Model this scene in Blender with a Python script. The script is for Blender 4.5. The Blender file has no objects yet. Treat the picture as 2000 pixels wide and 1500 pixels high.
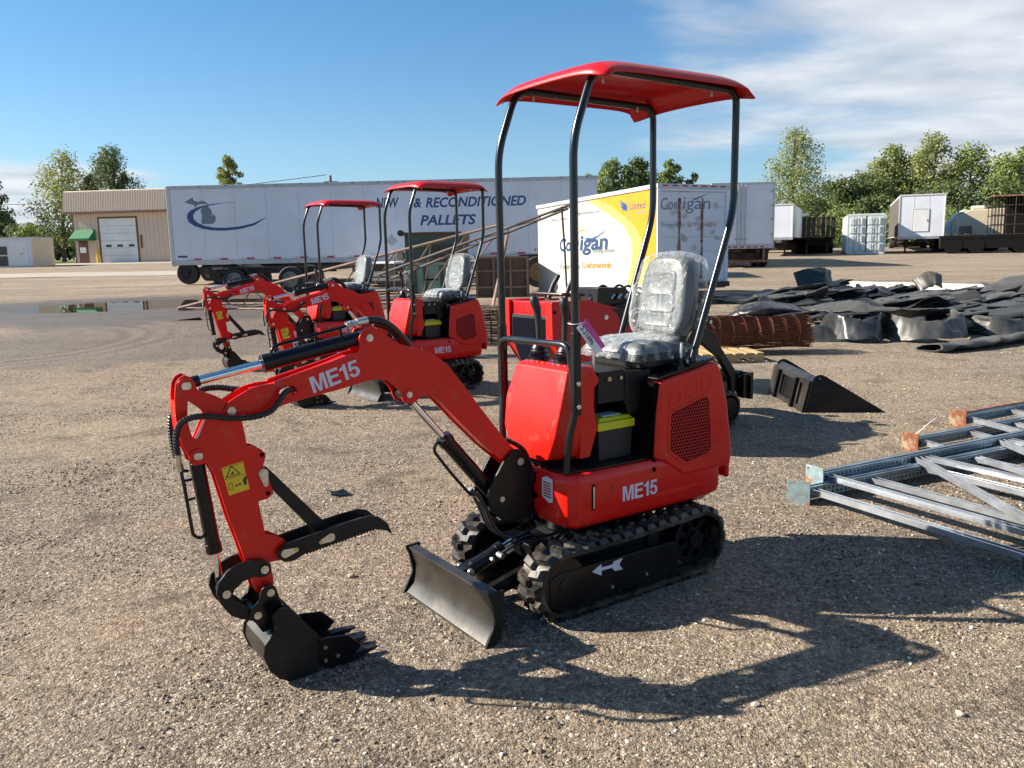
import bpy, bmesh, math, random
import numpy as np
from math import sin, cos, pi, radians as RD
from mathutils import Vector, Matrix, noise
from mathutils.geometry import delaunay_2d_cdt
SC = bpy.context.scene
COL = SC.collection
random.seed(7); np.random.seed(7)

# ------------------------------------------------------------- camera
PITCH, ROLL, CAMH = 0.1586037, -0.0201330, 1.59725
cr, sr_ = cos(ROLL), sin(ROLL)
base = Matrix(((1, 0, 0), (0, sin(PITCH), cos(PITCH)), (0, cos(PITCH), -sin(PITCH))))
Rc = Matrix(((cr, sr_, 0), (-sr_, cr, 0), (0, 0, 1))) @ base      # rows: right, up, forward
cam = bpy.data.cameras.new('camera')
cam.sensor_width = 36; cam.lens = 29.4445; cam.clip_start = .05; cam.clip_end = 2500
camo = bpy.data.objects.new('camera', cam); COL.objects.link(camo)
mw = Matrix((Rc[0], Rc[1], -Rc[2])).transposed().to_4x4()
mw.translation = (0, 0, CAMH)
camo.matrix_world = mw
SC.camera = camo

# ------------------------------------------------------------- light
SUN_EL = RD(31.5)
sun_dir = Vector((-cos(SUN_EL) * .9937, cos(SUN_EL) * .1123, sin(SUN_EL)))
sl = bpy.data.lights.new('sun', 'SUN'); sl.energy = 5.0; sl.angle = RD(.5); sl.color = (1, .90, .77)
so = bpy.data.objects.new('sun', sl); COL.objects.link(so)
so.rotation_euler = sun_dir.to_track_quat('Z', 'Y').to_euler()
W = bpy.data.worlds.new('World'); SC.world = W; W.use_nodes = True
nt = W.node_tree; nt.nodes.clear()
def nn(t, ty, **k):
    n = t.nodes.new(ty)
    for a, b in k.items(): setattr(n, a, b)
    return n
def lk(t, a, b): t.links.new(a, b)
def mth(t, op, a, b=None, c=None, clamp=False):
    n = nn(t, 'ShaderNodeMath', operation=op, use_clamp=clamp)
    for i, v in enumerate((a, b, c)):
        if v is None: continue
        if isinstance(v, (int, float)): n.inputs[i].default_value = v
        else: lk(t, v, n.inputs[i])
    return n.outputs[0]
def ramp(t, fac, stops, interp='LINEAR'):
    n = nn(t, 'ShaderNodeValToRGB'); n.color_ramp.interpolation = interp
    e = n.color_ramp.elements
    while len(e) < len(stops): e.new(.5)
    for i, (p, c) in enumerate(stops):
        e[i].position = p; e[i].color = (*c, 1) if len(c) == 3 else c
    lk(t, fac, n.inputs[0]); return n.outputs[0]
def mixc(t, fac, a, b, mode='MIX'):
    n = nn(t, 'ShaderNodeMix', data_type='RGBA', blend_type=mode)
    for sck, v in ((n.inputs[0], fac), (n.inputs[6], a), (n.inputs[7], b)):
        if isinstance(v, (int, float)): sck.default_value = v
        elif isinstance(v, tuple): sck.default_value = (*v, 1)
        else: lk(t, v, sck)
    return n.outputs[2]
sky = nn(nt, 'ShaderNodeTexSky', sky_type='NISHITA', sun_disc=False, sun_elevation=SUN_EL, sun_rotation=RD(276.5),
         altitude=250, air_density=1.0, dust_density=.35, ozone_density=2.2)
tc = nn(nt, 'ShaderNodeTexCoord'); sep = nn(nt, 'ShaderNodeSeparateXYZ'); lk(nt, tc.outputs['Generated'], sep.inputs[0])
X, Y, Z = sep.outputs
az = mth(nt, 'ARCTAN2', X, Y)                                 # 0 = ahead, + = right
# project the sky on a cloud layer so that clouds flatten towards the horizon
zz = mth(nt, 'MAXIMUM', Z, .03)
px_ = mth(nt, 'DIVIDE', X, mth(nt, 'ADD', zz, .10)); py_ = mth(nt, 'DIVIDE', Y, mth(nt, 'ADD', zz, .10))
cmb = nn(nt, 'ShaderNodeCombineXYZ'); lk(nt, mth(nt, 'MULTIPLY', px_, .75), cmb.inputs[0]); lk(nt, py_, cmb.inputs[1])
nz = nn(nt, 'ShaderNodeTexNoise'); nz.inputs['Scale'].default_value = 1.25; nz.inputs['Detail'].default_value = 9; nz.inputs['Roughness'].default_value = .56
nz.inputs['Distortion'].default_value = .25
lk(nt, cmb.outputs[0], nz.inputs['Vector'])
el = mth(nt, 'ARCSINE', Z)
# a bank of cloud to the right and behind, clear to the left, a low bank at the far left
bias = ramp(nt, mth(nt, 'DIVIDE', mth(nt, 'ADD', az, pi), 2 * pi), [(0, (.40,)*3), (.25, (.34,)*3), (.40, (.30,)*3), (.508, (.30,)*3), (.532, (.66,)*3), (.565, (.80,)*3), (.72, (.70,)*3), (.82, (.46,)*3), (1, (.40,)*3)])
lowb = mth(nt, 'MULTIPLY', ramp(nt, mth(nt, 'DIVIDE', mth(nt, 'ADD', az, pi), 2 * pi), [(.0, (.6,)*3), (.30, (.75,)*3), (.425, (1,)*3), (.437, (.6,)*3), (.45, (0,)*3), (.545, (0,)*3), (.575, (.65,)*3), (1, (.6,)*3)]),
            ramp(nt, el, [(.0, (1,)*3), (.085, (1,)*3), (.13, (0,)*3)]))
cl = mth(nt, 'ADD', mth(nt, 'ADD', nz.outputs[0], mth(nt, 'MULTIPLY', bias, ramp(nt, el, [(.0, (.85,)*3), (.08, (.66,)*3), (.14, (1,)*3)]))), mth(nt, 'MULTIPLY', lowb, .62))
mask = ramp(nt, cl, [(.98, (0,)*3), (1.10, (.35,)*3), (1.24, (.88,)*3)] if False else [(0, (0,)*3), (1, (1,)*3)])
mr = nn(nt, 'ShaderNodeMapRange', interpolation_type='SMOOTHSTEP'); lk(nt, cl, mr.inputs[0])
mr.inputs[1].default_value = .98; mr.inputs[2].default_value = 1.34; mr.inputs[3].default_value = 0; mr.inputs[4].default_value = .86
nz2 = nn(nt, 'ShaderNodeTexNoise'); nz2.inputs['Scale'].default_value = 2.6; nz2.inputs['Detail'].default_value = 5; lk(nt, cmb.outputs[0], nz2.inputs['Vector'])
ccol = mixc(nt, ramp(nt, nz2.outputs[0], [(.35, (0,)*3), (.65, (1,)*3)]), (5.3, 5.7, 6.4), (8.2, 8.4, 8.6))
skyt = mixc(nt, 1.0, sky.outputs[0], ramp(nt, el, [(0, (.86, 1.03, 1.33)), (.12, (.88, 1.12, 1.27)), (.35, (.62, 1.13, 1.38)), (.8, (.62, 1.1, 1.3))]), 'MULTIPLY')
fin = mixc(nt, mr.outputs[0], skyt, ccol)
bg = nn(nt, 'ShaderNodeBackground'); bg.inputs[1].default_value = .046
ow = nn(nt, 'ShaderNodeOutputWorld'); lk(nt, fin, bg.inputs[0]); lk(nt, bg.outputs[0], ow.inputs[0])
SC.view_settings.view_transform = 'Standard'; SC.view_settings.look = 'None'
SC.view_settings.exposure = 1.3; SC.view_settings.gamma = 1; SC.view_settings.use_curve_mapping = False
SC.cycles.max_bounces = 6; SC.cycles.transparent_max_bounces = 12; SC.cycles.caustics_reflective = False; SC.cycles.caustics_refractive = False

# ------------------------------------------------------------- materials
def mat(name, col, rough=.5, metal=0., var=.12, vscale=6., bump=0., bscale=60., coat=0., col2=None, c2amt=.5, c2scale=3., c2edge=.05, rvar=.15, spec=.5):
    m = bpy.data.materials.new(name); m.use_nodes = True; t = m.node_tree
    b = t.nodes['Principled BSDF']; tcn = nn(t, 'ShaderNodeTexCoord'); co = tcn.outputs['Object']
    n1 = nn(t, 'ShaderNodeTexNoise'); n1.inputs['Scale'].default_value = vscale; n1.inputs['Detail'].default_value = 5; lk(t, co, n1.inputs['Vector'])
    lo = tuple(c * (1 - var) for c in col); hi = tuple(min(1, c * (1 + var)) for c in col)
    c = ramp(t, n1.outputs[0], [(.3, lo), (.7, hi)])
    if col2:
        n2 = nn(t, 'ShaderNodeTexNoise'); n2.inputs['Scale'].default_value = c2scale; n2.inputs['Detail'].default_value = 8; n2.inputs['Roughness'].default_value = .65; lk(t, co, n2.inputs['Vector'])
        p = 1 - c2amt
        f = ramp(t, n2.outputs[0], [(max(0, .25 + p * .5 - c2edge), (0,)*3), (min(1, .25 + p * .5 + c2edge), (1,)*3)])
        c = mixc(t, f, c, col2)
    lk(t, c, b.inputs['Base Color'])
    rr = nn(t, 'ShaderNodeMapRange'); lk(t, n1.outputs[0], rr.inputs[0]); rr.inputs[1].default_value = .3; rr.inputs[2].default_value = .7
    rr.inputs[3].default_value = max(.02, rough - rvar * rough); rr.inputs[4].default_value = min(1, rough + rvar * rough); lk(t, rr.outputs[0], b.inputs['Roughness'])
    b.inputs['Metallic'].default_value = metal; b.inputs['Coat Weight'].default_value = coat; b.inputs['Coat Roughness'].default_value = .06
    b.inputs['Specular IOR Level'].default_value = spec
    if bump:
        n3 = nn(t, 'ShaderNodeTexNoise'); n3.inputs['Scale'].default_value = bscale; n3.inputs['Detail'].default_value = 4; lk(t, co, n3.inputs['Vector'])
        bn = nn(t, 'ShaderNodeBump'); bn.inputs['Strength'].default_value = bump; bn.inputs['Distance'].default_value = .01; lk(t, n3.outputs[0], bn.inputs['Height']); lk(t, bn.outputs[0], b.inputs['Normal'])
    return m
M = {}
M['red'] = mat('red_paint', (.68, .012, .007), .30, var=.05, col2=(.50, .10, .07), c2amt=.13, c2scale=7, c2edge=.10, coat=.15, bump=.03, bscale=14, spec=.30)
M['red2'] = mat('dark_red_paint', (.50, .005, .010), .38, var=.07, coat=.12, bump=.03, bscale=12, spec=.35)
M['black'] = mat('black_paint', (.005, .005, .006), .30, var=.3, coat=.08, spec=.32, bump=.03, bscale=25)
M['blackm'] = mat('black_steel', (.009, .0085, .008), .42, var=.35, vscale=9, bump=.05, bscale=30, spec=.28, col2=(.030, .026, .021), c2amt=.25, c2scale=6, c2edge=.18)
M['worn'] = mat('worn_black_steel', (.022, .021, .019), .34, metal=.3, var=.45, vscale=5, bump=.06, bscale=18, col2=(.07, .062, .052), c2amt=.35, c2scale=4, c2edge=.2)
M['tube'] = mat('black_tube_paint', (.008, .011, .014), .26, var=.2, coat=.15, spec=.4)
M['rubber'] = mat('track_rubber', (.010, .010, .010), .40, var=.3, vscale=20, bump=.12, bscale=70, spec=.4, col2=(.12, .098, .07), c2amt=.34, c2scale=10, c2edge=.15)
M['hose'] = mat('hose_rubber', (.006, .006, .006), .38, var=.2)
M['chrome'] = mat('chrome_rod', (.75, .76, .78), .09, metal=1, var=.02)
M['zinc'] = mat('zinc_plate', (.62, .60, .52), .32, metal=.9, var=.15, vscale=30)
M['brass'] = mat('brass_bolt', (.55, .42, .2), .35, metal=.9, var=.15)
M['white'] = mat('white_vinyl', (.62, .62, .72), .45, var=.03)
M['yellow'] = mat('yellow_plastic', (.62, .60, .01), .38, var=.06)
M['stick'] = mat('yellow_decal', (.78, .52, .02), .4, var=.04)
M['ink'] = mat('black_ink', (.02, .02, .02), .5, var=.05)
M['greyplastic'] = mat('dark_grey_plastic', (.016, .017, .019), .5, var=.1, bump=.05)
M['ribbrown'] = mat('brown_painted_rib', (.15, .10, .07), .7, var=.3, vscale=4)
M['blued'] = mat('slate_blue_lettering', (.010, .045, .12), .5, var=.05)
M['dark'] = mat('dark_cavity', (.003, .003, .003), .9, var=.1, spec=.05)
M['shadeblack'] = mat('shaded_black_steel', (.008, .0075, .007), .8, var=.3, spec=.15)  # black steel with the shadow on flatbeds and cage put into its colour
M['navy'] = mat('glossy_navy_panel', (.002, .003, .008), .55, var=.1, spec=.05)
M['patch'] = mat('bare_grey_patch', (.50, .50, .48), .6, var=.1)
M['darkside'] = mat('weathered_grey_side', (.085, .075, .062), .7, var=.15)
M['paper'] = mat('paper_label', (.75, .74, .76), .5, var=.04)
M['redink'] = mat('red_print', (.5, .03, .03), .5, var=.04)
M['purple'] = mat('magenta_print', (.55, .07, .30), .45, var=.05)
M['galv'] = mat('galvanised_steel', (.50, .53, .57), .33, metal=.75, var=.22, vscale=7, bump=.04, bscale=40)
M['galvd'] = mat('dull_blue_galvanised_steel', (.20, .27, .32), .36, metal=.7, var=.25, vscale=5)
M['rust'] = mat('rust', (.20, .062, .022), .85, var=.5, vscale=14, bump=.3, bscale=50, col2=(.30, .23, .15), c2amt=.44, c2scale=11, c2edge=.08)
M['plateblue'] = mat('weathered_blue_plate', (.26, .36, .38), .5, metal=.4, var=.2, vscale=20, col2=(.35, .14, .05), c2amt=.38, c2scale=13, c2edge=.07)
M['meshrust'] = mat('rusty_wire', (.15, .045, .018), .8, var=.5, vscale=9)
M['meshdark'] = mat('brown_wire', (.10, .045, .025), .8, var=.5, vscale=9)
M['wood'] = mat('pale_pallet_wood', (.40, .27, .13), .8, var=.2, vscale=12, bump=.2)
M['liner'] = mat('black_rubber_liner', (.024, .026, .029), .33, var=.35, vscale=3, bump=.10, bscale=12, spec=.45, col2=(.045, .044, .040), c2amt=.28, c2scale=1.6, c2edge=.22)
M['liner2'] = mat('dusty_grey_liner', (.05, .053, .052), .46, var=.3, vscale=4, bump=.12, bscale=14, col2=(.11, .10, .08), c2amt=.34, c2scale=1.8, c2edge=.25)
M['twhite'] = mat('white_trailer_skin', (.74, .76, .82), .42, var=.03, vscale=1.2, col2=(.60, .60, .62), c2amt=.14, c2scale=.9, c2edge=.3)
M['bwhite'] = mat('bright_white_skin', (.60, .59, .54), .45, var=.03, vscale=1.5)
M['tsilver'] = mat('trailer_rail_metal', (.45, .46, .47), .45, metal=.5, var=.15)
M['tyre'] = mat('tyre_rubber', (.018, .018, .018), .7, var=.2, bump=.1)
M['chassis'] = mat('chassis_black', (.02, .018, .017), .7, var=.4, col2=(.09, .05, .03), c2amt=.3, c2scale=3, c2edge=.15)
M['hub'] = mat('grey_wheel_hub', (.22, .22, .21), .5, metal=.4, var=.2)
M['hubrust'] = mat('rusty_wheel_hub', (.20, .12, .05), .7, var=.4, vscale=20)
M['blue'] = mat('blue_lettering', (.03, .075, .20), .5, var=.05)
M['grey'] = mat('grey_print', (.17, .20, .26), .5, var=.05)
M['lgrey'] = mat('pale_grey_print', (.20, .22, .22), .5, var=.05)
M['orange'] = mat('orange_print', (.50, .19, .01), .5, var=.05)
M['yel'] = mat('yellow_print', (.60, .27, .0), .45, var=.03)
M['yel2'] = mat('pale_yellow_print', (.66, .42, .10), .45, var=.03)
M['tred'] = mat('red_reflector', (.5, .03, .04), .4, var=.1)
M['beige'] = mat('beige_metal_siding', (.62, .49, .37), .55, var=.05)
M['beiger'] = mat('beige_metal_roof', (.68, .55, .42), .5, var=.05)
M['brown'] = mat('brown_trim', (.14, .055, .03), .6, var=.1)
M['green'] = mat('green_awning', (.015, .16, .06), .6, var=.08)
M['doorw'] = mat('white_roll_door', (.78, .78, .75), .5, var=.05, col2=(.6, .6, .56), c2amt=.2, c2scale=.7, c2edge=.2)
M['glass'] = mat('dark_glass', (.03, .035, .04), .08, var=.05)
M['dgreen'] = mat('old_green_paint', (.04, .085, .066), .6, var=.2, vscale=3, col2=(.12, .05, .03), c2amt=.33, c2scale=2.5, c2edge=.1)
M['lgreen'] = mat('pale_green_paint', (.22, .34, .28), .6, var=.2, col2=(.30, .19, .08), c2amt=.25, c2scale=3, c2edge=.1)
M['trussp'] = mat('pinkish_rusty_paint', (.34, .235, .18), .7, var=.25, vscale=3, col2=(.15, .10, .07), c2amt=.45, c2scale=2, c2edge=.15)
M['trussd'] = mat('dark_weathered_steel', (.10, .085, .075), .7, var=.4, vscale=3)
M['rustpanel'] = mat('brown_rusty_sheet', (.065, .044, .033), .75, var=.35, vscale=2, bump=.2, bscale=10)
M['contw'] = mat('pale_green_container', (.66, .71, .68), .5, var=.08, vscale=2, col2=(.33, .27, .22), c2amt=.13, c2scale=3, c2edge=.1)
M['cream'] = mat('cream_siding', (.72, .60, .42), .5, var=.05)
M['bark'] = mat('bark', (.12, .09, .065), .9, var=.3, bump=.4, bscale=12)
M['stoneL'] = mat('pale_stone', (.42, .36, .29), .85, var=.2, vscale=30, bump=.2)
M['lightgrass'] = mat('grass_verge', (.10, .17, .035), .9, var=.35, vscale=.6)
M['roadm'] = mat('pale_gravel_road', (.33, .29, .235), .9, var=.1, vscale=.5, bump=.2, bscale=20)

def leafmat(name, c1, c2, trans=.35):
    m = bpy.data.materials.new(name); m.use_nodes = True; t = m.node_tree; b = t.nodes['Principled BSDF']
    g = nn(t, 'ShaderNodeNewGeometry')
    c = ramp(t, g.outputs['Random Per Island'], [(0, c1), (1, c2)])
    lk(t, c, b.inputs['Base Color']); b.inputs['Roughness'].default_value = .6; b.inputs['Specular IOR Level'].default_value = .2
    tr = nn(t, 'ShaderNodeBsdfTranslucent'); lk(t, c, tr.inputs[0]); mx = nn(t, 'ShaderNodeMixShader'); mx.inputs[0].default_value = trans
    lk(t, b.outputs[0], mx.inputs[1]); lk(t, tr.outputs[0], mx.inputs[2]); lk(t, mx.outputs[0], t.nodes['Material Output'].inputs[0])
    return m
M['leafY'] = leafmat('poplar_leaves', (.17, .21, .06), (.36, .37, .14))  # leaf colours brightened to stand in for distance haze
M['leafD'] = leafmat('dark_leaves', (.085, .125, .045), (.19, .23, .085))
M['leafG'] = leafmat('green_leaves', (.13, .18, .05), (.28, .33, .11))
M['leafP'] = leafmat('pale_leaves', (.20, .24, .09), (.36, .38, .17))

# clear wrinkled plastic film
def film():
    m = bpy.data.materials.new('clear_plastic_film'); m.use_nodes = True; t = m.node_tree; b = t.nodes['Principled BSDF']
    tcn = nn(t, 'ShaderNodeTexCoord'); n = nn(t, 'ShaderNodeTexNoise'); n.inputs['Scale'].default_value = 11; n.inputs['Detail'].default_value = 4; n.inputs['Distortion'].default_value = 2.2
    lk(t, tcn.outputs['Object'], n.inputs['Vector'])
    bn = nn(t, 'ShaderNodeBump'); bn.inputs['Strength'].default_value = .95; bn.inputs['Distance'].default_value = .02; lk(t, n.outputs[0], bn.inputs['Height'])
    b.inputs['Base Color'].default_value = (.62, .66, .68, 1); b.inputs['Roughness'].default_value = .10; b.inputs['Specular IOR Level'].default_value = .9
    lk(t, bn.outputs[0], b.inputs['Normal'])
    tr = nn(t, 'ShaderNodeBsdfTransparent'); mx = nn(t, 'ShaderNodeMixShader')
    lw = nn(t, 'ShaderNodeLayerWeight'); lw.inputs[0].default_value = .42; lk(t, bn.outputs[0], lw.inputs['Normal'])
    lk(t, mth(t, 'ADD', mth(t, 'MULTIPLY', mth(t, 'POWER', lw.outputs['Facing'], 1.7), .62), .04, clamp=True), mx.inputs[0])
    lk(t, tr.outputs[0], mx.inputs[1]); lk(t, b.outputs[0], mx.inputs[2]); lk(t, mx.outputs[0], t.nodes['Material Output'].inputs[0])
    return m
M['film'] = film()
def seatmat():
    m = mat('grey_seat_vinyl', (.10, .115, .12), .30, var=.12, vscale=5, bump=.25, bscale=16)
    return m
M['seat'] = seatmat()

# ------------------------------------------------------------- mesh helpers
def inside(q, P):
    c_ = False
    for i in range(len(P)):
        a, b_ = P[i - 1], P[i]
        if (a[1] > q[1]) != (b_[1] > q[1]) and q[0] < (b_[0] - a[0]) * (q[1] - a[1]) / (b_[1] - a[1]) + a[0]: c_ = not c_
    return c_
def tess(loops):
    pts = [Vector((p[0], p[1])) for l in loops for p in l]; ed = []; o = 0
    for l in loops: ed += [(o + i, o + (i + 1) % len(l)) for i in range(len(l))]; o += len(l)
    vs, _, fs, ov, _, _ = delaunay_2d_cdt(pts, ed, [], 0, 1e-7)
    out = []
    for f in fs:
        c = sum((vs[i] for i in f), Vector((0, 0))) / len(f)
        if inside(c, loops[0]) and not any(inside(c, h) for h in loops[1:]) and all(ov[i] for i in f): 
            t = tuple(ov[i][0] for i in f)
            if (pts[t[1]] - pts[t[0]]).cross(pts[t[2]] - pts[t[0]]) < 0: t = t[::-1]
            out.append(t)
    return out
class G:
    def __init__(s): s.v = []; s.f = []
    def add(s, vs, fs, T=None):
        o = len(s.v)
        s.v += [tuple(T @ Vector(v)) for v in vs] if T else [tuple(v) for v in vs]
        s.f += [tuple(i + o for i in f) for f in fs]; return s
    def box(s, c, d, T=None, rz=0, ry=0, rx=0):
        x, y, z = d[0] / 2, d[1] / 2, d[2] / 2
        R = Matrix.Translation(c) @ Matrix.Rotation(rz, 4, 'Z') @ Matrix.Rotation(ry, 4, 'Y') @ Matrix.Rotation(rx, 4, 'X')
        if T: R = T @ R
        return s.add([(a, b, e) for a in (-x, x) for b in (-y, y) for e in (-z, z)],
                     [(0, 1, 3, 2), (4, 6, 7, 5), (0, 4, 5, 1), (2, 3, 7, 6), (0, 2, 6, 4), (1, 5, 7, 3)], R)
    def bb(s, a, b, T=None):
        return s.box([(a[i] + b[i]) / 2 for i in range(3)], [abs(b[i] - a[i]) for i in range(3)], T)
    def prism(s, poly, y0, y1, holes=(), plane='XZ', T=None):
        loops = [list(poly)] + [list(h) for h in holes]
        def P(p, w):
            return {'XZ': (p[0], w, p[1]), 'XY': (p[0], p[1], w), 'YZ': (w, p[0], p[1])}[plane]
        n = sum(len(l) for l in loops); vs = []
        for w in (y0, y1):
            for l in loops: vs += [P(p, w) for p in l]
        fs = []
        if holes:
            tr = tess(loops)
            fs += [tuple(t) for t in tr] + [tuple(i + n for i in reversed(t)) for t in tr]
        else:
            fs += [tuple(range(n)), tuple(range(2 * n - 1, n - 1, -1))]
        o = 0
        for l in loops:
            k = len(l)
            fs += [(o + i, o + (i + 1) % k, o + (i + 1) % k + n, o + i + n) for i in range(k)]; o += k
        return s.add(vs, fs, T)
    def cyl(s, p0, p1, r, n=16, r1=None, cap=True, T=None):
        return s.tube([p0, p1], r, n, cap, T, [r, r if r1 is None else r1])
    def tube(s, pts, r, n=8, cap=True, T=None, rs=None, closed=False):
        pts = [Vector(p) for p in pts]; k = len(pts); vs = []; up = None
        for i, p in enumerate(pts):
            if closed: t = pts[(i + 1) % k] - pts[i - 1]
            else: t = (pts[min(i + 1, k - 1)] - pts[max(i - 1, 0)])
            t.normalize()
            if up is None:
                a = Vector((0, 0, 1)) if abs(t.z) < .9 else Vector((1, 0, 0)); up = a.cross(t).normalized()
            up = (up - t * up.dot(t)).normalized(); q = t.cross(up); rr = rs[i] if rs else r
            vs += [p + (up * cos(2 * pi * j / n) + q * sin(2 * pi * j / n)) * rr for j in range(n)]
        fs = [(i * n + j, i * n + (j + 1) % n, ((i + 1) % k) * n + (j + 1) % n, ((i + 1) % k) * n + j) for i in range(k if closed else k - 1) for j in range(n)]
        if cap and not closed: fs += [tuple(range(n))[::-1], tuple(range((k - 1) * n, k * n))]
        return s.add(vs, fs, T)
    def loft(s, rings, cap=True, T=None):
        n = len(rings[0]); vs = [p for r in rings for p in r]
        fs = [(i * n + j, i * n + (j + 1) % n, (i + 1) * n + (j + 1) % n, (i + 1) * n + j) for i in range(len(rings) - 1) for j in range(n)]
        if cap: fs += [tuple(range(n))[::-1], tuple(range((len(rings) - 1) * n, len(rings) * n))]
        return s.add(vs, fs, T)
    def ring(s, c, axis, ro, ri, w, n=24, T=None):
        a = Vector(axis).normalized(); u = a.orthogonal().normalized(); q = a.cross(u); c = Vector(c); vs = []
        for (r, h) in ((ro, -w / 2), (ro, w / 2), (ri, w / 2), (ri, -w / 2)):
            vs += [c + a * h + (u * cos(2 * pi * j / n) + q * sin(2 * pi * j / n)) * r for j in range(n)]
        fs = [(k * n + j, k * n + (j + 1) % n, ((k + 1) % 4) * n + (j + 1) % n, ((k + 1) % 4) * n + j) for k in range(4) for j in range(n)]
        return s.add(vs, fs, T)
    def grid(s, fn, nu, nv, T=None, cu=False):
        vs = [fn(i / nu, j / nv) for i in range(nu + 1) for j in range(nv + 1)]
        fs = [(i * (nv + 1) + j, (i + 1) * (nv + 1) + j, (i + 1) * (nv + 1) + j + 1, i * (nv + 1) + j + 1) for i in range(nu) for j in range(nv)]
        return s.add(vs, fs, T)
    def mesh(s, name, fix=True, smooth=35, m=None):
        me = bpy.data.meshes.new(name); me.from_pydata(s.v, [], s.f)
        if fix:
            b = bmesh.new(); b.from_mesh(me); bmesh.ops.recalc_face_normals(b, faces=b.faces); b.to_mesh(me); b.free()
        if smooth: me.shade_smooth(); me.set_sharp_from_angle(angle=RD(smooth))
        if m: me.materials.append(M[m] if isinstance(m, str) else m)
        return me
    def obj(s, name, m, parent=None, bevel=0, seg=2, **k):
        smooth = k.pop('smooth', 35); fix = k.pop('fix', True)
        o = bpy.data.objects.new(name, s.mesh(name, fix, smooth, m)); COL.objects.link(o)
        if parent: o.parent = parent
        if bevel:
            bv = o.modifiers.new('bevel', 'BEVEL'); bv.width = bevel; bv.segments = seg; bv.limit_method = 'ANGLE'; bv.angle_limit = RD(32); bv.harden_normals = True
        for a, b in k.items():
            o[{'cat': 'category'}.get(a, a)] = b
        return o
def root(name, label, cat, loc=(0, 0, 0), rz=0, group=None):
    o = bpy.data.objects.new(name, None); COL.objects.link(o); o.location = loc; o.rotation_euler = (0, 0, rz)
    o.empty_display_size = .1; o['label'] = label; o['category'] = cat
    if group: o['group'] = group
    return o
def inst(src, name, parent, T):
    o = bpy.data.objects.new(name, src.data); COL.objects.link(o); o.parent = parent; o.matrix_local = T
    for md in src.modifiers:
        q = o.modifiers.new(md.name, md.type)
        if md.type == 'BEVEL': q.width = md.width; q.segments = md.segments; q.limit_method = 'ANGLE'; q.angle_limit = md.angle_limit
    return o
def copy_tree(o, parent=None):
    c = o.copy(); COL.objects.link(c); c.parent = parent
    for ch in o.children: copy_tree(ch, c)
    return c
def smoothpath(p, n=6):
    p = [Vector(q) for q in p]; out = []
    for i in range(len(p) - 1):
        a, b, c, d = p[max(i - 1, 0)], p[i], p[i + 1], p[min(i + 2, len(p) - 1)]
        for k in range(n):
            t = k / n
            out.append(.5 * ((2 * b) + (c - a) * t + (2 * a - 5 * b + 4 * c - d) * t * t + (3 * b - a - 3 * c + d) * t ** 3))
    return out + [p[-1]]
def fillet(p, r, n=5):
    p = [Vector(q) for q in p]; out = [p[0]]
    for i in range(1, len(p) - 1):
        a = (p[i - 1] - p[i]); b = (p[i + 1] - p[i]); d = min(r, a.length * .45, b.length * .45); a.normalize(); b.normalize()
        A, B = p[i] + a * d, p[i] + b * d
        for k in range(n + 1):
            t = k / n; out.append(A * (1 - t) ** 2 + p[i] * 2 * t * (1 - t) + B * t * t)
    return out + [p[-1]]
def rpoly(p, r, n=4):      # round the corners of a 2-D polygon
    out = []; k = len(p); P = [Vector(q) for q in p]
    for i in range(k):
        a = P[i - 1] - P[i]; b = P[(i + 1) % k] - P[i]; d = min(r, a.length * .45, b.length * .45); a.normalize(); b.normalize()
        A, B = P[i] + a * d, P[i] + b * d
        for j in range(n + 1):
            t = j / n; q = A * (1 - t) ** 2 + P[i] * 2 * t * (1 - t) + B * t * t; out.append((q.x, q.y))
    return out
def circ(c, r, n=20, a0=0): return [(c[0] + r * cos(a0 + 2 * pi * i / n), c[1] + r * sin(a0 + 2 * pi * i / n)) for i in range(n)]
def text_obj(txt, m, parent, o, xd, yd, w=None, hgt=None, shear=0, bold=0, name='lettering', ext=.0006, align='L', **k):
    """letters on a plane: origin o (bottom left of the letters), xd reading direction, yd up, scaled to w x hgt"""
    c = bpy.data.curves.new(name, 'FONT'); c.body = txt; c.offset = bold; c.extrude = 0; c.fill_mode = 'FRONT'; c.resolution_u = 4; c.shear = shear
    t = bpy.data.objects.new(name, c); me = bpy.data.meshes.new_from_object(t); bpy.data.objects.remove(t)
    co = np.zeros(len(me.vertices) * 3); me.vertices.foreach_get('co', co); co = co.reshape(-1, 3)
    mn, mx = co.min(0), co.max(0); co -= mn; d = mx - mn
    sy = (hgt / d[1]) if hgt else None; sx = (w / d[0]) if w else sy
    if sy is None: sy = sx
    xd = np.array(Vector(xd).normalized()); yd = np.array(Vector(yd).normalized())
    if align == 'C': co[:, 0] -= d[0] / 2
    nrm = np.cross(xd, yd)
    P = np.array(o) + np.outer(co[:, 0] * sx, xd) + np.outer(co[:, 1] * sy, yd) + nrm * ext
    me.vertices.foreach_set('co', P.ravel()); me.update()
    me.materials.clear(); me.materials.append(M[m])
    ob = bpy.data.objects.new(name, me); COL.objects.link(ob)
    if parent: ob.parent = parent
    for a, b in k.items(): ob[a] = b
    return ob
def quadart(poly, m, parent, o, xd, yd, name='printed_mark', ext=.0006, holes=()):
    """a flat printed shape given in the plane's own coordinates"""
    xd = Vector(xd).normalized(); yd = Vector(yd).normalized(); n = xd.cross(yd); o = Vector(o) + n * ext; g = G()
    loops = [poly] + list(holes); pts = [p for l in loops for p in l]
    tr = tess(loops)
    g.add([o + xd * p[0] + yd * p[1] for p in pts], [tuple(t) for t in tr])
    return g.obj(name, m, parent, smooth=0, fix=False)
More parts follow.
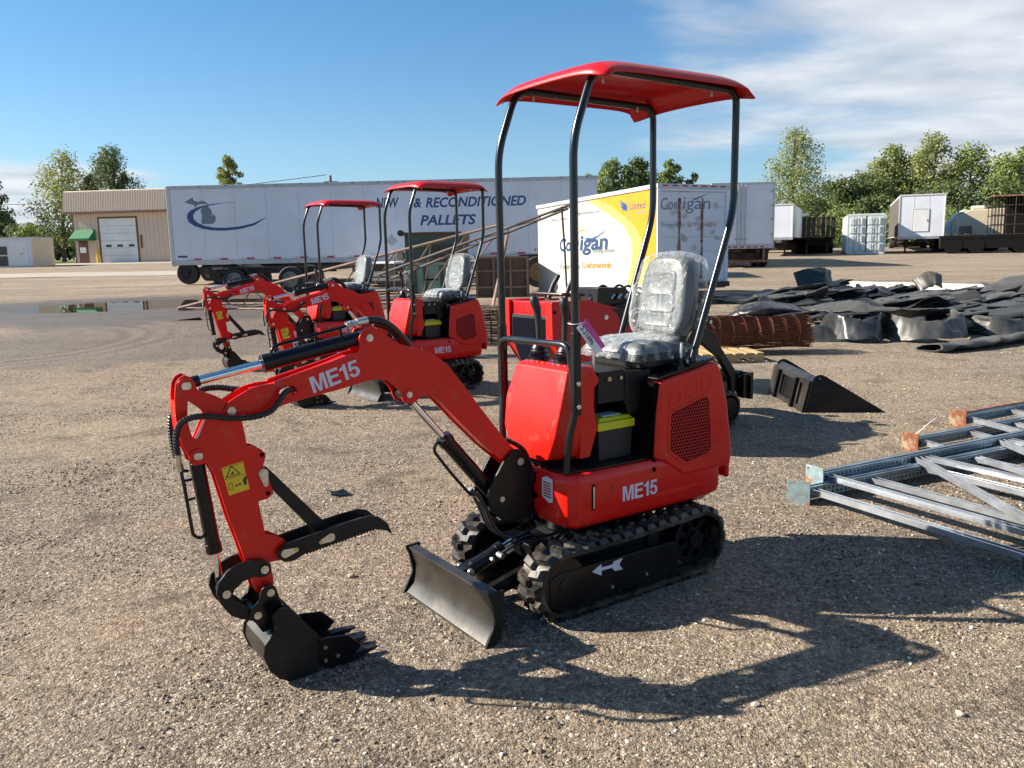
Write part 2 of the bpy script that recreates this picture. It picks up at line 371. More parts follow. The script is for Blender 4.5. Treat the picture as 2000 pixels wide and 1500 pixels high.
GLY = {'M': [[(0,0),(.17,0),(.17,.78),(.34,0),(.50,0),(.67,.78),(.67,0),(.84,0),(.84,1),(.58,1),(.42,.28),(.26,1),(0,1)]],
 'E': [[(0,0),(.66,0),(.66,.17),(.19,.17),(.19,.44),(.61,.44),(.61,.61),(.19,.61),(.19,.83),(.65,.83),(.65,1),(0,1)]],
 '1': [[(.20,0),(.39,0),(.39,1),(.25,1),(.20,.88),(.0,.79),(.0,.64),(.20,.70)]],
 '5': [[(0,.27),(.03,.15),(.10,.06),(.20,.005),(.30,-.01),(.43,.02),(.53,.10),(.59,.21),(.60,.34),(.57,.47),(.50,.57),(.40,.63),(.30,.65),(.20,.62),(.22,.83),(.56,.83),(.56,1),(.08,1),(.01,.44),(.16,.42),(.21,.48),(.29,.50),(.37,.46),(.415,.38),(.41,.26),(.37,.18),(.30,.145),(.23,.16),(.18,.21),(.17,.29)]]}
def me15(parent, o, xd, yd, w, h):
    xs = {'M': 0, 'E': .93, '1': 1.66, '5': 2.14}; tot = 2.74; xd = Vector(xd).normalized(); yd = Vector(yd).normalized(); nrm = xd.cross(yd); g = G()
    for ch, x0 in xs.items():
        L = GLY[ch][0]; P = [((x0 + p[0]) * w / tot, p[1] * h) for p in L]
        g.add([Vector(o) + nrm * .0006 + xd * p[0] + yd * p[1] for p in P], tess([P]))
    return g.obj('lettering', 'white', parent, smooth=0, fix=False)
# ------------------------------------------------------------- ground
_PY = [-50, 13, 19.5, 27, 33, 54, 68, 90, 400, 1300]; _PZ = [0, 0, .33, .33, .60, .9, 1.2, 1.35, 1.45, 1.45]
_ys = np.linspace(-60, 1300, 13601); _zs = np.convolve(np.pad(np.interp(_ys, _PY, _PZ), 12, 'edge'), np.ones(25) / 25, 'valid')
def gz(y): return float(np.interp(y, _ys, _zs))
def pud(x, y):       # 1 inside the puddle hollow, 0 outside
    e = ((x + 10.0) / (3.6 + .6 * noise.noise(Vector((x * .5, y * .5, 3))))) ** 2 + ((y - 23.3 - (x + 10.0) * .15) / (2.7 + .9 * noise.noise(Vector((x * .35, y * .6, 1))))) ** 2
    return max(0., min(1., 1.25 - e))
def ground_z(x, y):
    z = gz(y)
    if abs(y) < 60 and abs(x) < 60:
        z += .010 * noise.noise(Vector((x * .9, y * .9, 0))) + .004 * noise.noise(Vector((x * 4, y * 4, 5)))
        if y > 15: z += .03 * noise.noise(Vector((x * .15, y * .3, 9)))
    if 18 < y < 28 and -16 < x < -4: 
        z = z * (1 - min(1, pud(x, y) * 2.5)) + .30 * min(1, pud(x, y) * 2.5) - .03 * pud(x, y)
    return z
def build_ground():
    xs = np.concatenate([np.linspace(-900, -60, 22), np.linspace(-55, -14, 36), np.linspace(-13.6, 13.6, 150), np.linspace(14, 60, 40), np.linspace(70, 900, 22)])
    ys = np.concatenate([np.linspace(-60, -1, 12), np.linspace(0, 10, 70), np.linspace(10.2, 32, 110), np.linspace(33, 100, 68), np.linspace(110, 1200, 30)])
    V = [(x, y, ground_z(x, y)) for y in ys for x in xs]; n = len(xs)
    F = [(j * n + i, j * n + i + 1, (j + 1) * n + i + 1, (j + 1) * n + i) for j in range(len(ys) - 1) for i in range(n - 1)]
    me = bpy.data.meshes.new('gravel_ground'); me.from_pydata(V, [], F); me.shade_smooth()
    m = bpy.data.materials.new('gravel'); m.use_nodes = True; t = m.node_tree; b = t.nodes['Principled BSDF']
    co = nn(t, 'ShaderNodeTexCoord').outputs['Object']
    def N(s, d=6, r=.55, dist=0):
        n_ = nn(t, 'ShaderNodeTexNoise'); n_.inputs['Scale'].default_value = s; n_.inputs['Detail'].default_value = d; n_.inputs['Roughness'].default_value = r; n_.inputs['Distortion'].default_value = dist; lk(t, co, n_.inputs['Vector']); return n_.outputs[0]
    def V_(s, feat='F1'):
        n_ = nn(t, 'ShaderNodeTexVoronoi', feature=feat); n_.inputs['Scale'].default_value = s; lk(t, co, n_.inputs['Vector']); return n_
    v1 = V_(135); v2 = V_(62); v3 = V_(280)
    sp = nn(t, 'ShaderNodeSeparateColor'); lk(t, v1.outputs['Color'], sp.inputs[0]); sp2 = nn(t, 'ShaderNodeSeparateColor'); lk(t, v2.outputs['Color'], sp2.inputs[0])
    stone = ramp(t, sp.outputs[0], [(0, (.035, .028, .021)), (.3, (.145, .118, .088)), (.58, (.29, .24, .182)), (.82, (.45, .38, .295)), (1, (.78, .70, .58))])
    stone2 = ramp(t, sp2.outputs[1], [(0, (.10, .080, .06)), (.5, (.25, .20, .148)), (1, (.48, .40, .31))])
    c = mixc(t, ramp(t, sp2.outputs[2], [(.55, (0,)*3), (.6, (1,)*3)]), stone, stone2)
    c = mixc(t, ramp(t, v1.outputs['Distance'], [(.25, (0,)*3), (.75, (.75,)*3)]), c, (.13, .10, .072))
    big = N(.33, 8, .6); mid = N(1.7, 7, .62, .4)
    c = mixc(t, mth(t, 'MULTIPLY', ramp(t, big, [(.45, (0,)*3), (.62, (1,)*3)]), .6), c, (.33, .255, .172))           # fine tan sand patches
    c = mixc(t, mth(t, 'MULTIPLY', ramp(t, mid, [(.54, (0,)*3), (.68, (1,)*3)]), .66), c, (.075, .056, .042))          # damp brown dirt
    c = mixc(t, mth(t, 'MULTIPLY', ramp(t, N(.75, 6, .6), [(.60, (0,)*3), (.72, (1,)*3)]), .30), c, (.36, .20, .105))
    # farther off the lot is packed tan dirt streaked by wheels (along x)
    sx = nn(t, 'ShaderNodeSeparateXYZ'); lk(t, co, sx.inputs[0])
    far = nn(t, 'ShaderNodeMapRange'); lk(t, sx.outputs[1], far.inputs[0]); far.inputs[1].default_value = 5; far.inputs[2].default_value = 22; far.inputs[3].default_value = 0; far.inputs[4].default_value = .62
    mp = nn(t, 'ShaderNodeMapping'); mp.inputs['Scale'].default_value = (.05, .55, 1); mp.inputs['Rotation'].default_value = (0, 0, .12); lk(t, co, mp.inputs[0])
    st = nn(t, 'ShaderNodeTexNoise'); st.inputs['Scale'].default_value = 2.2; st.inputs['Detail'].default_value = 9; st.inputs['Roughness'].default_value = .68; st.inputs['Distortion'].default_value = .6; lk(t, mp.outputs[0], st.inputs['Vector'])
    farc = ramp(t, st.outputs[0], [(.30, (.11, .084, .060)), (.42, (.205, .162, .118)), (.52, (.295, .238, .176)), (.62, (.36, .295, .222)), (.72, (.46, .385, .29))])
    c = mixc(t, far.outputs[0], c, farc)
    g1 = N(26, 3, .7); g2 = N(7, 4, .7)
    c = mixc(t, 1.0, c, ramp(t, g1, [(.30, (.52, .50, .48)), (.5, (1, 1, 1)), (.70, (1.42, 1.40, 1.36))]), 'MULTIPLY')
    c = mixc(t, 1.0, c, ramp(t, g2, [(.30, (.74, .72, .70)), (.5, (1, 1, 1)), (.70, (1.15, 1.14, 1.13))]), 'MULTIPLY')
    # curved wheel marks
    def arc(cx, cy, r0, w_, n_=3, gap=.42):
        vd = nn(t, 'ShaderNodeVectorMath', operation='DISTANCE'); lk(t, co, vd.inputs[0]); vd.inputs[1].default_value = (cx, cy, 0)
        d = mth(t, 'ADD', vd.outputs['Value'], mth(t, 'MULTIPLY', big, .5)); out = None
        for k in range(n_):
            b1 = mth(t, 'SUBTRACT', 1, mth(t, 'DIVIDE', mth(t, 'ABSOLUTE', mth(t, 'SUBTRACT', d, r0 + k * gap)), w_), clamp=True)
            out = b1 if out is None else mth(t, 'MAXIMUM', out, b1)
        return mth(t, 'MULTIPLY', out, ramp(t, mid, [(.35, (0,)*3), (.55, (1,)*3)]))
    dk = mth(t, 'MAXIMUM', arc(-9.3, 15.2, 2.3, .16), mth(t, 'MAXIMUM', arc(-26, -4, 22.5, .14, 2, .3), arc(-9, 34, 15.5, .22, 3, .5)))
    c = mixc(t, mth(t, 'MULTIPLY', dk, .55), c, (.12, .088, .062))
    lt_ = mth(t, 'MAXIMUM', arc(-9.3, 15.2, 2.55, .15), mth(t, 'MAXIMUM', arc(-20, 50, 31, .3, 3, 1.1), arc(22, 60, 38, .3, 4, 1.3)))
    c = mixc(t, mth(t, 'MULTIPLY', lt_, .5), c, (.44, .35, .25))
    # wet mud round the puddle
    def gauss(cx, cy, rx, ry):
        a = mth(t, 'DIVIDE', mth(t, 'SUBTRACT', sx.outputs[0], cx), rx); d = mth(t, 'DIVIDE', mth(t, 'SUBTRACT', sx.outputs[1], cy), ry)
        return mth(t, 'SUBTRACT', mth(t, 'ADD', mth(t, 'POWER', mth(t, 'ABSOLUTE', a), 2), mth(t, 'POWER', mth(t, 'ABSOLUTE', d), 2)), mth(t, 'MULTIPLY', mid, 1.6))
    wet = ramp(t, gauss(-9.2, 22.2, 6.6, 5.2), [(0, (1,)*3), (.55, (0,)*3)])
    wet2 = mth(t, 'MULTIPLY', ramp(t, gauss(-6.8, 15.5, 3.6, 3.2), [(0, (1,)*3), (.45, (0,)*3)]), .7)
    wet = mth(t, 'MAXIMUM', wet, wet2)
    c = mixc(t, mth(t, 'MULTIPLY', wet, .72), c, (.075, .060, .046))
    # grass beyond the lot
    dist = mth(t, 'ADD', sx.outputs[1], mth(t, 'MULTIPLY', mid, 8))
    c = mixc(t, ramp(t, mth(t, 'DIVIDE', dist, 100), [(.775, (0,)*3), (.79, (1,)*3)]), c, ramp(t, N(.25), [(.3, (.075, .12, .03)), (.7, (.17, .21, .06))]))
    lk(t, c, b.inputs['Base Color']); rg = nn(t, 'ShaderNodeMapRange'); lk(t, wet, rg.inputs[0]); rg.inputs[3].default_value = .9; rg.inputs[4].default_value = .42; lk(t, rg.outputs[0], b.inputs['Roughness'])
    b.inputs['Specular IOR Level'].default_value = .25
    h1 = mth(t, 'ADD', mth(t, 'MULTIPLY', v1.outputs['Distance'], -.005), mth(t, 'MULTIPLY', v2.outputs['Distance'], -.007))
    h1 = mth(t, 'ADD', h1, mth(t, 'MULTIPLY', v3.outputs['Distance'], -.003))
    h1 = mth(t, 'ADD', h1, mth(t, 'MULTIPLY', N(9, 6, .7), .030))
    bn = nn(t, 'ShaderNodeBump'); bn.inputs['Strength'].default_value = 1; bn.inputs['Distance'].default_value = 1; lk(t, h1, bn.inputs['Height']); lk(t, bn.outputs[0], b.inputs['Normal'])
    me.materials.append(m)
    o = bpy.data.objects.new('gravel_ground', me); COL.objects.link(o); o['kind'] = 'structure'
build_ground()

def build_pebbles():
    rs = np.random.RandomState(3)
    # loose stones, dense near the photographer and thinning with distance
    n = 330000
    y = 1.6 + (rs.rand(n) ** 1.15) * 13.5; x = (rs.rand(n) * 2 - 1) * (y * .66 + 1.2)
    P = np.stack([x, y, np.array([ground_z(a, b) for a, b in zip(x[::1], y[::1])]) if False else np.zeros(n)], 1)
    # patchiness
    keep = np.ones(n, bool)
    k = np.array([noise.noise(Vector((a * .8, b * .8, 2))) for a, b in zip(x[:], y[:])]) if False else np.sin(x * 2.1 + np.sin(y * 1.7) * 1.3) * np.sin(y * 2.6 + np.sin(x * 1.3))
    keep = rs.rand(n) < .72 + .28 * k
    P = P[keep]; n = len(P)
    me = bpy.data.meshes.new('pebbles'); me.vertices.add(n); me.vertices.foreach_set('co', P.ravel())
    o = bpy.data.objects.new('loose_gravel', me); COL.objects.link(o)
    pc = bpy.data.collections.new('pebble_kinds')
    m = bpy.data.materials.new('pebble_stone'); m.use_nodes = True; t = m.node_tree; b = t.nodes['Principled BSDF']
    oi = nn(t, 'ShaderNodeObjectInfo')
    c = ramp(t, oi.outputs['Random'], [(0, (.07, .056, .044)), (.25, (.17, .138, .105)), (.5, (.28, .23, .175)), (.7, (.38, .31, .225)), (.88, (.54, .46, .36)), (1, (.82, .76, .66))])
    nz_ = nn(t, 'ShaderNodeTexNoise'); nz_.inputs['Scale'].default_value = 1.4; lk(t, nn(t, 'ShaderNodeTexCoord').outputs['Object'], nz_.inputs['Vector'])
    c = mixc(t, ramp(t, nz_.outputs[0], [(.4, (0,)*3), (.7, (.5,)*3)]), c, (.12, .10, .08), 'MIX')
    lk(t, c, b.inputs['Base Color']); b.inputs['Roughness'].default_value = .8; b.inputs['Specular IOR Level'].default_value = .3
    for i in range(6):
        bm = bmesh.new(); bmesh.ops.create_icosphere(bm, subdivisions=1 if i < 4 else 2, radius=1)
        sc = (1, rs.uniform(.6, .95), rs.uniform(.4, .7))
        for v in bm.verts:
            v.co = Vector([a * q for a, q in zip(v.co, sc)]) * (1 + rs.uniform(-.2, .2))
        pm = bpy.data.meshes.new('pebble'); bm.to_mesh(pm); bm.free(); pm.materials.append(m)
        po = bpy.data.objects.new('pebble', pm); pc.objects.link(po)
    ng = bpy.data.node_groups.new('scatter_pebbles', 'GeometryNodeTree')
    ng.interface.new_socket('Geometry', in_out='INPUT', socket_type='NodeSocketGeometry'); ng.interface.new_socket('Geometry', in_out='OUTPUT', socket_type='NodeSocketGeometry')
    gi = ng.nodes.new('NodeGroupInput'); go = ng.nodes.new('NodeGroupOutput'); ip = ng.nodes.new('GeometryNodeInstanceOnPoints'); ci = ng.nodes.new('GeometryNodeCollectionInfo')
    ci.inputs[0].default_value = pc; ci.inputs['Separate Children'].default_value = True; ci.inputs['Reset Children'].default_value = True
    ip.inputs['Pick Instance'].default_value = True
    rv = ng.nodes.new('FunctionNodeRandomValue'); rv.data_type = 'FLOAT_VECTOR'; rv.inputs[0].default_value = (-.6, -.6, 0); rv.inputs[1].default_value = (.6, .6, 6.28)
    rf = ng.nodes.new('FunctionNodeRandomValue'); rf.data_type = 'FLOAT'; rf.inputs['Seed'].default_value = 5; rf.inputs[2].default_value = 0; rf.inputs[3].default_value = 1
    pw = ng.nodes.new('ShaderNodeMath'); pw.operation = 'POWER'; pw.inputs[1].default_value = 9
    ml = ng.nodes.new('ShaderNodeMath'); ml.operation = 'MULTIPLY_ADD'; ml.inputs[1].default_value = .0095; ml.inputs[2].default_value = .0027
    L = ng.links.new
    L(gi.outputs[0], ip.inputs['Points']); L(ci.outputs[0], ip.inputs['Instance']); L(rv.outputs[0], ip.inputs['Rotation'])
    L(rf.outputs[1], pw.inputs[0]); L(pw.outputs[0], ml.inputs[0]); L(ml.outputs[0], ip.inputs['Scale']); L(ip.outputs[0], go.inputs[0])
    md = o.modifiers.new('scatter', 'NODES'); md.node_group = ng
    o['kind'] = 'stuff'; o['label'] = 'loose grey and tan pebbles strewn over the gravel yard'; o['category'] = 'gravel'
build_pebbles()

# larger stones that can be told apart
def stone(x, y, r, label, col='stoneL'):
    bm = bmesh.new(); bmesh.ops.create_icosphere(bm, subdivisions=2, radius=1); sd = random.random() * 50
    for v in bm.verts: v.co = Vector((v.co.x, v.co.y * .75, v.co.z * .6)) * (1 + .35 * noise.noise(v.co * 1.2 + Vector((sd, 0, 0))))
    me = bpy.data.meshes.new('stone'); bm.to_mesh(me); bm.free(); me.materials.append(M[col])
    o = bpy.data.objects.new('stone', me); COL.objects.link(o); o.location = (x, y, ground_z(x, y) + r * .3); o.scale = (r, r, r); o.rotation_euler = (0, 0, random.random() * 6)
    o['label'] = label; o['category'] = 'stone'; o['group'] = 'larger stones lying loose on the gravel'
stone(-.82, 3.98, .022, 'pale stone on sunlit gravel between the raised thumb and the dozer blade')
stone(1.66, 2.50, .022, 'pale flat stone lying farthest to the bottom right of the photo')
stone(1.50, 2.63, .017, 'orange tinted stone beside the pale flat stone at bottom right')
stone(.83, 2.72, .016, 'stone just right of the shadow of the dipper arm')
stone(-.62, 2.56, .014, 'small reddish stone in front of the digging bucket')

# puddle
pg = G(); pg.add([(-15.5, 19.5, .296), (-4.2, 19.5, .296), (-4.2, 27, .296), (-15.5, 27, .296)], [(0, 1, 2, 3)])
wm = bpy.data.materials.new('puddle_water'); wm.use_nodes = True; b_ = wm.node_tree.nodes['Principled BSDF']
b_.inputs['Base Color'].default_value = (.035, .03, .022, 1); b_.inputs['Roughness'].default_value = .015; b_.inputs['IOR'].default_value = 1.45; b_.inputs['Specular IOR Level'].default_value = 1.0
_n = nn(wm.node_tree, 'ShaderNodeTexNoise'); _n.inputs['Scale'].default_value = 3; _b = nn(wm.node_tree, 'ShaderNodeBump'); _b.inputs['Strength'].default_value = .02; _b.inputs['Distance'].default_value = .02
lk(wm.node_tree, _n.outputs[0], _b.inputs['Height']); lk(wm.node_tree, _b.outputs[0], b_.inputs['Normal'])
M['water'] = wm
pg.obj('puddle', 'water', kind='structure', smooth=0)

# ------------------------------------------------------------- mini excavator (origin on the ground, +X to the bucket, +Y its left side)
LABEL_X = {
 'A': 'nearest red mini excavator with canopy, auction tag tied to its front post',
 'B': 'middle red mini excavator with canopy, parked right behind the nearest one',
 'C': 'farthest of three red mini excavators, leftmost, partly hidden by the middle one'}
GX = 'red mini excavators parked in a row'
def loop_path(cf, rf, cb, rb, n=14):
    """closed belt round two wheels in XZ: front (cf) and rear (cb)"""
    pts = []
    for i in range(n + 1):
        a = -pi / 2 + pi * i / n; pts.append((cf[0] + rf * cos(a), cf[1] + rf * sin(a)))
    k = 10
    for i in range(1, k):
        u = i / k; pts.append((cf[0] + (cb[0] - cf[0]) * u, (cf[1] + rf) * (1 - u) + (cb[1] + rb) * u - .008 * sin(pi * u)))
    for i in range(n + 1):
        a = pi / 2 + pi * i / n; pts.append((cb[0] + rb * cos(a), cb[1] + rb * sin(a)))
    for i in range(1, k):
        u = i / k; pts.append((cb[0] + (cf[0] - cb[0]) * u, (cb[1] - rb) * (1 - u) + (cf[1] - rf) * u))
    return [Vector((p[0], 0, p[1])) for p in pts]
def resample(P, n):
    P = P + [P[0]]; L = [0]
    for i in range(1, len(P)): L.append(L[-1] + (P[i] - P[i - 1]).length)
    out = []
    for k in range(n):
        s = L[-1] * k / n; i = max(j for j in range(len(L)) if L[j] <= s); i = min(i, len(P) - 2)
        u = (s - L[i]) / (L[i + 1] - L[i]); p = P[i].lerp(P[i + 1], u); t = (P[i + 1] - P[i]).normalized(); out.append((p, t))
    return out
def track_mesh(y0, y1, path, nl=36, lug=.024, flip=1):
    g = G(); n = len(path); th = .018
    # belt
    rings = []
    for i, p in enumerate(path):
        t = (path[(i + 1) % n] - path[i - 1]).normalized(); nr = Vector((t.z, 0, -t.x))     # outward for this orientation
        rings.append((p, nr))
    c = sum((r[0] for r in rings), Vector()) / n
    sg = 1 if (rings[3][0] - c).dot(rings[3][1]) > 0 else -1
    vs = []; fs = []
    for p, nr in rings:
        nr = nr * sg; a = p; b_ = p - nr * th
        vs += [(a.x, y0, a.z), (a.x, y1, a.z), (b_.x, y1, b_.z), (b_.x, y0, b_.z)]
    for i in range(n):
        j = (i + 1) % n
        for k in range(4): fs.append((i * 4 + k, i * 4 + (k + 1) % 4, j * 4 + (k + 1) % 4, j * 4 + k))
    g.add(vs, fs)
    ym = (y0 + y1) / 2
    for k, (p, t) in enumerate(resample(path, nl * 2)):
        nr = Vector((t.z, 0, -t.x)) * sg
        half = k % 2; a, b_ = (y0 + .002, ym + .006) if half else (ym - .006, y1 - .002)
        if p.z < .004 and False: continue
        hw = .027; tw = .017
        B = [(-hw, a), (hw, a), (hw * .8, b_ if half else b_), (-hw * .8, b_)] if half else [(-hw * .8, a), (hw * .8, a), (hw, b_), (-hw, b_)]
        sh = .012 * (1 if half else -1)
        q = []
        for s_, (u, y) in enumerate(B): q.append(p + t * (u + sh * (1 if s_ in (0, 1) else -1)) + Vector((0, y, 0)) - nr * .002)
        cy = (a + b_) / 2
        for s_, (u, y) in enumerate(B): q.append(p + t * (u * .62 + sh * (1 if s_ in (0, 1) else -1) * .6) + Vector((0, cy + (y - cy) * .72, 0)) + nr * lug)
        g.add(q, [(0, 1, 2, 3), (7, 6, 5, 4), (0, 4, 5, 1), (1, 5, 6, 2), (2, 6, 7, 3), (3, 7, 4, 0)])
    return g
def bolt(name, p, ax, r, m, parent, hl=.008, hexa=False):
    g = G(); p = Vector(p); ax = Vector(ax)
    g.cyl(p - ax * .004, p + ax * hl, r, 6 if hexa else 18)
    if not hexa: g.cyl(p + ax * hl, p + ax * (hl + .003), r * .55, 6)
    return g.obj(name, m, parent, smooth=30)
def cylinder(parent, A, B, Lb, rb, rr, name='hydraulic_cylinder', eye=.028):
    """barrel from A for a length Lb, chrome rod on to B"""
    A, B = Vector(A), Vector(B); d = (B - A).normalized()
    g = G(); g.cyl(A + d * .03, A + d * Lb, rb, 24); g.cyl(A + d * (Lb - .03), A + d * (Lb + .006), rb * 1.12, 24); g.cyl(A + d * .02, A + d * .05, rb * .8, 16)
    g.cyl(A + Vector((0, -eye, 0)), A + Vector((0, eye, 0)), eye * .9, 16);     o = g.obj(name, 'black', parent, bevel=.0015)
    r = G(); r.cyl(A + d * Lb, B - d * .05, rr, 20); r.obj('piston_rod', 'chrome', o)
    r = G(); r.cyl(B - d * .055, B, rr * 1.25, 14); r.cyl(B + Vector((0, -eye, 0)), B + Vector((0, eye, 0)), eye * .8, 16); r.obj('rod_eye', 'black', o)
    return o
def spiral_hose(path, r, pitch=.011):
    """hose with the ridges of its spiral guard"""
    P = smoothpath(path, 10); D = [0]
    for i in range(1, len(P)): D.append(D[-1] + (P[i] - P[i - 1]).length)
    n = int(D[-1] / (pitch / 3)); Q = []; R = []
    j = 0
    for k in range(n + 1):
        s = D[-1] * k / n
        while j < len(D) - 2 and D[j + 1] < s: j += 1
        Q.append(P[j].lerp(P[j + 1], (s - D[j]) / max(1e-6, D[j + 1] - D[j]))); R.append(r * (1 + .09 * (1 if k % 3 else -1)))
    g = G(); g.tube(Q, r, 8, rs=R); return g
def make_excavator():
    R = root('mini_excavator', LABEL_X['A'], 'excavator', group=GX)
    # --- undercarriage
    path = loop_path((.365, .163), .141, (-.47, .178), .152)
    for sgn in (1, -1):
        y0, y1 = (.205, .362) if sgn > 0 else (-.362, -.205)
        tm = track_mesh(y0, y1, path).obj('rubber_track', 'rubber', R, bevel=0, smooth=25)
        f = G(); f.prism([(.445, .085), (.445, .197), (.40, .222), (-.29, .216), (-.33, .12), (-.29, .05), (.30, .05)], .325 * sgn, .345 * sgn)
        f.prism([(.46, .06), (.46, .25), (.30, .285), (-.45, .30), (-.58, .26), (-.58, .06), (.30, .05)], .215 * sgn, .235 * sgn); f.prism([(.40, .09), (.40, .20), (-.33, .20), (-.33, .07), (.30, .07)], .240 * sgn, .322 * sgn)  # wide plate added as black filler for the shaded gap inside the track
        fr = f.obj('track_frame', 'black', R, bevel=.004)
        s = G(); c0 = (-.47, .178)
        s.prism(circ(c0, .125, 36), .268 * sgn, .300 * sgn, [circ((c0[0] + .078 * cos(a), c0[1] + .078 * sin(a)), .024, 14) for a in [2 * pi * k / 7 for k in range(7)]])
        s.cyl((c0[0], .25 * sgn, c0[1]), (c0[0], .325 * sgn, c0[1]), .042, 20)
        s.obj('drive_sprocket', 'black', R, bevel=.002)
        s = G(); s.cyl((.365, .23 * sgn, .163), (.365, .34 * sgn, .163), .118, 28); s.cyl((.365, .22 * sgn, .163), (.365, .35 * sgn, .163), .03, 16)
        s.obj('idler_wheel', 'black', R, bevel=.003)
        for k, xx in enumerate((.25, .06, -.12, -.28)):
            s = G(); s.cyl((xx, .24 * sgn, .052), (xx, .335 * sgn, .052), .034, 18); s.cyl((xx, .335 * sgn, .058), (xx, .352 * sgn, .058), .009, 6); s.obj('track_roller', 'blackm', R)
        for xx, zz in ((.10, .09), (-.11, .10)):
            bolt('frame_bolt', (xx, .346 * sgn, zz), (0, sgn, 0), .008, 'zinc', R, hexa=True)
        ar = [(.214, .186), (.161, .211), (.159, .194), (.096, .193), (.088, .205), (.033, .210), (.055, .183), (.033, .155), (.081, .159), (.099, .178), (.159, .179), (.159, .156)]
        if sgn > 0: quadart([(-p[0], p[1]) for p in ar], 'white', fr, (0, .345, 0), (-1, 0, 0), (0, 0, 1), 'arrow_decal')
    g = G(); g.box((-.02, 0, .20), (.50, .42, .10)); g.box((-.02, 0, .27), (.36, .34, .08)); g.cyl((0, 0, .29), (0, 0, .372), .20, 40)
    g.box((.29, 0, .235), (.16, .22, .07)); g.cyl((-.25, -.25, .2), (-.25, .25, .2), .04, 12)
    g.obj('undercarriage_frame', 'black', R, bevel=.006)
    # blade
    prof = [(.712, .226), (.760, .222), (.745, .19), (.728, .14), (.728, .09), (.742, .045), (.785, -.004), (.772, -.006), (.722, .036), (.706, .085), (.706, .14), (.716, .19)]
    g = G(); g.prism(prof, -.352, .352); bl = g.obj('dozer_blade', 'worn', R, bevel=.002)
    for sg in (1, -1):
        g = G(); g.prism(rpoly([(.690, .232), (.772, .228), (.752, .18), (.738, .10), (.796, -.008), (.770, -.012), (.715, .03), (.700, .1), (.706, .16)], .008), sg * .352, sg * .366)
        g.obj('blade_end_plate', 'blackm', bl, bevel=.0015)
        g = G(); g.prism([(.715, .07), (.715, .13), (.30, .235), (.20, .235), (.20, .17), (.32, .16)], sg * .115, sg * .150)
        g.obj('blade_arm', 'black', R, bevel=.003)
    g = G(); g.bb((.752, -.34, -.002), (.784, .34, .004)); g.box((.668, 0, .10), (.08, .30, .03)); g.prism([(.60, .09), (.71, .09), (.71, .21), (.66, .21)], -.03, .03); g.obj('blade_bracket', 'blackm', R, bevel=.002)
    cyl_b = cylinder(R, (.655, 0, .185), (.335, 0, .287), .20, .034, .02, 'blade_cylinder', .03)
    bolt('cylinder_pin', (.655, -.045, .195), (0, -1, 0), .016, 'zinc', R); bolt('cylinder_pin', (.655, .04, .195), (0, 1, 0), .016, 'zinc', R)
    g = G()
    for k, (a, b_) in enumerate((((.47, .05, .27), (.30, .10, .30)), ((.50, .055, .25), (.30, .13, .27)))):
        g.tube(smoothpath([a, ((a[0] + b_[0]) / 2, a[1] + .04, a[2] + .05), b_, (.22, b_[1], .30)], 8), .008, 8)
    g.obj('blade_hose', 'hose', R)
    g = G(); g.cyl((.505, .035, .243), (.505, .075, .243), .013, 8); g.cyl((.47, .05, .25), (.44, .055, .262), .012, 8); g.cyl((.54, .03, .228), (.54, .05, .228), .010, 6); g.obj('hose_fitting', 'zinc', R)
    # --- slewing body
    def plan(z, ins, fx=0, rx=0):
        p = [(.312 - fx - ins, .21), (.290 - fx - ins, .268), (.24 - fx, .302 - ins), (-.58, .302 - ins), (-.66 + rx, .285 - ins), (-.715 + rx + ins, .22), (-.735 + rx + ins, .10)]
        p = p + [(x, -y) for x, y in p[::-1]]
        return [(x, y, z) for x, y in p]
    g = G(); g.loft([plan(.366, .035, .01, .03), plan(.385, .012), plan(.42, 0), plan(.575, 0), plan(.606, .006), plan(.618, .016)])
    lb = g.obj('lower_body', 'red', R, bevel=.006, seg=3)
    g = G(); g.loft([plan(.352, .05, .02, .04), plan(.366, .040, .012, .03)]); g.obj('base_plate', 'black', R)
    for sg in (1,):
        me15(lb, (-.005, .302 * sg, .456), (-1, 0, 0), (0, 0, 1), .216, .070)
        g = G(); g.prism(rpoly([(.158, .450), (.178, .450), (.178, .566), (.158, .566)], .008), .3015, .3035); s_ = g.obj('sight_slot', 'dark', lb)
        g = G(); g.cyl((.168, .306, .458), (.168, .306, .558), .0045, 8); g.obj('level_gauge', 'zinc', s_)
        quadart(rpoly([(-.20 + .012 * cos(a), .575 + .012 * sin(a)) for a in [k * pi / 8 for k in range(16)]], .001, 1), 'dark', lb, (0, .302, 0), (1, 0, 0), (0, 0, 1), 'round_hole', ext=-.001)
        text_obj('E', 'ink', lb, (.065, .302, .52), (-1, 0, 0), (0, 0, 1), w=.018, hgt=.026, name='fuel_symbol')
        for k in range(3): quadart([(-.135 + .0, .556 - k * .028), (-.085, .556 - k * .028), (-.085, .554 - k * .028), (-.135, .554 - k * .028)], 'redink', lb, (0, .302, 0), (-1, 0, 0), (0, 0, 1), 'fine_print')
        # creases pressed in the side
        g = G(); g.prism([(-.30, .462), (-.16, .448), (-.30, .436), (-.62, .447), (-.62, .458)], .3015, .3045); g.obj('pressed_crease', 'red', lb, bevel=.002)
    # stickers and holes on the front face
    fx = .3125
    bp = []
    quadart([(.115, .500), (.165, .478), (.195, .486), (.195, .590), (.150, .598), (.118, .585)], 'paper', lb, (fx, 0, 0), (0, 1, 0), (0, 0, 1), 'warning_label')
    for k in range(6): quadart([(.128, .572 - k * .0125), (.185, .572 - k * .0125), (.185, .565 - k * .0125), (.128, .565 - k * .0125)], 'redink', lb, (fx + .0008, 0, 0), (0, 1, 0), (0, 0, 1), 'red_text_line')
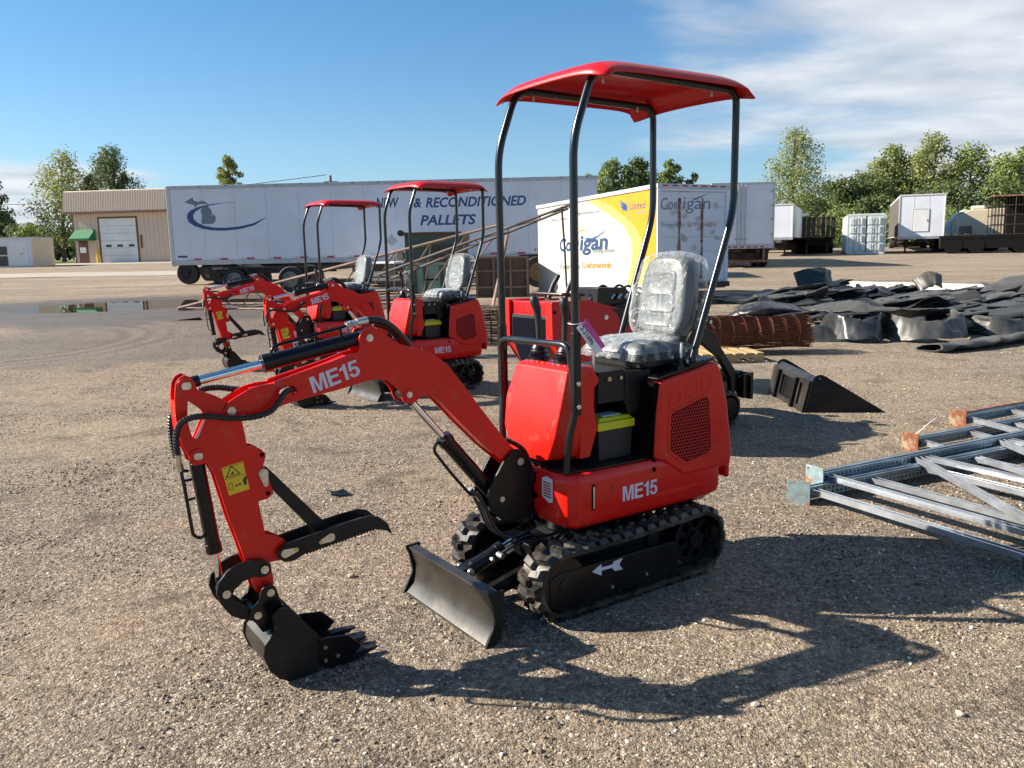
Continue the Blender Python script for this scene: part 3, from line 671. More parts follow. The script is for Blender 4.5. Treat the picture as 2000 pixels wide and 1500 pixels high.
    quadart(circ((.035, .57), .012, 14), 'dark', lb, (fx, 0, 0), (0, 1, 0), (0, 0, 1), 'round_hole')
    quadart(rpoly([(.03, .478), (.085, .478), (.085, .503), (.03, .503)], .011), 'dark', lb, (fx, 0, 0), (0, 1, 0), (0, 0, 1), 'slot_hole')
    # engine cover
    ec = [(-.20, .622), (-.258, .600), (-.392, .512), (-.722, .512), (-.728, .60), (-.690, .84), (-.640, 1.00), (-.610, 1.046), (-.235, .985), (-.213, .83)]
    g = G(); g.prism(ec, -.300, .310); co_ = g.obj('engine_cover', 'red', R, bevel=.018, seg=4)
    g = G(); g.prism([(-.225, .988), (-.60, 1.050), (-.612, 1.060), (-.60, 1.066), (-.225, 1.000)], -.285, .292); g.obj('cover_top', 'black', co_, bevel=.003)
    g = G(); g.prism([(-.648, 1.035), (-.60, 1.05), (-.655, .93), (-.728, .62), (-.735, .44), (-.76, .43), (-.765, .62), (-.70, .92)], -.27, .27); g.obj('counterweight', 'red', R, bevel=.02, seg=3)
    # grille
    gp_ = [(-.296, .826), (-.522, .883), (-.549, .868), (-.570, .633), (-.555, .603), (-.402, .578), (-.293, .652)]
    cen = (sum(p[0] for p in gp_) / 7, sum(p[1] for p in gp_) / 7)
    def sc_(k): return [(cen[0] + (p[0] - cen[0]) * k, cen[1] + (p[1] - cen[1]) * k) for p in gp_]
    g = G(); g.prism(rpoly(sc_(1.10), .02), .309, .3135, [rpoly(sc_(1.0), .015)]); fr = g.obj('grille_frame', 'red', co_, bevel=.0018)
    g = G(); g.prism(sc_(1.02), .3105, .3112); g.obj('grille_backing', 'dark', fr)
    g = G(); s = .0105; inner = .72
    zlo, zhi = .57, .89; j = 0; z = zlo
    while z < zhi:
        x = -.58 + (s * .866 if j % 2 else 0)
        while x < -.28:
            if inside((x, z), sc_(1.0)):
                o_ = [(x + s * cos(pi / 6 + k * pi / 3), z + s * sin(pi / 6 + k * pi / 3)) for k in range(6)]
                i_ = [(x + s * inner * cos(pi / 6 + k * pi / 3), z + s * inner * sin(pi / 6 + k * pi / 3)) for k in range(6)]
                vs = [(p[0], .3128, p[1]) for p in o_] + [(p[0], .3128, p[1]) for p in i_] + [(p[0], .3113, p[1]) for p in i_]
                g.add(vs, [(k, (k + 1) % 6, (k + 1) % 6 + 6, k + 6) for k in range(6)] + [(k + 6, (k + 1) % 6 + 6, (k + 1) % 6 + 12, k + 12) for k in range(6)])
            x += s * 1.732
        z += s * 1.5; j += 1
    me_ = g.obj('honeycomb_mesh', 'red2', fr, smooth=0, fix=False); me_['kind'] = 'stuff'
    for P in ([(-.285, .912), (-.318, .920), (-.368, .924), (-.356, .870), (-.291, .857)], [(-.395, .942), (-.478, .957), (-.469, .895), (-.396, .880)], [(-.499, .962), (-.573, .973), (-.552, .922), (-.500, .906)]):
        c = (sum(p[0] for p in P) / len(P), sum(p[1] for p in P) / len(P)); q = [(c[0] + (p[0] - c[0]) * .80, c[1] + (p[1] - c[1]) * .80) for p in P]
        g = G(); g.prism(rpoly(P, .010), .309, .3125, [rpoly(q, .008)]); g.obj('pressed_panel', 'red', co_, bevel=.0015)
    # seat box, recess, floor
    g = G(); g.bb((-.235, -.20, .60), (.02, .02, .90)); g.bb((-.232, -.28, .60), (-.20, .295, .98)); g.obj('inner_bulkhead', 'dark', R)
    g = G(); g.bb((.055, -.20, .90), (-.10, .205, 1.045)); g.bb((-.108, -.20, .88), (-.27, .20, 1.03)); g.prism([(-.115, .88), (-.20, .88), (-.195, .84), (-.14, .825), (-.12, .85)], .195, .201)
    sb = g.obj('seat_box', 'blackm', R, bevel=.006)
    bolt('box_knob', (-.005, .206, 1.01), (0, 1, 0), .011, 'brass', sb); bolt('box_latch', (-.075, .206, 1.01), (0, 1, 0), .008, 'zinc', sb); bolt('box_latch', (-.235, .201, .91), (0, 1, 0), .008, 'zinc', sb)
    g = G(); g.prism([(.275, -.25), (.285, .20), (.26, .252), (.14, .268), (-.20, .272), (-.20, -.27), (.2, -.27)], .619, .627, plane='XY')
    for k in range(26):
        for j in range(24):
            xx, yy = .27 - k * .018, -.25 + j * .0215
            g.box((xx, yy, .628), (.010, .0028, .003), rz=(.7 if (k + j) % 2 else -.7))
    g.obj('floor_plate', 'black', R)
    # front console
    rows = [(1.078, .200, .180, .085, .185), (1.066, .224, .198, .066, .200), (.915, .276, .214, .070, .200), (.78, .300, .200, .080, .200), (.67, .302, .150, .095, .190), (.645, .290, .085, .11, .15)]
    g = G(); g.loft([[(a, -w, z), (a, w, z), (b_, wb, z), (b_, -wb, z)] for z, a, w, b_, wb in rows]); con = g.obj('front_console', 'red', R, bevel=.012, seg=3)
    g = G(); g.prism([(.085, 1.06), (.055, 1.03), (.042, 1.005), (.086, .965), (.06, .78), (.105, .66), (.16, .66), (.16, 1.06)], .10, .2035); g.obj('console_side', 'red', con, bevel=.006)
    for yy, lean in ((-.155, 0), (.045, .03)):
        g = G()
        rr = [.056, .050, .052, .042, .045, .034, .037, .026, .020]; zz = [1.072, 1.088, 1.094, 1.108, 1.114, 1.128, 1.134, 1.152, 1.17]
        g.loft([[(.12 + r_ * cos(a), yy + r_ * sin(a), z_) for a in [2 * pi * k / 18 for k in range(18)]] for r_, z_ in zip(rr, zz)])
        bo = g.obj('lever_boot', 'hose', R, smooth=50)
        g = G(); g.tube([(.12, yy, 1.165), (.12, yy, 1.19), (.121, yy + lean * .2, 1.25), (.124, yy + lean * .4, 1.29), (.13, yy + lean * .6, 1.325), (.142, yy + lean, 1.352), (.146, yy + lean, 1.372), (.144, yy + lean, 1.382)], .02, 14,
                        rs=[.012, .013, .0155, .0165, .021, .0225, .020, .010])
        g.obj('lever_grip', 'greyplastic', bo, smooth=60)
    g = G()
    for k in range(9): g.cyl((.19, -.16 + k * .042, 1.074), (.19, -.16 + k * .042, 1.084), .004, 6)
    g.obj('console_screws', 'zinc', con)['kind'] = 'stuff'
    # handrail and canopy hoops
    g = G(); g.tube(fillet([(.245, -.285, .95), (.258, -.272, 1.18), (.258, .25, 1.19), (.245, .272, .98)], .05), .0155, 12); g.obj('handrail', 'tube', R)
    for sg in (1, -1):
        g = G(); g.tube(fillet([(.275, .245 * sg, .625), (.270, .262 * sg, .79), (.248, .280 * sg, .90), (.243, .280 * sg, 1.20)], .06), .0165, 12)
        g.obj('post_foot', 'tube', R)
        g = G(); g.bb((.226, .266 * sg, .885), (.266, .296 * sg, 1.245)); sq = g.obj('post_sleeve', 'black', R, bevel=.004)
        for zz in (.925, 1.025): bolt('sleeve_bolt', (.246, .296 * sg, zz), (0, sg, 0), .0105, 'zinc', sq)
        g = G(); g.tube(fillet([(.245, .279 * sg, 1.20), (.248, .279 * sg, 2.045), (.138, .279 * sg, 2.335), (-.705, .279 * sg, 2.318), (-.738, .279 * sg, 2.28), (-.738, .276 * sg, 1.765), (-.468, .268 * sg, 1.04)], .09, 7), .0175, 14)
        g.obj('canopy_hoop', 'tube', R)
        g = G(); g.box((-.475, .268 * sg, 1.052), (.10, .07, .008), ry=.16); g.obj('post_base', 'black', R, bevel=.001)
        for xx in (-.445, -.505): bolt('base_bolt', (xx, .268 * sg, 1.055), (0, 0, 1), .008, 'zinc', R, hexa=True)
    # canopy shell
    def cf(u, v):
        a = u * 2 - 1; b_ = v * 2 - 1
        x = -.2755 + a * .455; y = b_ * .372
        ed = max(abs(a), abs(b_)); d = (1 - abs(a) ** 7) * (1 - abs(b_) ** 9)
        z = 2.314 + .056 * d ** .6 + .010 * (1 - b_ * b_)
        cl_ = (abs(a) * abs(b_)) ** 6; z -= .020 * cl_
        z -= (.012 if a > 0 else .03) * max(0, abs(a) - .93) / .07
        x += .022 * max(0, abs(a) - .95) / .05 * (1 if a > 0 else -1); y += .016 * max(0, abs(b_) - .95) / .05 * (1 if b_ > 0 else -1)
        if a > 0: z += .0
        x += .02 * a * cl_; y += .018 * b_ * cl_
        x -= (.05 * (abs(a) ** 8) * a) * (abs(b_) ** 10)
        return (x, y, z)
    g = G(); g.grid(cf, 48, 44); cn = g.obj('canopy', 'red2', R, smooth=60, fix=False)
    sd = cn.modifiers.new('thickness', 'SOLIDIFY'); sd.thickness = .007; sd.offset = -1
    for xx, yy in ((.06, .25), (-.60, .25), (.06, -.25), (-.60, -.25)): bolt('canopy_bolt', (xx, yy, 2.305), (0, 0, -1), .006, 'zinc', cn, hl=.02, hexa=True)
    # seat
    st = bpy.data.objects.new('seat', None); COL.objects.link(st); st.parent = R
    g = G()
    def cush(u, v):
        a = u * 2 - 1; b_ = v * 2 - 1; e = (max(0, 1 - abs(a) ** 6) * max(0, 1 - abs(b_) ** 6)) ** .4
        return (-.365 + a * .185, .01 + b_ * .205, 1.105 + .05 * e + .012 * b_ * b_ * e + .006 * sin(a * 9) * e)
    g.grid(cush, 20, 20); g.prism(rpoly([(-.19, -.18), (-.19, .20), (-.54, .20), (-.54, -.18)], .03), 1.075, 1.108, plane='XY')
    g.obj('seat_cushion', 'seat', st, smooth=60, fix=False)
    bx, bz, by = -.555, 1.175, .02
    def pad(w, h_, t_, x0, z0, bul, n=22):
        """rounded back pad in the leaning plane; returns rings from front to back"""
        out = []
        for dx, sc in ((t_, .80), (t_ * .97, .88), (t_ * .72, .97), (t_ * .3, 1.0), (-.02, .97), (-.035, .85)):
            ring = []
            for k in range(40):
                a = 2 * pi * k / 40; ca, sa = cos(a), sin(a)
                e = 7 if sa < 0 else 3.8
                rr_ = (abs(ca) ** e + abs(sa) ** e) ** (-1 / e)
                yy = ca * rr_ * w * sc * (1 - .10 * max(0, sa * rr_)); zz = sa * rr_ * h_ * (sc * .5 + .5)
                ring.append((x0 + dx - (zz + h_) * .16, by + yy, z0 + h_ + zz))
            out.append(ring)
        return out
    g = G(); g.loft(pad(.168, .190, .075, bx, bz, 0)); bk = g.obj('seat_back', 'seat', st, smooth=60)
    for w_, zc, hh in ((.098, .245, .060), (.104, .150, .048), (.100, .065, .030)):
        g = G(); rings = []
        for dx, sc in ((.0, 1.0), (.006, .97), (.008, .90), (.006, .80)):
            rings.append([(bx + .0745 + dx - (zc + z_ * sc) * .16, by + y_ * sc, bz + zc + z_ * sc) for y_, z_ in rpoly([(-w_, -hh), (w_, -hh), (w_ * .95, hh), (-w_ * .95, hh)], .03, 5)])
        g.loft(rings); g.obj('quilted_panel', 'seat', bk, smooth=60)
    # clear film round back and cushion
    g = G()
    rg = []
    for i, (dx, sc, zs) in enumerate(((.092, .86, .98), (.095, .95, 1.0), (.082, 1.05, 1.04), (.045, 1.13, 1.07), (.0, 1.15, 1.07), (-.05, 1.08, 1.04), (-.06, .9, .98))):
        ring = []
        for k in range(72):
            a = 2 * pi * k / 72; ca, sa = cos(a), sin(a); e = 6 if sa < 0 else 3.5; rr_ = (abs(ca) ** e + abs(sa) ** e) ** (-1 / e)
            wv = 1 + .022 * sin(k * .9 + i * 1.3) * (1 if i > 1 else .3) + .02 * noise.noise(Vector((k * .4, i, 0)))
            yy = ca * rr_ * .172 * sc * wv + (-.025 if ca < 0 and sa < .2 else 0) * (i > 1); zz = sa * rr_ * .194 * zs * wv
            ring.append((bx + dx - (zz + .19) * .16, by + yy, bz + .19 + zz))
        rg.append(ring)
    g.loft(rg, cap=True); g.obj('plastic_cover', 'film', st, smooth=80)
    g = G()
    def cf2(u, v):
        a = u * 2 - 1; b_ = v * 2 - 1; e = (max(0, 1 - abs(a) ** 4) * max(0, 1 - abs(b_) ** 4)) ** .35
        return (-.365 + a * .200 + .006 * sin(b_ * 17), .01 + b_ * .222 + .006 * sin(a * 15), 1.072 + .098 * e + .004 * sin(a * 21 + b_ * 8) * e)
    g.grid(cf2, 40, 40); g.obj('plastic_cover', 'film', st, smooth=80, fix=False)
    g = G(); g.prism(rpoly([(-.160, 1.070), (-.170, 1.095), (-.40, 1.112), (-.50, 1.135), (-.545, 1.20), (-.60, 1.345), (-.62, 1.36), (-.635, 1.33), (-.60, 1.20), (-.555, 1.10), (-.50, 1.055), (-.42, 1.045), (-.25, 1.04)], .01), .195, .207)
    g.prism(rpoly([(-.40, 1.112), (-.50, 1.135), (-.545, 1.20), (-.60, 1.345), (-.62, 1.36), (-.635, 1.33), (-.60, 1.20), (-.555, 1.10), (-.50, 1.055)], .01), -.195, -.183)
    g.box((-.36, .01, 1.055), (.30, .36, .035)); g.box((-.34, .0, 1.03), (.24, .30, .03))
    br = g.obj('seat_bracket', 'blackm', st, bevel=.002)
    for xx, zz in ((-.603, 1.335), (-.577, 1.245), (-.49, 1.10), (-.40, 1.075), (-.56, 1.14)): bolt('bracket_bolt', (xx, .207, zz), (0, 1, 0), .009, 'zinc', br)
    g = G(); g.cyl((-.405, .26, 1.035), (-.425, .25, 1.155), .0065, 10); g.obj('throttle_rod', 'zinc', R)
    g = G(); g.cyl((-.425, .25, 1.15), (-.427, .25, 1.18), .022, 12); g.cyl((-.40, .262, 1.02), (-.41, .258, 1.075), .013, 10); g.cyl((-.39, .235, 1.025), (-.39, .285, 1.025), .026, 14); g.tube(smoothpath([(-.36, .27, 1.03), (-.33, .255, 1.01), (-.30, .24, .98), (-.31, .22, .93)], 6), .006, 6)
    g.obj('throttle_lever', 'black', R)['kind'] = 'stuff'
    g = G(); g.cyl((.035, .15, 1.05), (.035, .15, 1.13), .006, 8); g.cyl((.035, .15, 1.12), (.035, .15, 1.15), .011, 8); g.obj('safety_lever', 'zinc', R)
    # --- swing post and boom foot
    sw = [(.475, .680), (.425, .722), (.385, .715), (.345, .665), (.322, .630), (.318, .42), (.38, .385), (.47, .385), (.545, .45), (.570, .515), (.560, .560)]
    spo = bpy.data.objects.new('swing_post', None); COL.objects.link(spo); spo.parent = R
    for sg in (1, -1):
        g = G(); g.prism(rpoly(sw, .018), sg * .050, sg * .062); g.obj('post_plate', 'black', spo, bevel=.0015)
        bolt('pivot_pin', (.394, .062 * sg, .661), (0, sg, 0), .017, 'zinc', spo); bolt('pivot_pin', (.494, .062 * sg, .504), (0, sg, 0), .013, 'zinc', spo, hl=.004)
    g = G(); g.prism([(.33, .39), (.46, .39), (.53, .45), (.50, .47), (.40, .47), (.40, .60), (.35, .62), (.33, .58)], -.05, .05); g.cyl((.33, 0, .36), (.33, 0, .60), .05, 20); g.bb((.24, -.07, .38), (.34, .07, .42)); g.bb((.24, -.07, .55), (.34, .07, .60))
    g.obj('post_core', 'black', spo, bevel=.003)
    # boom
    bo = [(1.650, 1.079), (1.610, 1.100), (1.568, 1.119), (1.521, 1.128), (1.479, 1.128), (1.476, 1.136), (1.254, 1.188), (1.169, 1.212), (1.140, 1.218), (1.133, 1.235), (1.134, 1.272), (1.116, 1.300), (1.083, 1.308), (1.041, 1.294), (1.001, 1.262), (.954, 1.232), (.881, 1.210), (.814, 1.180), (.746, 1.134), (.678, 1.052), (.593, .938), (.490, .807), (.425, .730), (.395, .700), (.365, .680), (.362, .648), (.390, .630), (.430, .632), (.470, .667), (.508, .699), (.568, .752), (.684, .872), (.780, .976), (.812, .998), (.835, 1.005), (.865, 1.010), (.885, .998), (.905, .986), (.930, .984), (.952, .996), (.960, 1.018), (.968, 1.042), (.987, 1.066), (1.018, 1.092), (1.05, 1.100), (1.12, 1.098), (1.21, 1.080), (1.422, 1.049), (1.45, 1.043), (1.506, 1.025), (1.542, 1.021), (1.610, 1.026), (1.640, 1.016), (1.662, 1.028), (1.668, 1.050)]
    slot = rpoly([(1.466, 1.088), (1.455, 1.104), (1.414, 1.113), (1.396, 1.104), (1.394, 1.088), (1.410, 1.075), (1.450, 1.073)], .008)
    bm_ = bpy.data.objects.new('boom', None); COL.objects.link(bm_); bm_.parent = R
    for sg in (1, -1):
        g = G(); g.prism(bo, sg * .046, sg * .038, [slot]); pl = g.obj('boom_plate', 'red', bm_, bevel=.0015)
        if sg > 0: me15(pl, (1.330, .046, 1.074), (-.965, 0, .262), (.262, 0, .965), .204, .064)
        for p, r_ in (((1.091, 1.268), .0145), ((.927, 1.024), .0125)): 
            g = G(); g.prism(circ(p, r_ * 1.9, 24), sg * .046, sg * .051); g.obj('pin_boss', 'red', pl, bevel=.002)
            bolt('boom_pin', (p[0], .051 * sg, p[1]), (0, sg, 0), r_, 'zinc', pl, hl=.003)
        bolt('boom_pin', (1.642, .046 * sg, 1.046), (0, sg, 0), .0165, 'zinc', pl, hl=.006, hexa=True)
    top = [p for p in bo[2:12]] 
    core = [(1.555, 1.112), (1.478, 1.120), (1.254, 1.178), (1.175, 1.202), (1.150, 1.190), (1.09, 1.215), (1.00, 1.238), (.954, 1.224), (.881, 1.202), (.814, 1.172), (.746, 1.126), (.678, 1.044), (.593, .930), (.490, .799), (.44, .735), (.46, .68), (.508, .707), (.568, .760), (.684, .880), (.775, .980), (.83, 1.015), (.88, 1.022), (.93, 1.06), (.98, 1.09), (1.018, 1.100), (1.05, 1.107), (1.12, 1.105), (1.21, 1.087), (1.38, 1.064), (1.38, 1.12), (1.475, 1.11), (1.475, 1.09), (1.55, 1.08)]
    g = G(); g.prism(core, -.038, .038); g.obj('boom_box', 'red', bm_)
    # dipper
    dp = [(1.828, 1.120), (1.822, 1.160), (1.810, 1.180), (1.790, 1.190), (1.770, 1.180), (1.758, 1.160), (1.752, 1.138), (1.738, 1.126), (1.672, 1.094), (1.654, 1.080), (1.630, 1.045), (1.604, 1.005), (1.596, .950), (1.592, .903), (1.568, .903), (1.542, .888), (1.524, .866), (1.531, .841), (1.538, .824), (1.529, .80), (1.520, .77), (1.510, .733), (1.506, .712), (1.530, .694), (1.565, .692), (1.552, .60), (1.548, .560), (1.515, .548), (1.478, .524), (1.465, .495), (1.470, .462), (1.50, .445), (1.536, .448), (1.528, .37), (1.532, .325), (1.548, .318), (1.572, .322), (1.590, .335), (1.602, .352), (1.620, .433), (1.646, .541), (1.673, .635), (1.696, .738), (1.712, .810), (1.720, .830), (1.733, .856), (1.747, .866), (1.780, .862), (1.796, .880), (1.800, .902), (1.818, .943), (1.829, 1.005), (1.831, 1.064)]
    hole = [(1.786, 1.100), (1.735, 1.056), (1.723, 1.040), (1.768, .948), (1.782, .97), (1.793, 1.03)]
    dd = bpy.data.objects.new('dipper_arm', None); COL.objects.link(dd); dd.parent = R
    for sg in (1, -1):
        g = G(); g.prism(dp, sg * .036, sg * .028, [rpoly(hole, .01)]); pl = g.obj('dipper_plate', 'red', dd, bevel=.0015)
        for p, r_ in (((1.789, 1.152), .0165), ((1.768, .897), .0155)):
            g = G(); g.prism(circ(p, r_ * 1.75, 24), sg * .036, sg * .042); g.obj('pin_boss', 'red', pl, bevel=.002)
            g = G(); g.prism(rpoly([(p[0] - r_, p[1] - r_ * .8), (p[0] + r_, p[1] - r_ * .8), (p[0] + r_, p[1] + r_ * .8), (p[0] - r_, p[1] + r_ * .8)], r_ * .7, 5), sg * .042, sg * .047); g.obj('dipper_pin', 'zinc', pl, bevel=.001)
        if sg > 0:
            q = quadart([(-1.690, .840), (-1.612, .853), (-1.594, .745), (-1.670, .733)], 'stick', pl, (0, .036, 0), (-1, 0, 0), (0, 0, 1), 'warning_decal')
            quadart([(-1.678, .800), (-1.623, .808), (-1.655, .845)], 'ink', q, (0, .0368, 0), (-1, 0, 0), (0, 0, 1), 'triangle_symbol', holes=[[(-1.672, .8035), (-1.629, .810), (-1.654, .8385)]])
            quadart([(-1.660, .809), (-1.645, .812), (-1.651, .823)], 'ink', q, (0, .0368, 0), (-1, 0, 0), (0, 0, 1), 'hand_symbol')
            quadart([(-1.6875, .836), (-1.6145, .849), (-1.6145, .8475), (-1.6875, .8345)], 'ink', q, (0, .0368, 0), (-1, 0, 0), (0, 0, 1), 'frame_line')
            quadart([(-1.681, .795), (-1.604, .806), (-1.604, .8045), (-1.681, .7935)], 'ink', q, (0, .0368, 0), (-1, 0, 0), (0, 0, 1), 'frame_line')
            quadart([(-1.612, .763), (-1.603, .765), (-1.604, .784), (-1.600, .789), (-1.604, .796), (-1.610, .795), (-1.612, .788), (-1.618, .783)], 'ink', q, (0, .0368, 0), (-1, 0, 0), (0, 0, 1), 'person_symbol')
            quadart([(-1.646, .766), (-1.640, .773), (-1.640, .768), (-1.630, .770), (-1.630, .775), (-1.622, .770), (-1.629, .763), (-1.629, .767), (-1.640, .765), (-1.640, .760)], 'ink', q, (0, .0368, 0), (-1, 0, 0), (0, 0, 1), 'double_arrow')
            quadart([(-1.667, .751), (-1.652, .754), (-1.656, .780), (-1.671, .777)], 'ink', q, (0, .0368, 0), (-1, 0, 0), (0, 0, 1), 'block_symbol', holes=[[(-1.6655, .753), (-1.6537, .7555), (-1.657, .778), (-1.6693, .7755)]])
    core = [(1.830, 1.10), (1.828, 1.0), (1.80, .92), (1.790, .93), (1.805, 1.0), (1.806, 1.10)]
    g = G(); g.prism(core, -.028, .028)
    g.prism([(1.750, 1.128), (1.672, 1.086), (1.636, 1.05), (1.61, 1.005), (1.600, .90), (1.58, .70), (1.56, .56), (1.54, .40), (1.545, .37), (1.585, .37), (1.612, .433), (1.638, .541), (1.665, .635), (1.688, .738), (1.704, .810), (1.715, .835), (1.72, .87), (1.765, .945), (1.715, 1.04)], -.028, .028)
    g.obj('dipper_box', 'red', dd)
    # bucket linkage
    lk_ = [(1.565, .468), (1.541, .445), (1.541, .415), (1.560, .403), (1.582, .402), (1.605, .413), (1.647, .403), (1.680, .380), (1.690, .361), (1.678, .334), (1.648, .312), (1.632, .290), (1.610, .290), (1.583, .272), (1.590, .245), (1.620, .240), (1.663, .260), (1.700, .283), (1.733, .335), (1.746, .380), (1.737, .419), (1.701, .458), (1.655, .475), (1.608, .478)]
    ko = bpy.data.objects.new('bucket_linkage', None); COL.objects.link(ko); ko.parent = R
    for sg in (1, -1):
        g = G(); g.prism(lk_, sg * .045, sg * .056); g.obj('link_plate', 'blackm', ko, bevel=.0015)
        for p in ((1.566, .432), (1.712, .372)): bolt('link_pin', (p[0], .056 * sg, p[1]), (0, sg, 0), .0155, 'zinc', ko, hl=.007)
    for (xx, zz, rr_) in ((1.712, .372, .016), (1.608, .266, .016), (1.566, .432, .02)):
        g = G(); g.cyl((xx, -.06, zz), (xx, .06, zz), rr_, 16); g.obj('link_shaft', 'black', ko)
    # thumb
    th = [(1.514, .484), (1.500, .503), (1.477, .514), (1.353, .532), (1.225, .548), (1.132, .555), (1.092, .543), (1.053, .506), (1.034, .453), (1.060, .478), (1.095, .489)]
    n_ = 22
    for k in range(n_ + 1):
        u = k / n_; x_ = 1.105 + (1.40 - 1.105) * u; z_ = .490 + (.452 - .490) * u
        th += [(x_, z_ - .0), (x_ + .004, z_ + .007)]
    th += [(1.451, .441), (1.487, .443), (1.510, .460)]
    to = bpy.data.objects.new('thumb', None); COL.objects.link(to); to.parent = R
    for sg in (1, -1):
        g = G(); g.prism(th, sg * .052, sg * .061); g.obj('thumb_plate', 'blackm', to, bevel=.001)
        for (a, b_), ph in (((1.485, .478), (1.442, .483)), ((1.301, .502), (1.342, .492))) and [(((1.485, .478), (1.442, .483)), 0), (((1.301, .502), (1.342, .492)), 0)]:
            c1, c2 = Vector(a), Vector(b_); d_ = (c2 - c1); an = math.atan2(d_.y, d_.x); P = []
            for k in range(13): P.append((c1.x + .017 * cos(an + pi / 2 + pi * k / 12), c1.y + .017 * sin(an + pi / 2 + pi * k / 12)))
            for k in range(9): P.append((c2.x + .009 * cos(an - pi / 2 + pi * k / 8), c2.y + .009 * sin(an - pi / 2 + pi * k / 8)))
            g = G(); g.prism(P, sg * .061, sg * .066); kp = g.obj('pin_keeper', 'zinc', to, bevel=.0008)
            bolt('keeper_bolt', (b_[0], .066 * sg, b_[1]), (0, sg, 0), .0065, 'brass', to, hl=.004, hexa=True)
            bolt('thumb_pin', (a[0], .066 * sg, a[1]), (0, sg, 0), .012, 'zinc', to, hl=.002)
    g = G(); g.box((1.20, 0, .515), (.14, .10, .010), ry=.12); g.box((1.095, 0, .515), (.05, .10, .008), ry=-.4); g.box((1.39, 0, .485), (.10, .10, .008), ry=.1); g.cyl((1.301, -.06, .502), (1.301, .06, .502), .010, 12); g.obj('thumb_web', 'worn', to, bevel=.001)
    g = G(); g.prism([(1.556, .790), (1.520, .812), (1.500, .790), (1.285, .530), (1.290, .495), (1.325, .495)], -.010, .010); g.obj('thumb_stay', 'blackm', to, bevel=.001)
    g = G()
    for sg in (1, -1):
        P = []
        for k in range(13): P.append((1.540 + .018 * cos(pi * k / 12 - .12), .795 + .018 * sin(pi * k / 12 - .12)))
        for k in range(9): P.append((1.534 + .009 * cos(pi + pi * k / 8 - .12), .752 + .009 * sin(pi + pi * k / 8 - .12)))
        g.prism(P, sg * .036, sg * .042)
        g.cyl((1.540, sg * .040, .795), (1.540, sg * .048, .795), .012, 16)
    g.obj('stay_keeper', 'zinc', to, bevel=.0008)
    for sg in (1, -1):
        for p in ((1.540, .866), (1.527, .716)):
            quadart(circ((-p[0], p[1]), .0085, 14) if sg > 0 else circ(p, .0085, 14), 'dark', dd, (0, .0362 * sg, 0), (-sg, 0, 0), (0, 0, 1), 'lug_hole')
    # bucket
    bp = [(1.572, .275), (1.555, .290), (1.535, .296), (1.512, .290), (1.488, .264), (1.403, .156), (1.385, .120), (1.378, .06), (1.383, .021), (1.444, -.003), (1.505, -.006), (1.557, .017), (1.595, .063), (1.614, .124), (1.607, .168), (1.583, .193), (1.560, .212), (1.562, .245)]
    ku = bpy.data.objects.new('digging_bucket', None); COL.objects.link(ku); ku.parent = R
    for sg in (1, -1):
        g = G(); g.prism(bp, sg * .122, sg * .131); g.obj('bucket_side', 'worn' if sg < 0 else 'blackm', ku, bevel=.001)
        g = G(); g.prism(rpoly([(1.402, .128), (1.375, .134), (1.283, .120), (1.228, .062), (1.290, .004), (1.380, .012), (1.402, .03)], .01), sg * .131, sg * .139); sc2 = g.obj('side_cutter', 'black', ku, bevel=.0012)
        for p in ((1.379, .098), (1.380, .045), (1.330, .050)): bolt('cutter_bolt', (p[0], sg * .139, p[1]), (0, sg, 0), .0085, 'brass', sc2, hexa=True, hl=.006)
    shell = [(1.444, .003), (1.505, .000), (1.552, .022), (1.589, .066), (1.607, .124), (1.600, .165), (1.578, .187), (1.555, .208), (1.556, .245)]
    ins = [(x - .008 if x > 1.45 else x, z + .008) for x, z in shell]
    g = G(); g.prism([(1.262, .004), (1.38, -.002)] + [(x, z - .004) for x, z in shell] + [(x - .008, z + .002) for x, z in shell[::-1]] + [(1.38, .008), (1.262, .010)], -.122, .122); g.obj('bucket_shell', 'worn', ku, bevel=.001)
    g = G(); g.prism([(1.556, .245), (1.50, .285), (1.46, .235), (1.47, .225), (1.505, .265), (1.552, .232)], -.122, .122); g.obj('bucket_top', 'worn', ku)
    for yy in (-.108, 0, .108):
        g = G(); g.loft([[(1.30, yy - .022, -.006), (1.30, yy + .022, -.006), (1.30, yy + .022, .028), (1.30, yy - .022, .028)], [(1.235, yy - .020, .004), (1.235, yy + .020, .004), (1.235, yy + .020, .034), (1.235, yy - .020, .034)],
                       [(1.150, yy - .012, .022), (1.150, yy + .012, .022), (1.150, yy + .012, .028), (1.150, yy - .012, .028)]]); g.obj('bucket_tooth', 'blackm', ku, bevel=.0012)
    for sg in (1, -1):
        g = G(); g.prism(rpoly([(1.587, .358), (1.572, .372), (1.551, .374), (1.533, .360), (1.524, .329), (1.515, .285), (1.480, .235), (1.50, .21), (1.592, .192), (1.616, .235), (1.638, .262), (1.632, .292), (1.600, .315)], .006), sg * .057, sg * .070); g.obj('bucket_ear', 'black', ku, bevel=.0015)
        bolt('bucket_pin', (1.554, .070 * sg, .342), (0, sg, 0), .0145, 'zinc', ku, hl=.006); bolt('bucket_pin', (1.608, .070 * sg, .266), (0, sg, 0), .0145, 'zinc', ku, hl=.006)
    g = G(); g.cyl((1.554, -.07, .342), (1.554, .07, .342), .018, 14); g.obj('ear_shaft', 'black', ku)
    # cylinders, pipes and hoses
    c1 = cylinder(R, (1.091, 0, 1.268), (1.789, 0, 1.152), .415, .0305, .0165, 'dipper_cylinder', .030)
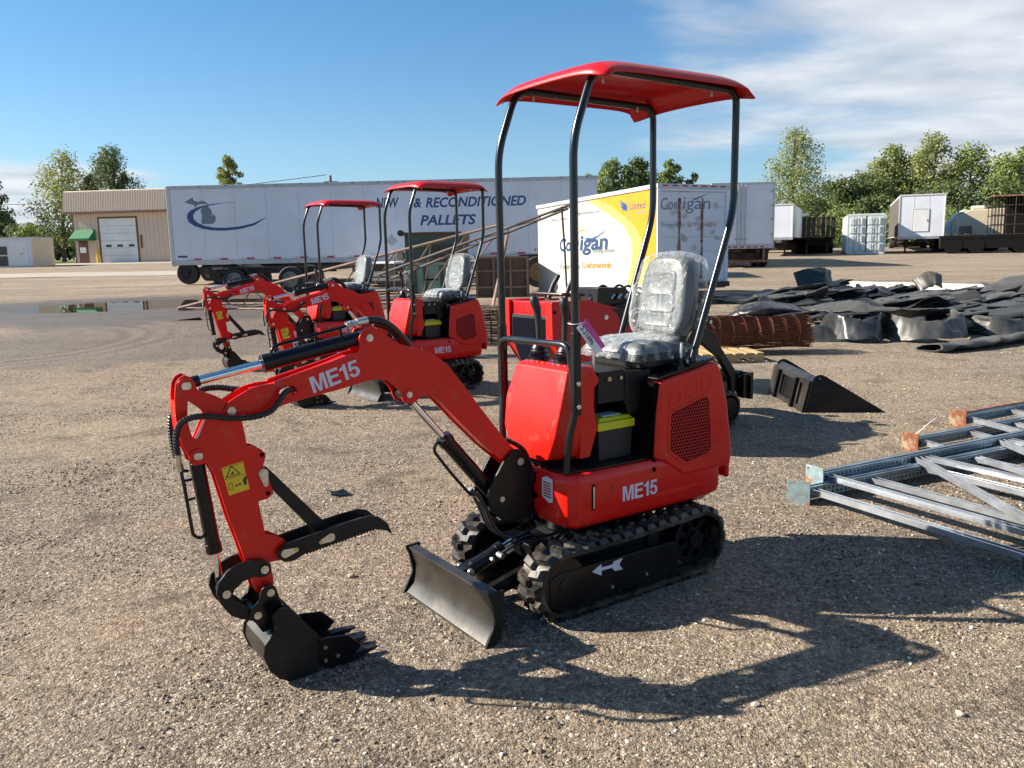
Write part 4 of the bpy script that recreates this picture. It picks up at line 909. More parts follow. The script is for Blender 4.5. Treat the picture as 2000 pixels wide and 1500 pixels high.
    g = G(); g.tube(fillet([(1.478, .018, 1.215), (1.472, .02, 1.256), (1.445, .02, 1.268), (1.195, .02, 1.314), (1.165, .02, 1.322)], .02), .0065, 8); g.cyl((1.20, .02, 1.31), (1.19, .01, 1.26), .006, 6); g.cyl((1.30, .02, 1.294), (1.295, .01, 1.25), .006, 6); g.obj('oil_pipe', 'black', c1)
    g = G(); g.cyl((1.175, .02, 1.322), (1.125, .02, 1.330), .0125, 10); g.cyl((1.13, .02, 1.329), (1.085, .02, 1.335), .0165, 12); g.cyl((1.16, .02, 1.322), (1.15, .02, 1.324), .0165, 6); g.obj('hose_fitting', 'zinc', c1)
    g = G(); g.tube(smoothpath([(1.095, .02, 1.334), (1.05, .02, 1.334), (1.012, .02, 1.322), (.975, .015, 1.300), (.933, .01, 1.260), (.900, 0, 1.222), (.88, 0, 1.19)], 8), .0155, 12)
    g.tube(smoothpath([(1.04, -.02, 1.318), (.99, -.02, 1.300), (.95, -.02, 1.27), (.91, -.02, 1.22)], 8), .0115, 10); g.obj('boom_hose', 'hose', bm_)
    c2 = cylinder(R, (.494, 0, .504), (.927, 0, 1.024), .395, .0325, .0165, 'boom_cylinder', .034)
    g = G(); g.tube(fillet([(.775, .02, .800), (.800, .02, .792), (.806, .02, .762), (.725, .02, .652), (.628, .02, .535), (.605, .02, .555)], .02), .007, 8); g.cyl((.72, .0, .82), (.76, .03, .79), .012, 8); g.obj('oil_pipe', 'black', c2)
    c3 = cylinder(R, (1.768, 0, .897), (1.712, 0, .372), .372, .0265, .0135, 'bucket_cylinder', .024)
    g = G(); g.tube(fillet([(1.800, .01, .842), (1.826, .02, .850), (1.820, .03, .79), (1.805, .03, .61), (1.780, .02, .590), (1.762, .01, .595)], .015), .0062, 8); g.cyl((1.815, .025, .812), (1.79, .01, .81), .005, 6); g.cyl((1.813, .025, .74), (1.785, .01, .74), .005, 6); g.obj('oil_pipe', 'black', c3)
    g = G(); g.cyl((1.843, .078, .925), (1.838, .055, .885), .0105, 10); g.cyl((1.838, .055, .885), (1.829, .03, .858), .0125, 6); g.obj('hose_fitting', 'zinc', c3)
    spiral_hose([(1.400, .02, 1.092), (1.432, .062, 1.100), (1.455, .078, 1.092), (1.484, .080, 1.057), (1.517, .080, 1.030), (1.579, .080, 1.020), (1.655, .080, 1.026), (1.721, .080, 1.041), (1.781, .080, 1.046), (1.820, .080, 1.034), (1.840, .080, 1.005), (1.846, .080, .958), (1.843, .078, .922)], .0108).obj('arm_hose', 'hose', R, smooth=0)
    spiral_hose([(1.50, -.05, 1.09), (1.591, -.066, 1.105), (1.656, -.070, 1.118), (1.72, -.062, 1.115), (1.79, -.062, 1.08), (1.822, -.062, 1.04), (1.830, -.062, 1.0), (1.828, -.06, .925), (1.82, -.05, .88)], .0108).obj('arm_hose', 'hose', R, smooth=0)
    g = G()
    for k, off in enumerate((0, .03, .055)):
        g.tube(smoothpath([(.61, off - .02, .55), (.575, off - .01, .48), (.545, off, .40), (.50, off + .02, .34), (.42, off + .03, .33), (.33, off + .02, .35)], 7), .0095, 8)
    g.tube(smoothpath([(.44, .02, .76), (.40, .03, .74), (.35, .03, .70), (.33, .03, .66)], 6), .012, 8)
    g.obj('swing_hose', 'hose', R)
    g = G(); g.cyl((.625, .0, .56), (.60, .0, .525), .014, 8); g.cyl((.60, .03, .535), (.585, .03, .51), .012, 6); g.obj('hose_fitting', 'zinc', R)
    return R
exA = make_excavator()
S79 = 1.0
exA.location = (.31902, 3.92686, 0); exA.rotation_euler = (0, 0, 3.74032)
exB = copy_tree(exA); exB.location = (-1.05308, 9.69455, -.004); exB.rotation_euler = (0, 0, 3.788); exB['label'] = LABEL_X['B']
exC = copy_tree(exA); exC.location = (-2.69115, 12.57869, -.008); exC.rotation_euler = (0, 0, 3.73177); exC['label'] = LABEL_X['C']
# a yellow lidded toolbox on each floor plate
def toolbox(ex, lab):
    t = root('toolbox', lab, 'toolbox', group='yellow lidded toolboxes stowed under the excavator seats')
    t.matrix_world = Matrix.Translation(ex.location) @ Matrix.Rotation(ex.rotation_euler.z, 4, 'Z') @ Matrix.Translation((-.055, .13, .629)) 
    g = G(); g.loft([[(-.105 * s, -.07 * s, z), (.105 * s, -.07 * s, z), (.105 * s, .07 * s, z), (-.105 * s, .07 * s, z)] for z, s in ((0, .93), (.14, 1))]); g.obj('body', 'greyplastic', t, bevel=.005)
    g = G(); g.bb((-.112, -.077, .142), (.112, .077, .182)); g.loft([[(-.105, -.07, .183), (.105, -.07, .183), (.105, .07, .183), (-.105, .07, .183)], [(-.09, -.058, .20), (.09, -.058, .20), (.09, .058, .20), (-.09, .058, .20)]]); g.obj('lid', 'yellow', t, bevel=.005)
    g = G(); g.bb((-.05, -.03, .2005), (.06, .045, .206)); g.obj('lid_window', 'paper', t, bevel=.002)
toolbox(exA, 'yellow lidded toolbox under the seat of the nearest mini excavator')
toolbox(exB, 'yellow lidded toolbox under the seat of the middle mini excavator')
toolbox(exC, 'yellow lidded toolbox under the seat of the farthest mini excavator')
# auction tag on the front post of the nearest machine
tg = root('auction_tag', 'white and magenta auction tag numbered 2-21896 tied to the front post of the nearest excavator', 'tag')
tg.matrix_world = Matrix.Translation(exA.location) @ Matrix.Rotation(exA.rotation_euler.z, 4, 'Z')
o_ = Vector((.256, .302, 1.266)); a_ = math.radians(-56); xd = Vector((-cos(a_), 0.0, sin(a_))); yd = Vector((-sin(-a_) * 1, 0, cos(a_)))
xd = Vector((-.60, .08, -.79)).normalized(); nrm = Vector((.10, .98, -.02)).normalized(); yd = nrm.cross(xd).normalized()
if yd.x > 0 and False: yd = -yd
g = G(); L_, H_ = .155, .062
g.add([o_ + xd * a + yd * b_ + nrm * c_ for a in (0, L_) for b_ in (0, H_) for c_ in (-.0006, .0006)], [(0, 1, 3, 2), (4, 6, 7, 5), (0, 4, 5, 1), (2, 3, 7, 6), (0, 2, 6, 4), (1, 5, 7, 3)]); g.obj('card', 'paper', tg, smooth=0)
quadart([(0.0, .030), (L_, .040), (L_, H_), (0, H_)], 'purple', tg, o_ + nrm * .0006, xd, yd, 'magenta_band')
text_obj('2-21896', 'ink', tg, o_ + xd * .012 + yd * .010 + nrm * .0012, xd, yd, w=.095, hgt=.021, bold=.015)
g = G(); g.tube(smoothpath([o_ + xd * .008 + yd * .045, (.25, .31, 1.285), (.225, .30, 1.287), (.225, .26, 1.285), (.27, .262, 1.285), (.268, .30, 1.282), o_ + xd * .008 + yd * .045 + nrm * .003], 5), .0018, 5); g.obj('tie', 'paper', tg)
# ------------------------------------------------------------- compact tracked loader behind the nearest excavator
ld = root('tracked_loader', 'red stand-on tracked loader with black arms parked behind the nearest excavator', 'loader', (1.290, 7.444, 0), 3.74032)
lp = loop_path((.47, .155), .135, (-.50, .155), .14)
for sg in (1, -1):
    y0, y1 = (.26, .43) if sg > 0 else (-.43, -.26)
    track_mesh(y0, y1, lp, 38, .02).obj('rubber_track', 'rubber', ld, smooth=25)
    g = G(); g.prism([(.50, .07), (.46, .24), (-.46, .24), (-.56, .12), (-.50, .06)], y0 * 1.03 if sg > 0 else y1 * 1.03, (y1 - .02) if sg > 0 else (y0 + .02)); g.obj('track_frame', 'blackm', ld, bevel=.004)
    g = G(); g.cyl((-.50, y0, .155), (-.50, y1, .155), .10, 24); g.obj('drive_wheel', 'black', ld)
    sp_ = [(1.414, 1.20), (1.045, 1.20), (.854, 1.137), (.760, 1.080), (.722, 1.030), (.729, .985), (.785, .952), (.812, .905), (.80, .62), (.98, .48), (1.20, .60), (1.32, .76), (1.405, .89)]
    hl = rpoly([(1.325, 1.150), (1.235, 1.150), (1.225, 1.055), (1.26, 1.035), (1.32, 1.04)], .02)
    g = G(); g.prism(rpoly(sp_, .015), .325 * sg, .335 * sg, [hl]); pl = g.obj('side_plate', 'red2', ld, bevel=.002)
    g = G(); g.prism([(1.405, 1.195), (1.405, .895), (1.31, .76), (1.19, .60), (1.17, .62), (1.30, .80), (1.385, .91), (1.385, 1.195)], .25 * sg, .325 * sg); g.obj('tower_face', 'red', ld, bevel=.002)
    g = G(); g.bb((1.04, .25 * sg, 1.188), (1.40, .325 * sg, 1.196)); g.obj('tower_top', 'red', ld)
    g = G(); g.bb((1.20, .30 * sg, 1.02), (1.35, .318 * sg, 1.16)); g.obj('dark_recess', 'dark', ld)
    bolt('plate_pin', (.868, .335 * sg, 1.052), (0, sg, 0), .02, 'zinc', ld, hl=.004); bolt('plate_bolt', (1.385, .335 * sg, 1.12), (0, sg, 0), .012, 'dark', ld)
    am = [(.80, 1.10), (.30, 1.12), (-.22, .93), (-.48, .83), (-.55, .69), (-.76, .45), (-.80, .44), (-.86, .40), (-.86, .22), (-.74, .20), (-.70, .26), (-.685, .40), (-.53, .60), (-.28, .76), (.20, .92), (.70, .98)]
    g = G(); g.prism(am, .22 * sg, .275 * sg); g.obj('lift_arm', 'black', ld, bevel=.006)
    bolt('arm_pin', (-.74, .275 * sg, .25), (0, sg, 0), .018, 'zinc', ld); bolt('arm_pin', (-.80, .275 * sg, .40), (0, sg, 0), .012, 'zinc', ld)
    bolt('arm_pin', (-.40, .275 * sg, .93), (0, sg, 0), .018, 'zinc', ld)
    g = G(); g.prism(circ((-.40, .93), .04, 18), .235 * sg, .27 * sg); g.obj('arm_lug', 'black', ld)
g = G(); g.prism([(1.375, 1.19), (1.375, 1.02), (1.19, .66), (1.0, .45), (.3, .40), (.3, 1.02), (.9, 1.17)], -.25, .25); bd = g.obj('body', 'red2', ld, bevel=.004)
g = G(); g.prism(rpoly([(-.245, 1.085), (.245, 1.085), (.245, .64), (-.10, .64), (-.245, .90)], .02), 0, .010, plane='XY', T=Matrix(((0, 0, 1, 1.376), (1, 0, 0, 0), (0, 1, 0, 0), (0, 0, 0, 1))))
g.obj('panel_frame', 'greyplastic', bd, bevel=.002)
g = G(); g.prism(rpoly([(-.225, 1.06), (.235, 1.06), (.235, .66), (-.09, .66), (-.225, .89)], .02), 0, .010, plane='XY', T=Matrix(((0, 0, 1, 1.380), (1, 0, 0, 0), (0, 1, 0, 0), (0, 0, 0, 1))))
g.obj('instrument_panel', 'navy', bd)
g = G(); g.prism([(1.20, .66), (1.18, .42), (1.0, .30), (.2, .30), (.2, .5)], -.20, .20); g.bb((-.55, -.20, .14), (.9, .20, .42)); g.obj('undercarriage_frame', 'black', ld, bevel=.004)
g = G(); g.prism([(.72, 1.12), (.35, 1.16), (-.10, 1.02), (-.32, .84), (-.34, .45), (.72, .40)], -.21, .21); g.obj('engine_bay', 'blackm', ld, bevel=.006)
g = G(); g.prism([(.78, 1.28), (.50, 1.27), (.42, 1.14), (.80, 1.10)], -.16, .14); g.obj('hydraulic_hood', 'black', ld, bevel=.01)
g = G(); g.bb((-.90, -.36, .19), (-.865, .36, .44)); g.bb((-.87, -.33, .20), (-.80, -.29, .42)); g.bb((-.87, .29, .20), (-.80, .33, .42)); g.obj('mounting_plate', 'black', ld, bevel=.003)
for yy, col in ((.10, 'tred'), (.16, 'tred')):
    g = G(); g.cyl((-.30, yy, .88), (-.47, yy + .02, .905), .016, 10); g.cyl((-.40, yy, .90), (-.45, yy + .02, .905), .023, 8); cp = g.obj('hydraulic_coupler', 'chrome', ld)
    g = G(); g.cyl((-.47, yy + .02, .905), (-.53, yy + .03, .90 - yy * .3), .024, 12); g.obj('coupler_cap', col, ld)
for yy in (-.14, .08):
    g = G(); g.tube(smoothpath([(1.08, yy, 1.20), (1.06, yy, 1.25), (1.03, yy, 1.31), (1.0, yy + .01, 1.36), (.985, yy + .01, 1.385)], 4), .02, 12, rs=None)
    g.obj('control_lever', 'greyplastic', ld, smooth=60)
g = G(); g.tube(fillet([(1.00, -.22, 1.235), (1.20, -.22, 1.245), (1.20, .22, 1.245), (1.00, .22, 1.235)], .05), .013, 10); g.tube([(1.05, -.22, 1.19), (1.05, -.22, 1.24)], .012, 8); g.tube([(1.05, .22, 1.19), (1.05, .22, 1.24)], .012, 8); g.obj('reference_bar', 'hose', ld)
g = G(); g.cyl((1.12, -.03, 1.19), (1.12, -.03, 1.205), .05, 20); g.obj('fuel_cap', 'black', ld)
rs_ = random.Random(4); g = G()
for k in range(10):
    a_ = (.75 - k * .03, -.16 + .035 * k, 1.17); g.tube(smoothpath([a_, (a_[0] - .12, a_[1] + rs_.uniform(-.05, .05), 1.25 + rs_.uniform(-.03, .05)), (a_[0] - .3, a_[1] + rs_.uniform(-.05, .05), 1.14), (a_[0] - .42, a_[1], 1.02)], 6), .011, 7)
hz = g.obj('hydraulic_hoses', 'hose', ld); hz['kind'] = 'stuff'
g = G(); 
for k in range(6): g.cyl((.80 - .05 * k, .05 + .03 * k, 1.18), (.76 - .05 * k, .05 + .03 * k, 1.215), .014, 8)
q_ = g.obj('hose_fittings', 'zinc', ld); q_['kind'] = 'stuff'

# ------------------------------------------------------------- loose loader bucket
bk = root('loader_bucket', 'black loader bucket lying alone on the gravel, sharp edge pointing right', 'bucket', (2.80, 7.87, 0), RD(-1.5))
SP = [(-.01, .0), (.0, .02), (.055, .285), (.072, .335), (.105, .362), (.145, .368), (.190, .348), (.76, .0), (.40, -.003)]
for y0, y1 in ((0, .012), (1.178, 1.19)):
    g = G(); g.prism(rpoly(SP, .008), y0, y1, [circ((.125, .315), .018, 14)]); g.obj('bucket_side', 'blackm', bk, bevel=.0015)
g = G(); g.prism([(-.012, 0), (.052, .30), (.062, .298), (.002, .006), (.75, .004), (.75, 0)], .012, 1.178); g.obj('bucket_shell', 'black', bk)
def tilt(x, y, z): return (-.012 + .213 * z - .008 + x, y, z)
fr = [(.10, .03), (1.09, .03), (1.09, .285), (.10, .285)]
Tb = Matrix(((0, .208, -.978, -.016), (1, 0, 0, 0), (0, .978, .208, 0), (0, 0, 0, 1)))
g = G(); g.prism([(0.01, .0), (1.18, .0), (1.18, .315), (0.01, .315)], .002, .014, [rpoly([(.17, .05), (.25, .05), (.25, .265), (.17, .265)], .01), rpoly([(.36, .05), (.82, .05), (.82, .265), (.36, .265)], .01), rpoly([(.92, .05), (1.01, .05), (1.01, .265), (.92, .265)], .01)], plane='XY', T=Tb); g.obj('back_frame', 'worn', bk, bevel=.002)
g = G(); g.prism([(.02, .01), (1.17, .01), (1.17, .30), (.02, .30)], -.03, -.022, plane='XY', T=Tb); g.obj('back_sheet', 'blackm', bk)
for yy in (.29, .86):
    g = G(); g.prism([(yy, .0), (yy + .05, .0), (yy + .05, .30), (yy, .30)], .014, .050, plane='XY', T=Tb); g.obj('mounting_rib', 'black', bk, bevel=.004)
g = G(); g.add([(.052, .012, .303), (.052, 1.178, .303), (.115, 1.178, .345), (.115, .012, .345), (.050, .012, .296), (.050, 1.178, .296), (.119, 1.178, .338), (.119, .012, .338)], [(0, 1, 2, 3), (7, 6, 5, 4), (0, 4, 5, 1), (1, 5, 6, 2), (2, 6, 7, 3), (3, 7, 4, 0)]); g.obj('top_lip', 'worn', bk)

# ------------------------------------------------------------- rusty wire mesh rolls and pallet
def wire_roll(cx, cy, z0, L, r1, rz, name_label, m, nl=110, nr=17, seed=1, flat=.92, group='rolls of rusty wire mesh'):
    rr = random.Random(seed); R0 = root('wire_mesh_roll', name_label, 'wire mesh', (cx, cy, z0), rz, group)
    g = G(); turns = 7.5; r0 = r1 * .30
    def pt(a, x):
        f = a / (turns * 2 * pi); r = r0 + (r1 - r0) * f + .014 * sin(a * 2.3 + x * 3) + .010 * sin(a * 5.1 - x * 7); return (x, r * cos(a) * 1.12, r1 * flat + r * sin(a) * flat)
    for k in range(nr):
        x = -L / 2 + L * k / (nr - 1) + rr.uniform(-.01, .01)
        g.tube([pt(turns * 2 * pi * i / 210, x) for i in range(211)], .0042, 3, cap=False)
    c_ = g.obj('cross_wires', m, R0, smooth=0, fix=False); c_['kind'] = 'stuff'
    g = G()
    for i in range(nl):
        a = turns * 2 * pi * (i / nl) ** .75; e1, e2 = rr.uniform(0, .07), rr.uniform(0, .07)
        g.tube([pt(a + .02 * sin(k * 1.7 + i), -L / 2 - e1 + (L + e1 + e2) * k / 6) for k in range(7)], .0045, 3, cap=False)
    c_ = g.obj('long_wires', m, R0, smooth=0, fix=False); c_['kind'] = 'stuff'
    return R0
wire_roll(3.63, 12.45, .06, 1.52, .315, -.02, 'rusty orange wire mesh roll on a pallet in front of the black rubber heap', 'meshrust', 260, 9, 1, .80)
wire_roll(-.10, 14.2, .02, 1.7, .36, .06, 'brown wire mesh roll glimpsed between the middle excavator and the loader', 'meshdark', 120, 15, 2)
wire_roll(.95, 12.9, .02, 1.3, .30, .06, 'brown wire mesh roll hidden low behind the loader front panel', 'meshdark', 90, 13, 3)
pa = root('pallet', 'pale wooden pallet corner poking out under the rusty mesh roll', 'pallet', (2.90, 11.95, 0), .10)
for k in range(7):
    g = G(); g.bb((-.50 + .155 * k, -.55, .115), (-.40 + .155 * k, .55, .133)); g.obj('deck_board', 'wood', pa, bevel=.002)
for yy in (-.53, 0, .53):
    g = G(); g.prism([(-.5, .02), (-.5, .114), (.53, .114), (.53, .02), (.40, .02), (.38, .06), (.16, .06), (.14, .02), (-.10, .02), (-.12, .06), (-.34, .06), (-.36, .02)], yy - .02, yy + .02); g.obj('stringer', 'wood', pa)
for yy in (-.5, .5):
    g = G(); g.bb((-.5, yy - .05, .002), (.53, yy + .05, .019)); g.obj('bottom_board', 'wood', pa)

# ------------------------------------------------------------- pile of black rubber liner
def ribbon(label, path, w, th=.03, roll=None, m='liner', n=60, hollow=False, seed=0, fold=False):
    P = fillet(path, .16, 6) if fold else smoothpath(path, max(2, n // (len(path) - 1)))
    if fold:
        Q = []
        for i in range(len(P) - 1):
            kk = max(1, int((P[i + 1] - P[i]).length / .09)); Q += [P[i].lerp(P[i + 1], j / kk) for j in range(kk)]
        P = Q + [P[-1]]
    k = len(P); g = G(); K = 16; rings = []
    for i, p in enumerate(P):
        t = (P[min(i + 1, k - 1)] - P[max(i - 1, 0)]).normalized(); sd = Vector((-t.y, t.x, 0)); sd = sd.normalized() if sd.length > .05 else Vector((1, 0, 0)); up = t.cross(sd).normalized() * -1
        if up.z < 0: up = -up
        a = roll(i / (k - 1)) if roll else 0
        s2 = sd * cos(a) + up * sin(a); u2 = up * cos(a) - sd * sin(a); ring = []
        ww = w * (1 + .10 * noise.noise(Vector((i * .12, seed, 0)))); tt = th * (1 + .7 * noise.noise(Vector((i * .15, seed, 5))))
        for j in range(K):
            b_ = 2 * pi * j / K; c_, s_ = cos(b_), sin(b_)
            q = p + s2 * (ww / 2 * (abs(c_) ** .8) * (1 if c_ > 0 else -1)) + u2 * (tt * (abs(s_) ** .7) * (1 if s_ > 0 else -1) + .032 * (.35 - abs(noise.noise(Vector((i * .12, c_ * 1.2, seed * 3.1)))) * 2) + .016 * (.3 - abs(noise.noise(Vector((i * .33, c_ * 3, seed)))) * 2))
            q.z = max(q.z, gz(q.y) + .004 + .004 * (s_ + 1)); ring.append(q)
        rings.append(ring)
    g.loft(rings, cap=not hollow)
    if hollow:
        for e, o_ in ((0, 1), (k - 1, -1)):
            R_ = rings[e]; c = sum(R_, Vector()) / K; t = (P[1] - P[0]).normalized() if e == 0 else (P[-2] - P[-1]).normalized()
            inn = [c + (q - c) * .86 for q in R_]; dp_ = [c + (q - c) * .80 + t * .35 for q in R_]
            vs = list(R_) + inn + dp_
            g.add(vs, [(j, (j + 1) % K, (j + 1) % K + K, j + K) for j in range(K)] + [(j + K, (j + 1) % K + K, (j + 1) % K + 2 * K, j + 2 * K) for j in range(K)] + [tuple(range(2 * K, 3 * K))])
    o = g.obj('rubber_liner', m, None, smooth=42); o['label'] = label; o['category'] = 'rubber liner'; o['group'] = 'black rubber liner tubes heaped on the gravel'
    return o
rr = random.Random(11)
GEN = 'flattened black rubber liner tube folded in the heap on the gravel'
def gp3(x, y, z): return (x, y, gz(y) + z)
# hand placed pieces along the front of the heap
ribbon('grey flattened tube with an open end, nearest piece of the black rubber heap', [gp3(6.10, 12.15, .055), gp3(6.8, 12.45, .06), gp3(7.7, 13.0, .07), gp3(8.9, 13.55, .09), gp3(10.6, 14.3, .09)], .50, .055, lambda u: -.15, 'liner2', 70, True, 3)
ribbon('shiny black liner band standing on edge in a curl at the front of the heap', [gp3(5.35, 14.3, .24), gp3(5.30, 13.6, .23), gp3(5.60, 13.28, .22), gp3(6.0, 13.5, .23), gp3(6.15, 14.3, .24)], .40, .018, lambda u: 1.15 + .35 * sin(u * 9), 'liner', 60, False, 5)
ribbon('brownish worn liner band standing on edge beside the shiny curl', [gp3(6.30, 14.3, .22), gp3(6.20, 13.6, .21), gp3(6.42, 13.22, .20), gp3(6.95, 13.25, .20), gp3(7.4, 13.6, .22), gp3(7.5, 14.2, .22)], .38, .018, lambda u: 1.1 + .35 * sin(u * 7 + 1), 'liner2', 60, False, 6)
ribbon('black liner loop with a dark opening at the left front of the heap', [gp3(4.95, 14.9, .10), gp3(4.75, 14.2, .12), gp3(4.95, 13.65, .12), gp3(5.5, 13.6, .08), gp3(5.9, 13.9, .30)], .40, .02, lambda u: 1.2 - .8 * u, 'liner', 60, False, 8)
ribbon('low dusty band curling on edge at the right front of the black heap', [gp3(7.75, 14.2, .16), gp3(7.9, 13.75, .16), gp3(8.4, 13.7, .15), gp3(8.9, 14.1, .17), gp3(9.0, 14.7, .17)], .32, .022, lambda u: 1.1 + .3 * sin(u * 8), 'liner2', 50, False, 21)
ribbon('dusty liner fold lying over the shiny curl at the front of the heap', [gp3(5.2, 14.6, .42), gp3(5.7, 14.1, .50), gp3(6.2, 13.95, .46), gp3(6.9, 14.3, .34), gp3(7.8, 14.8, .28)], .5, .03, lambda u: .3 * sin(u * 6), 'liner2', 60, False, 9)
ribbon('upright black fold peaking highest at the back left of the heap', [gp3(7.15, 21.0, .30), gp3(7.45, 20.9, .40), gp3(7.75, 20.8, .40), gp3(8.0, 21.0, .34)], .58, .03, lambda u: 1.35, 'liner', 40, False, 10)
ribbon('grey liner hump draped at the far right of the heap', [gp3(10.6, 18.2, .1), gp3(11.3, 18.4, .42), gp3(12.1, 18.2, .40), gp3(13.2, 18.0, .2)], .95, .05, lambda u: .2, 'liner2', 50, False, 12)
ribbon('pale grey liner hump beside the draped one at the right of the heap', [gp3(9.9, 17.2, .1), gp3(10.5, 17.6, .36), gp3(11.2, 17.5, .25), gp3(12.4, 17.2, .12)], .8, .05, lambda u: .3, 'liner2', 50, False, 13)
ribbon('small square liner flap standing up at the back of the heap', [gp3(9.6, 19.9, .25), gp3(9.9, 19.8, .42), gp3(10.15, 19.8, .36)], .42, .03, lambda u: .9, 'liner2', 30, False, 14)
ribbon('grey liner tube bulging at the left end of the heap', [gp3(4.3, 16.3, .08), gp3(4.7, 15.9, .26), gp3(5.3, 16.0, .25), gp3(5.8, 16.4, .10)], .50, .07, lambda u: .2, 'liner', 44, False, 15)
for row in range(9):
    yb = 13.9 + row * .78
    xl = 5.0 - row * .06 + (0 if row < 4 else .1 * (row - 4)); xr = 9.3 + row * .75
    x = xl + rr.uniform(-.3, .3)
    while x < xr:
        L = rr.uniform(1.6, 3.6); a = rr.choice([rr.uniform(-.45, .45), rr.uniform(-.3, .3), rr.uniform(.7, 1.4)]); n_ = 7; pp = []
        for k in range(n_):
            u = k / (n_ - 1); h_ = .06 + rr.uniform(.0, .20) * (k % 2) + (.12 if row in (2, 3, 4, 5) else 0)
            pp.append(gp3(x + cos(a) * L * u + rr.uniform(-.14, .14), yb + sin(a) * L * u * .6 + rr.uniform(-.18, .18), h_))
        if rr.random() < .62:
            pp = []; cx_, cy_ = x, yb; zz = .05 + (.08 if row in (2, 3, 4, 5) else 0); a = rr.uniform(-.40, .15)
            for k in range(rr.randint(4, 7)):
                pp.append(gp3(cx_, cy_, zz)); st_ = rr.uniform(.55, 1.3) if k % 2 == 0 else -rr.uniform(.25, .6)
                a2 = a + rr.uniform(-.18, .18); cx_ += cos(a2) * st_; cy_ += sin(a2) * st_ * .6; zz = min(.42, max(.04, zz + (rr.uniform(.10, .22) if k % 2 == 0 else -rr.uniform(.04, .18))))
            ph_ = rr.uniform(-.25, .35); ph2 = rr.uniform(-.5, .6)
            ribbon(GEN, pp, rr.uniform(.36, .56), rr.uniform(.018, .042), (lambda p, q: lambda u: p + q * u)(ph_, ph2), 'liner' if rr.random() < .62 else 'liner2', 48, False, rr.random() * 90, True)
            x += rr.uniform(.5, 1.1); continue
        r0, r1, fq = rr.uniform(-.4, .5), rr.uniform(.1, .7), rr.uniform(2, 6)
        ribbon(GEN, pp, rr.uniform(.30, .56), rr.uniform(.010, .035), (lambda r0, r1, fq: lambda u: r0 + r1 * sin(u * fq))(r0, r1, fq), 'liner' if rr.random() < .72 else 'liner2', 48, False, rr.random() * 90)
        x += L * rr.uniform(.45, .75)

# white steel rails lying behind the heap
for k, (dy, dz) in enumerate(((0, .05), (.32, .05), (.62, .05))):
    r_ = root('steel_rail', ['front', 'middle', 'rear'][k] + ' one of three long white steel rails lying behind the black heap', 'rail', (9.1 + dy, 24.6 + dy, ground_z(11, 22.5) + .0), math.atan2(-4.7, 3.3), 'white steel rails behind the rubber heap')
    g = G(); g.bb((0, -.05, .10), (7.6, .05, .16)); g.bb((0, -.05, .02), (7.6, .05, .05)); g.obj('rail_chord', 'bwhite', r_)
    g = G()
    for j in range(30): g.bb((.12 + j * .25, -.02, .05), (.15 + j * .25, .02, .10))
    q_ = g.obj('rail_posts', 'twhite', r_); q_['kind'] = 'stuff'
    r_.location.z = ground_z(9.3, 24.5) ; r_.rotation_euler = (0, math.atan2(gz(24.6) - gz(20), 5.7), math.atan2(-4.7, 3.3))

# ------------------------------------------------------------- galvanised upright frames lying on the right
def holed_strip(L, w, pitch, r, rows, n=10):
    """flat strip 0..L x 0..w with rows of real round holes"""
    g = G(); nc = int(L / pitch)
    for c in range(nc):
        x0 = c * pitch; x1 = x0 + pitch
        zs = [0] + [(rows[i] + rows[i + 1]) / 2 for i in range(len(rows) - 1)] + [w]
        for ri, rz_ in enumerate(rows):
            z0, z1 = zs[ri], zs[ri + 1]; cx = (x0 + x1) / 2; sq = []
            ci_ = [(cx + r * cos(2 * pi * k / 8 + pi / 8), rz_ + r * sin(2 * pi * k / 8 + pi / 8)) for k in range(8)]
            cz = (z0 + z1) / 2
            bd_ = [(x1, rz_ + (z1 - rz_) * .41), (cx + pitch * .2, z1), (cx - pitch * .2, z1), (x0, rz_ + (z1 - rz_) * .41), (x0, rz_ - (rz_ - z0) * .41), (cx - pitch * .2, z0), (cx + pitch * .2, z0), (x1, rz_ - (rz_ - z0) * .41)]
            co4 = [(x1, z1), (x0, z1), (x0, z0), (x1, z0)]
            vs = [(p[0], 0, p[1]) for p in ci_ + bd_ + co4]
            fs = [(k, k + 8, (k + 1) % 8 + 8, (k + 1) % 8) for k in range(8)]
            fs += [(8, 16, 9), (10, 17, 11), (12, 18, 13), (14, 19, 15)]
            g.add(vs, fs)
    return g
def channel(g, a, b_, w=.054, h=.032, t=.003):
    """open C channel from a to b, flanges up"""
    a, b_ = Vector(a), Vector(b_); d = b_ - a; L = d.length; an = math.atan2(d.y, d.x)
    T = Matrix.Translation(a) @ Matrix.Rotation(an, 4, 'Z') @ Matrix.Rotation(-math.atan2(d.z, math.hypot(d.x, d.y)), 4, 'Y')
    pr = [(-w / 2, h), (-w / 2, 0), (w / 2, 0), (w / 2, h), (w / 2 - .011, h + .0), (w / 2 - .011, h - t), (w / 2 - t, h - t), (w / 2 - t, t), (-w / 2 + t, t), (-w / 2 + t, h - t), (-w / 2 + .011, h - t), (-w / 2 + .011, h)]
    g.prism(pr, 0, L, plane='YZ', T=T)
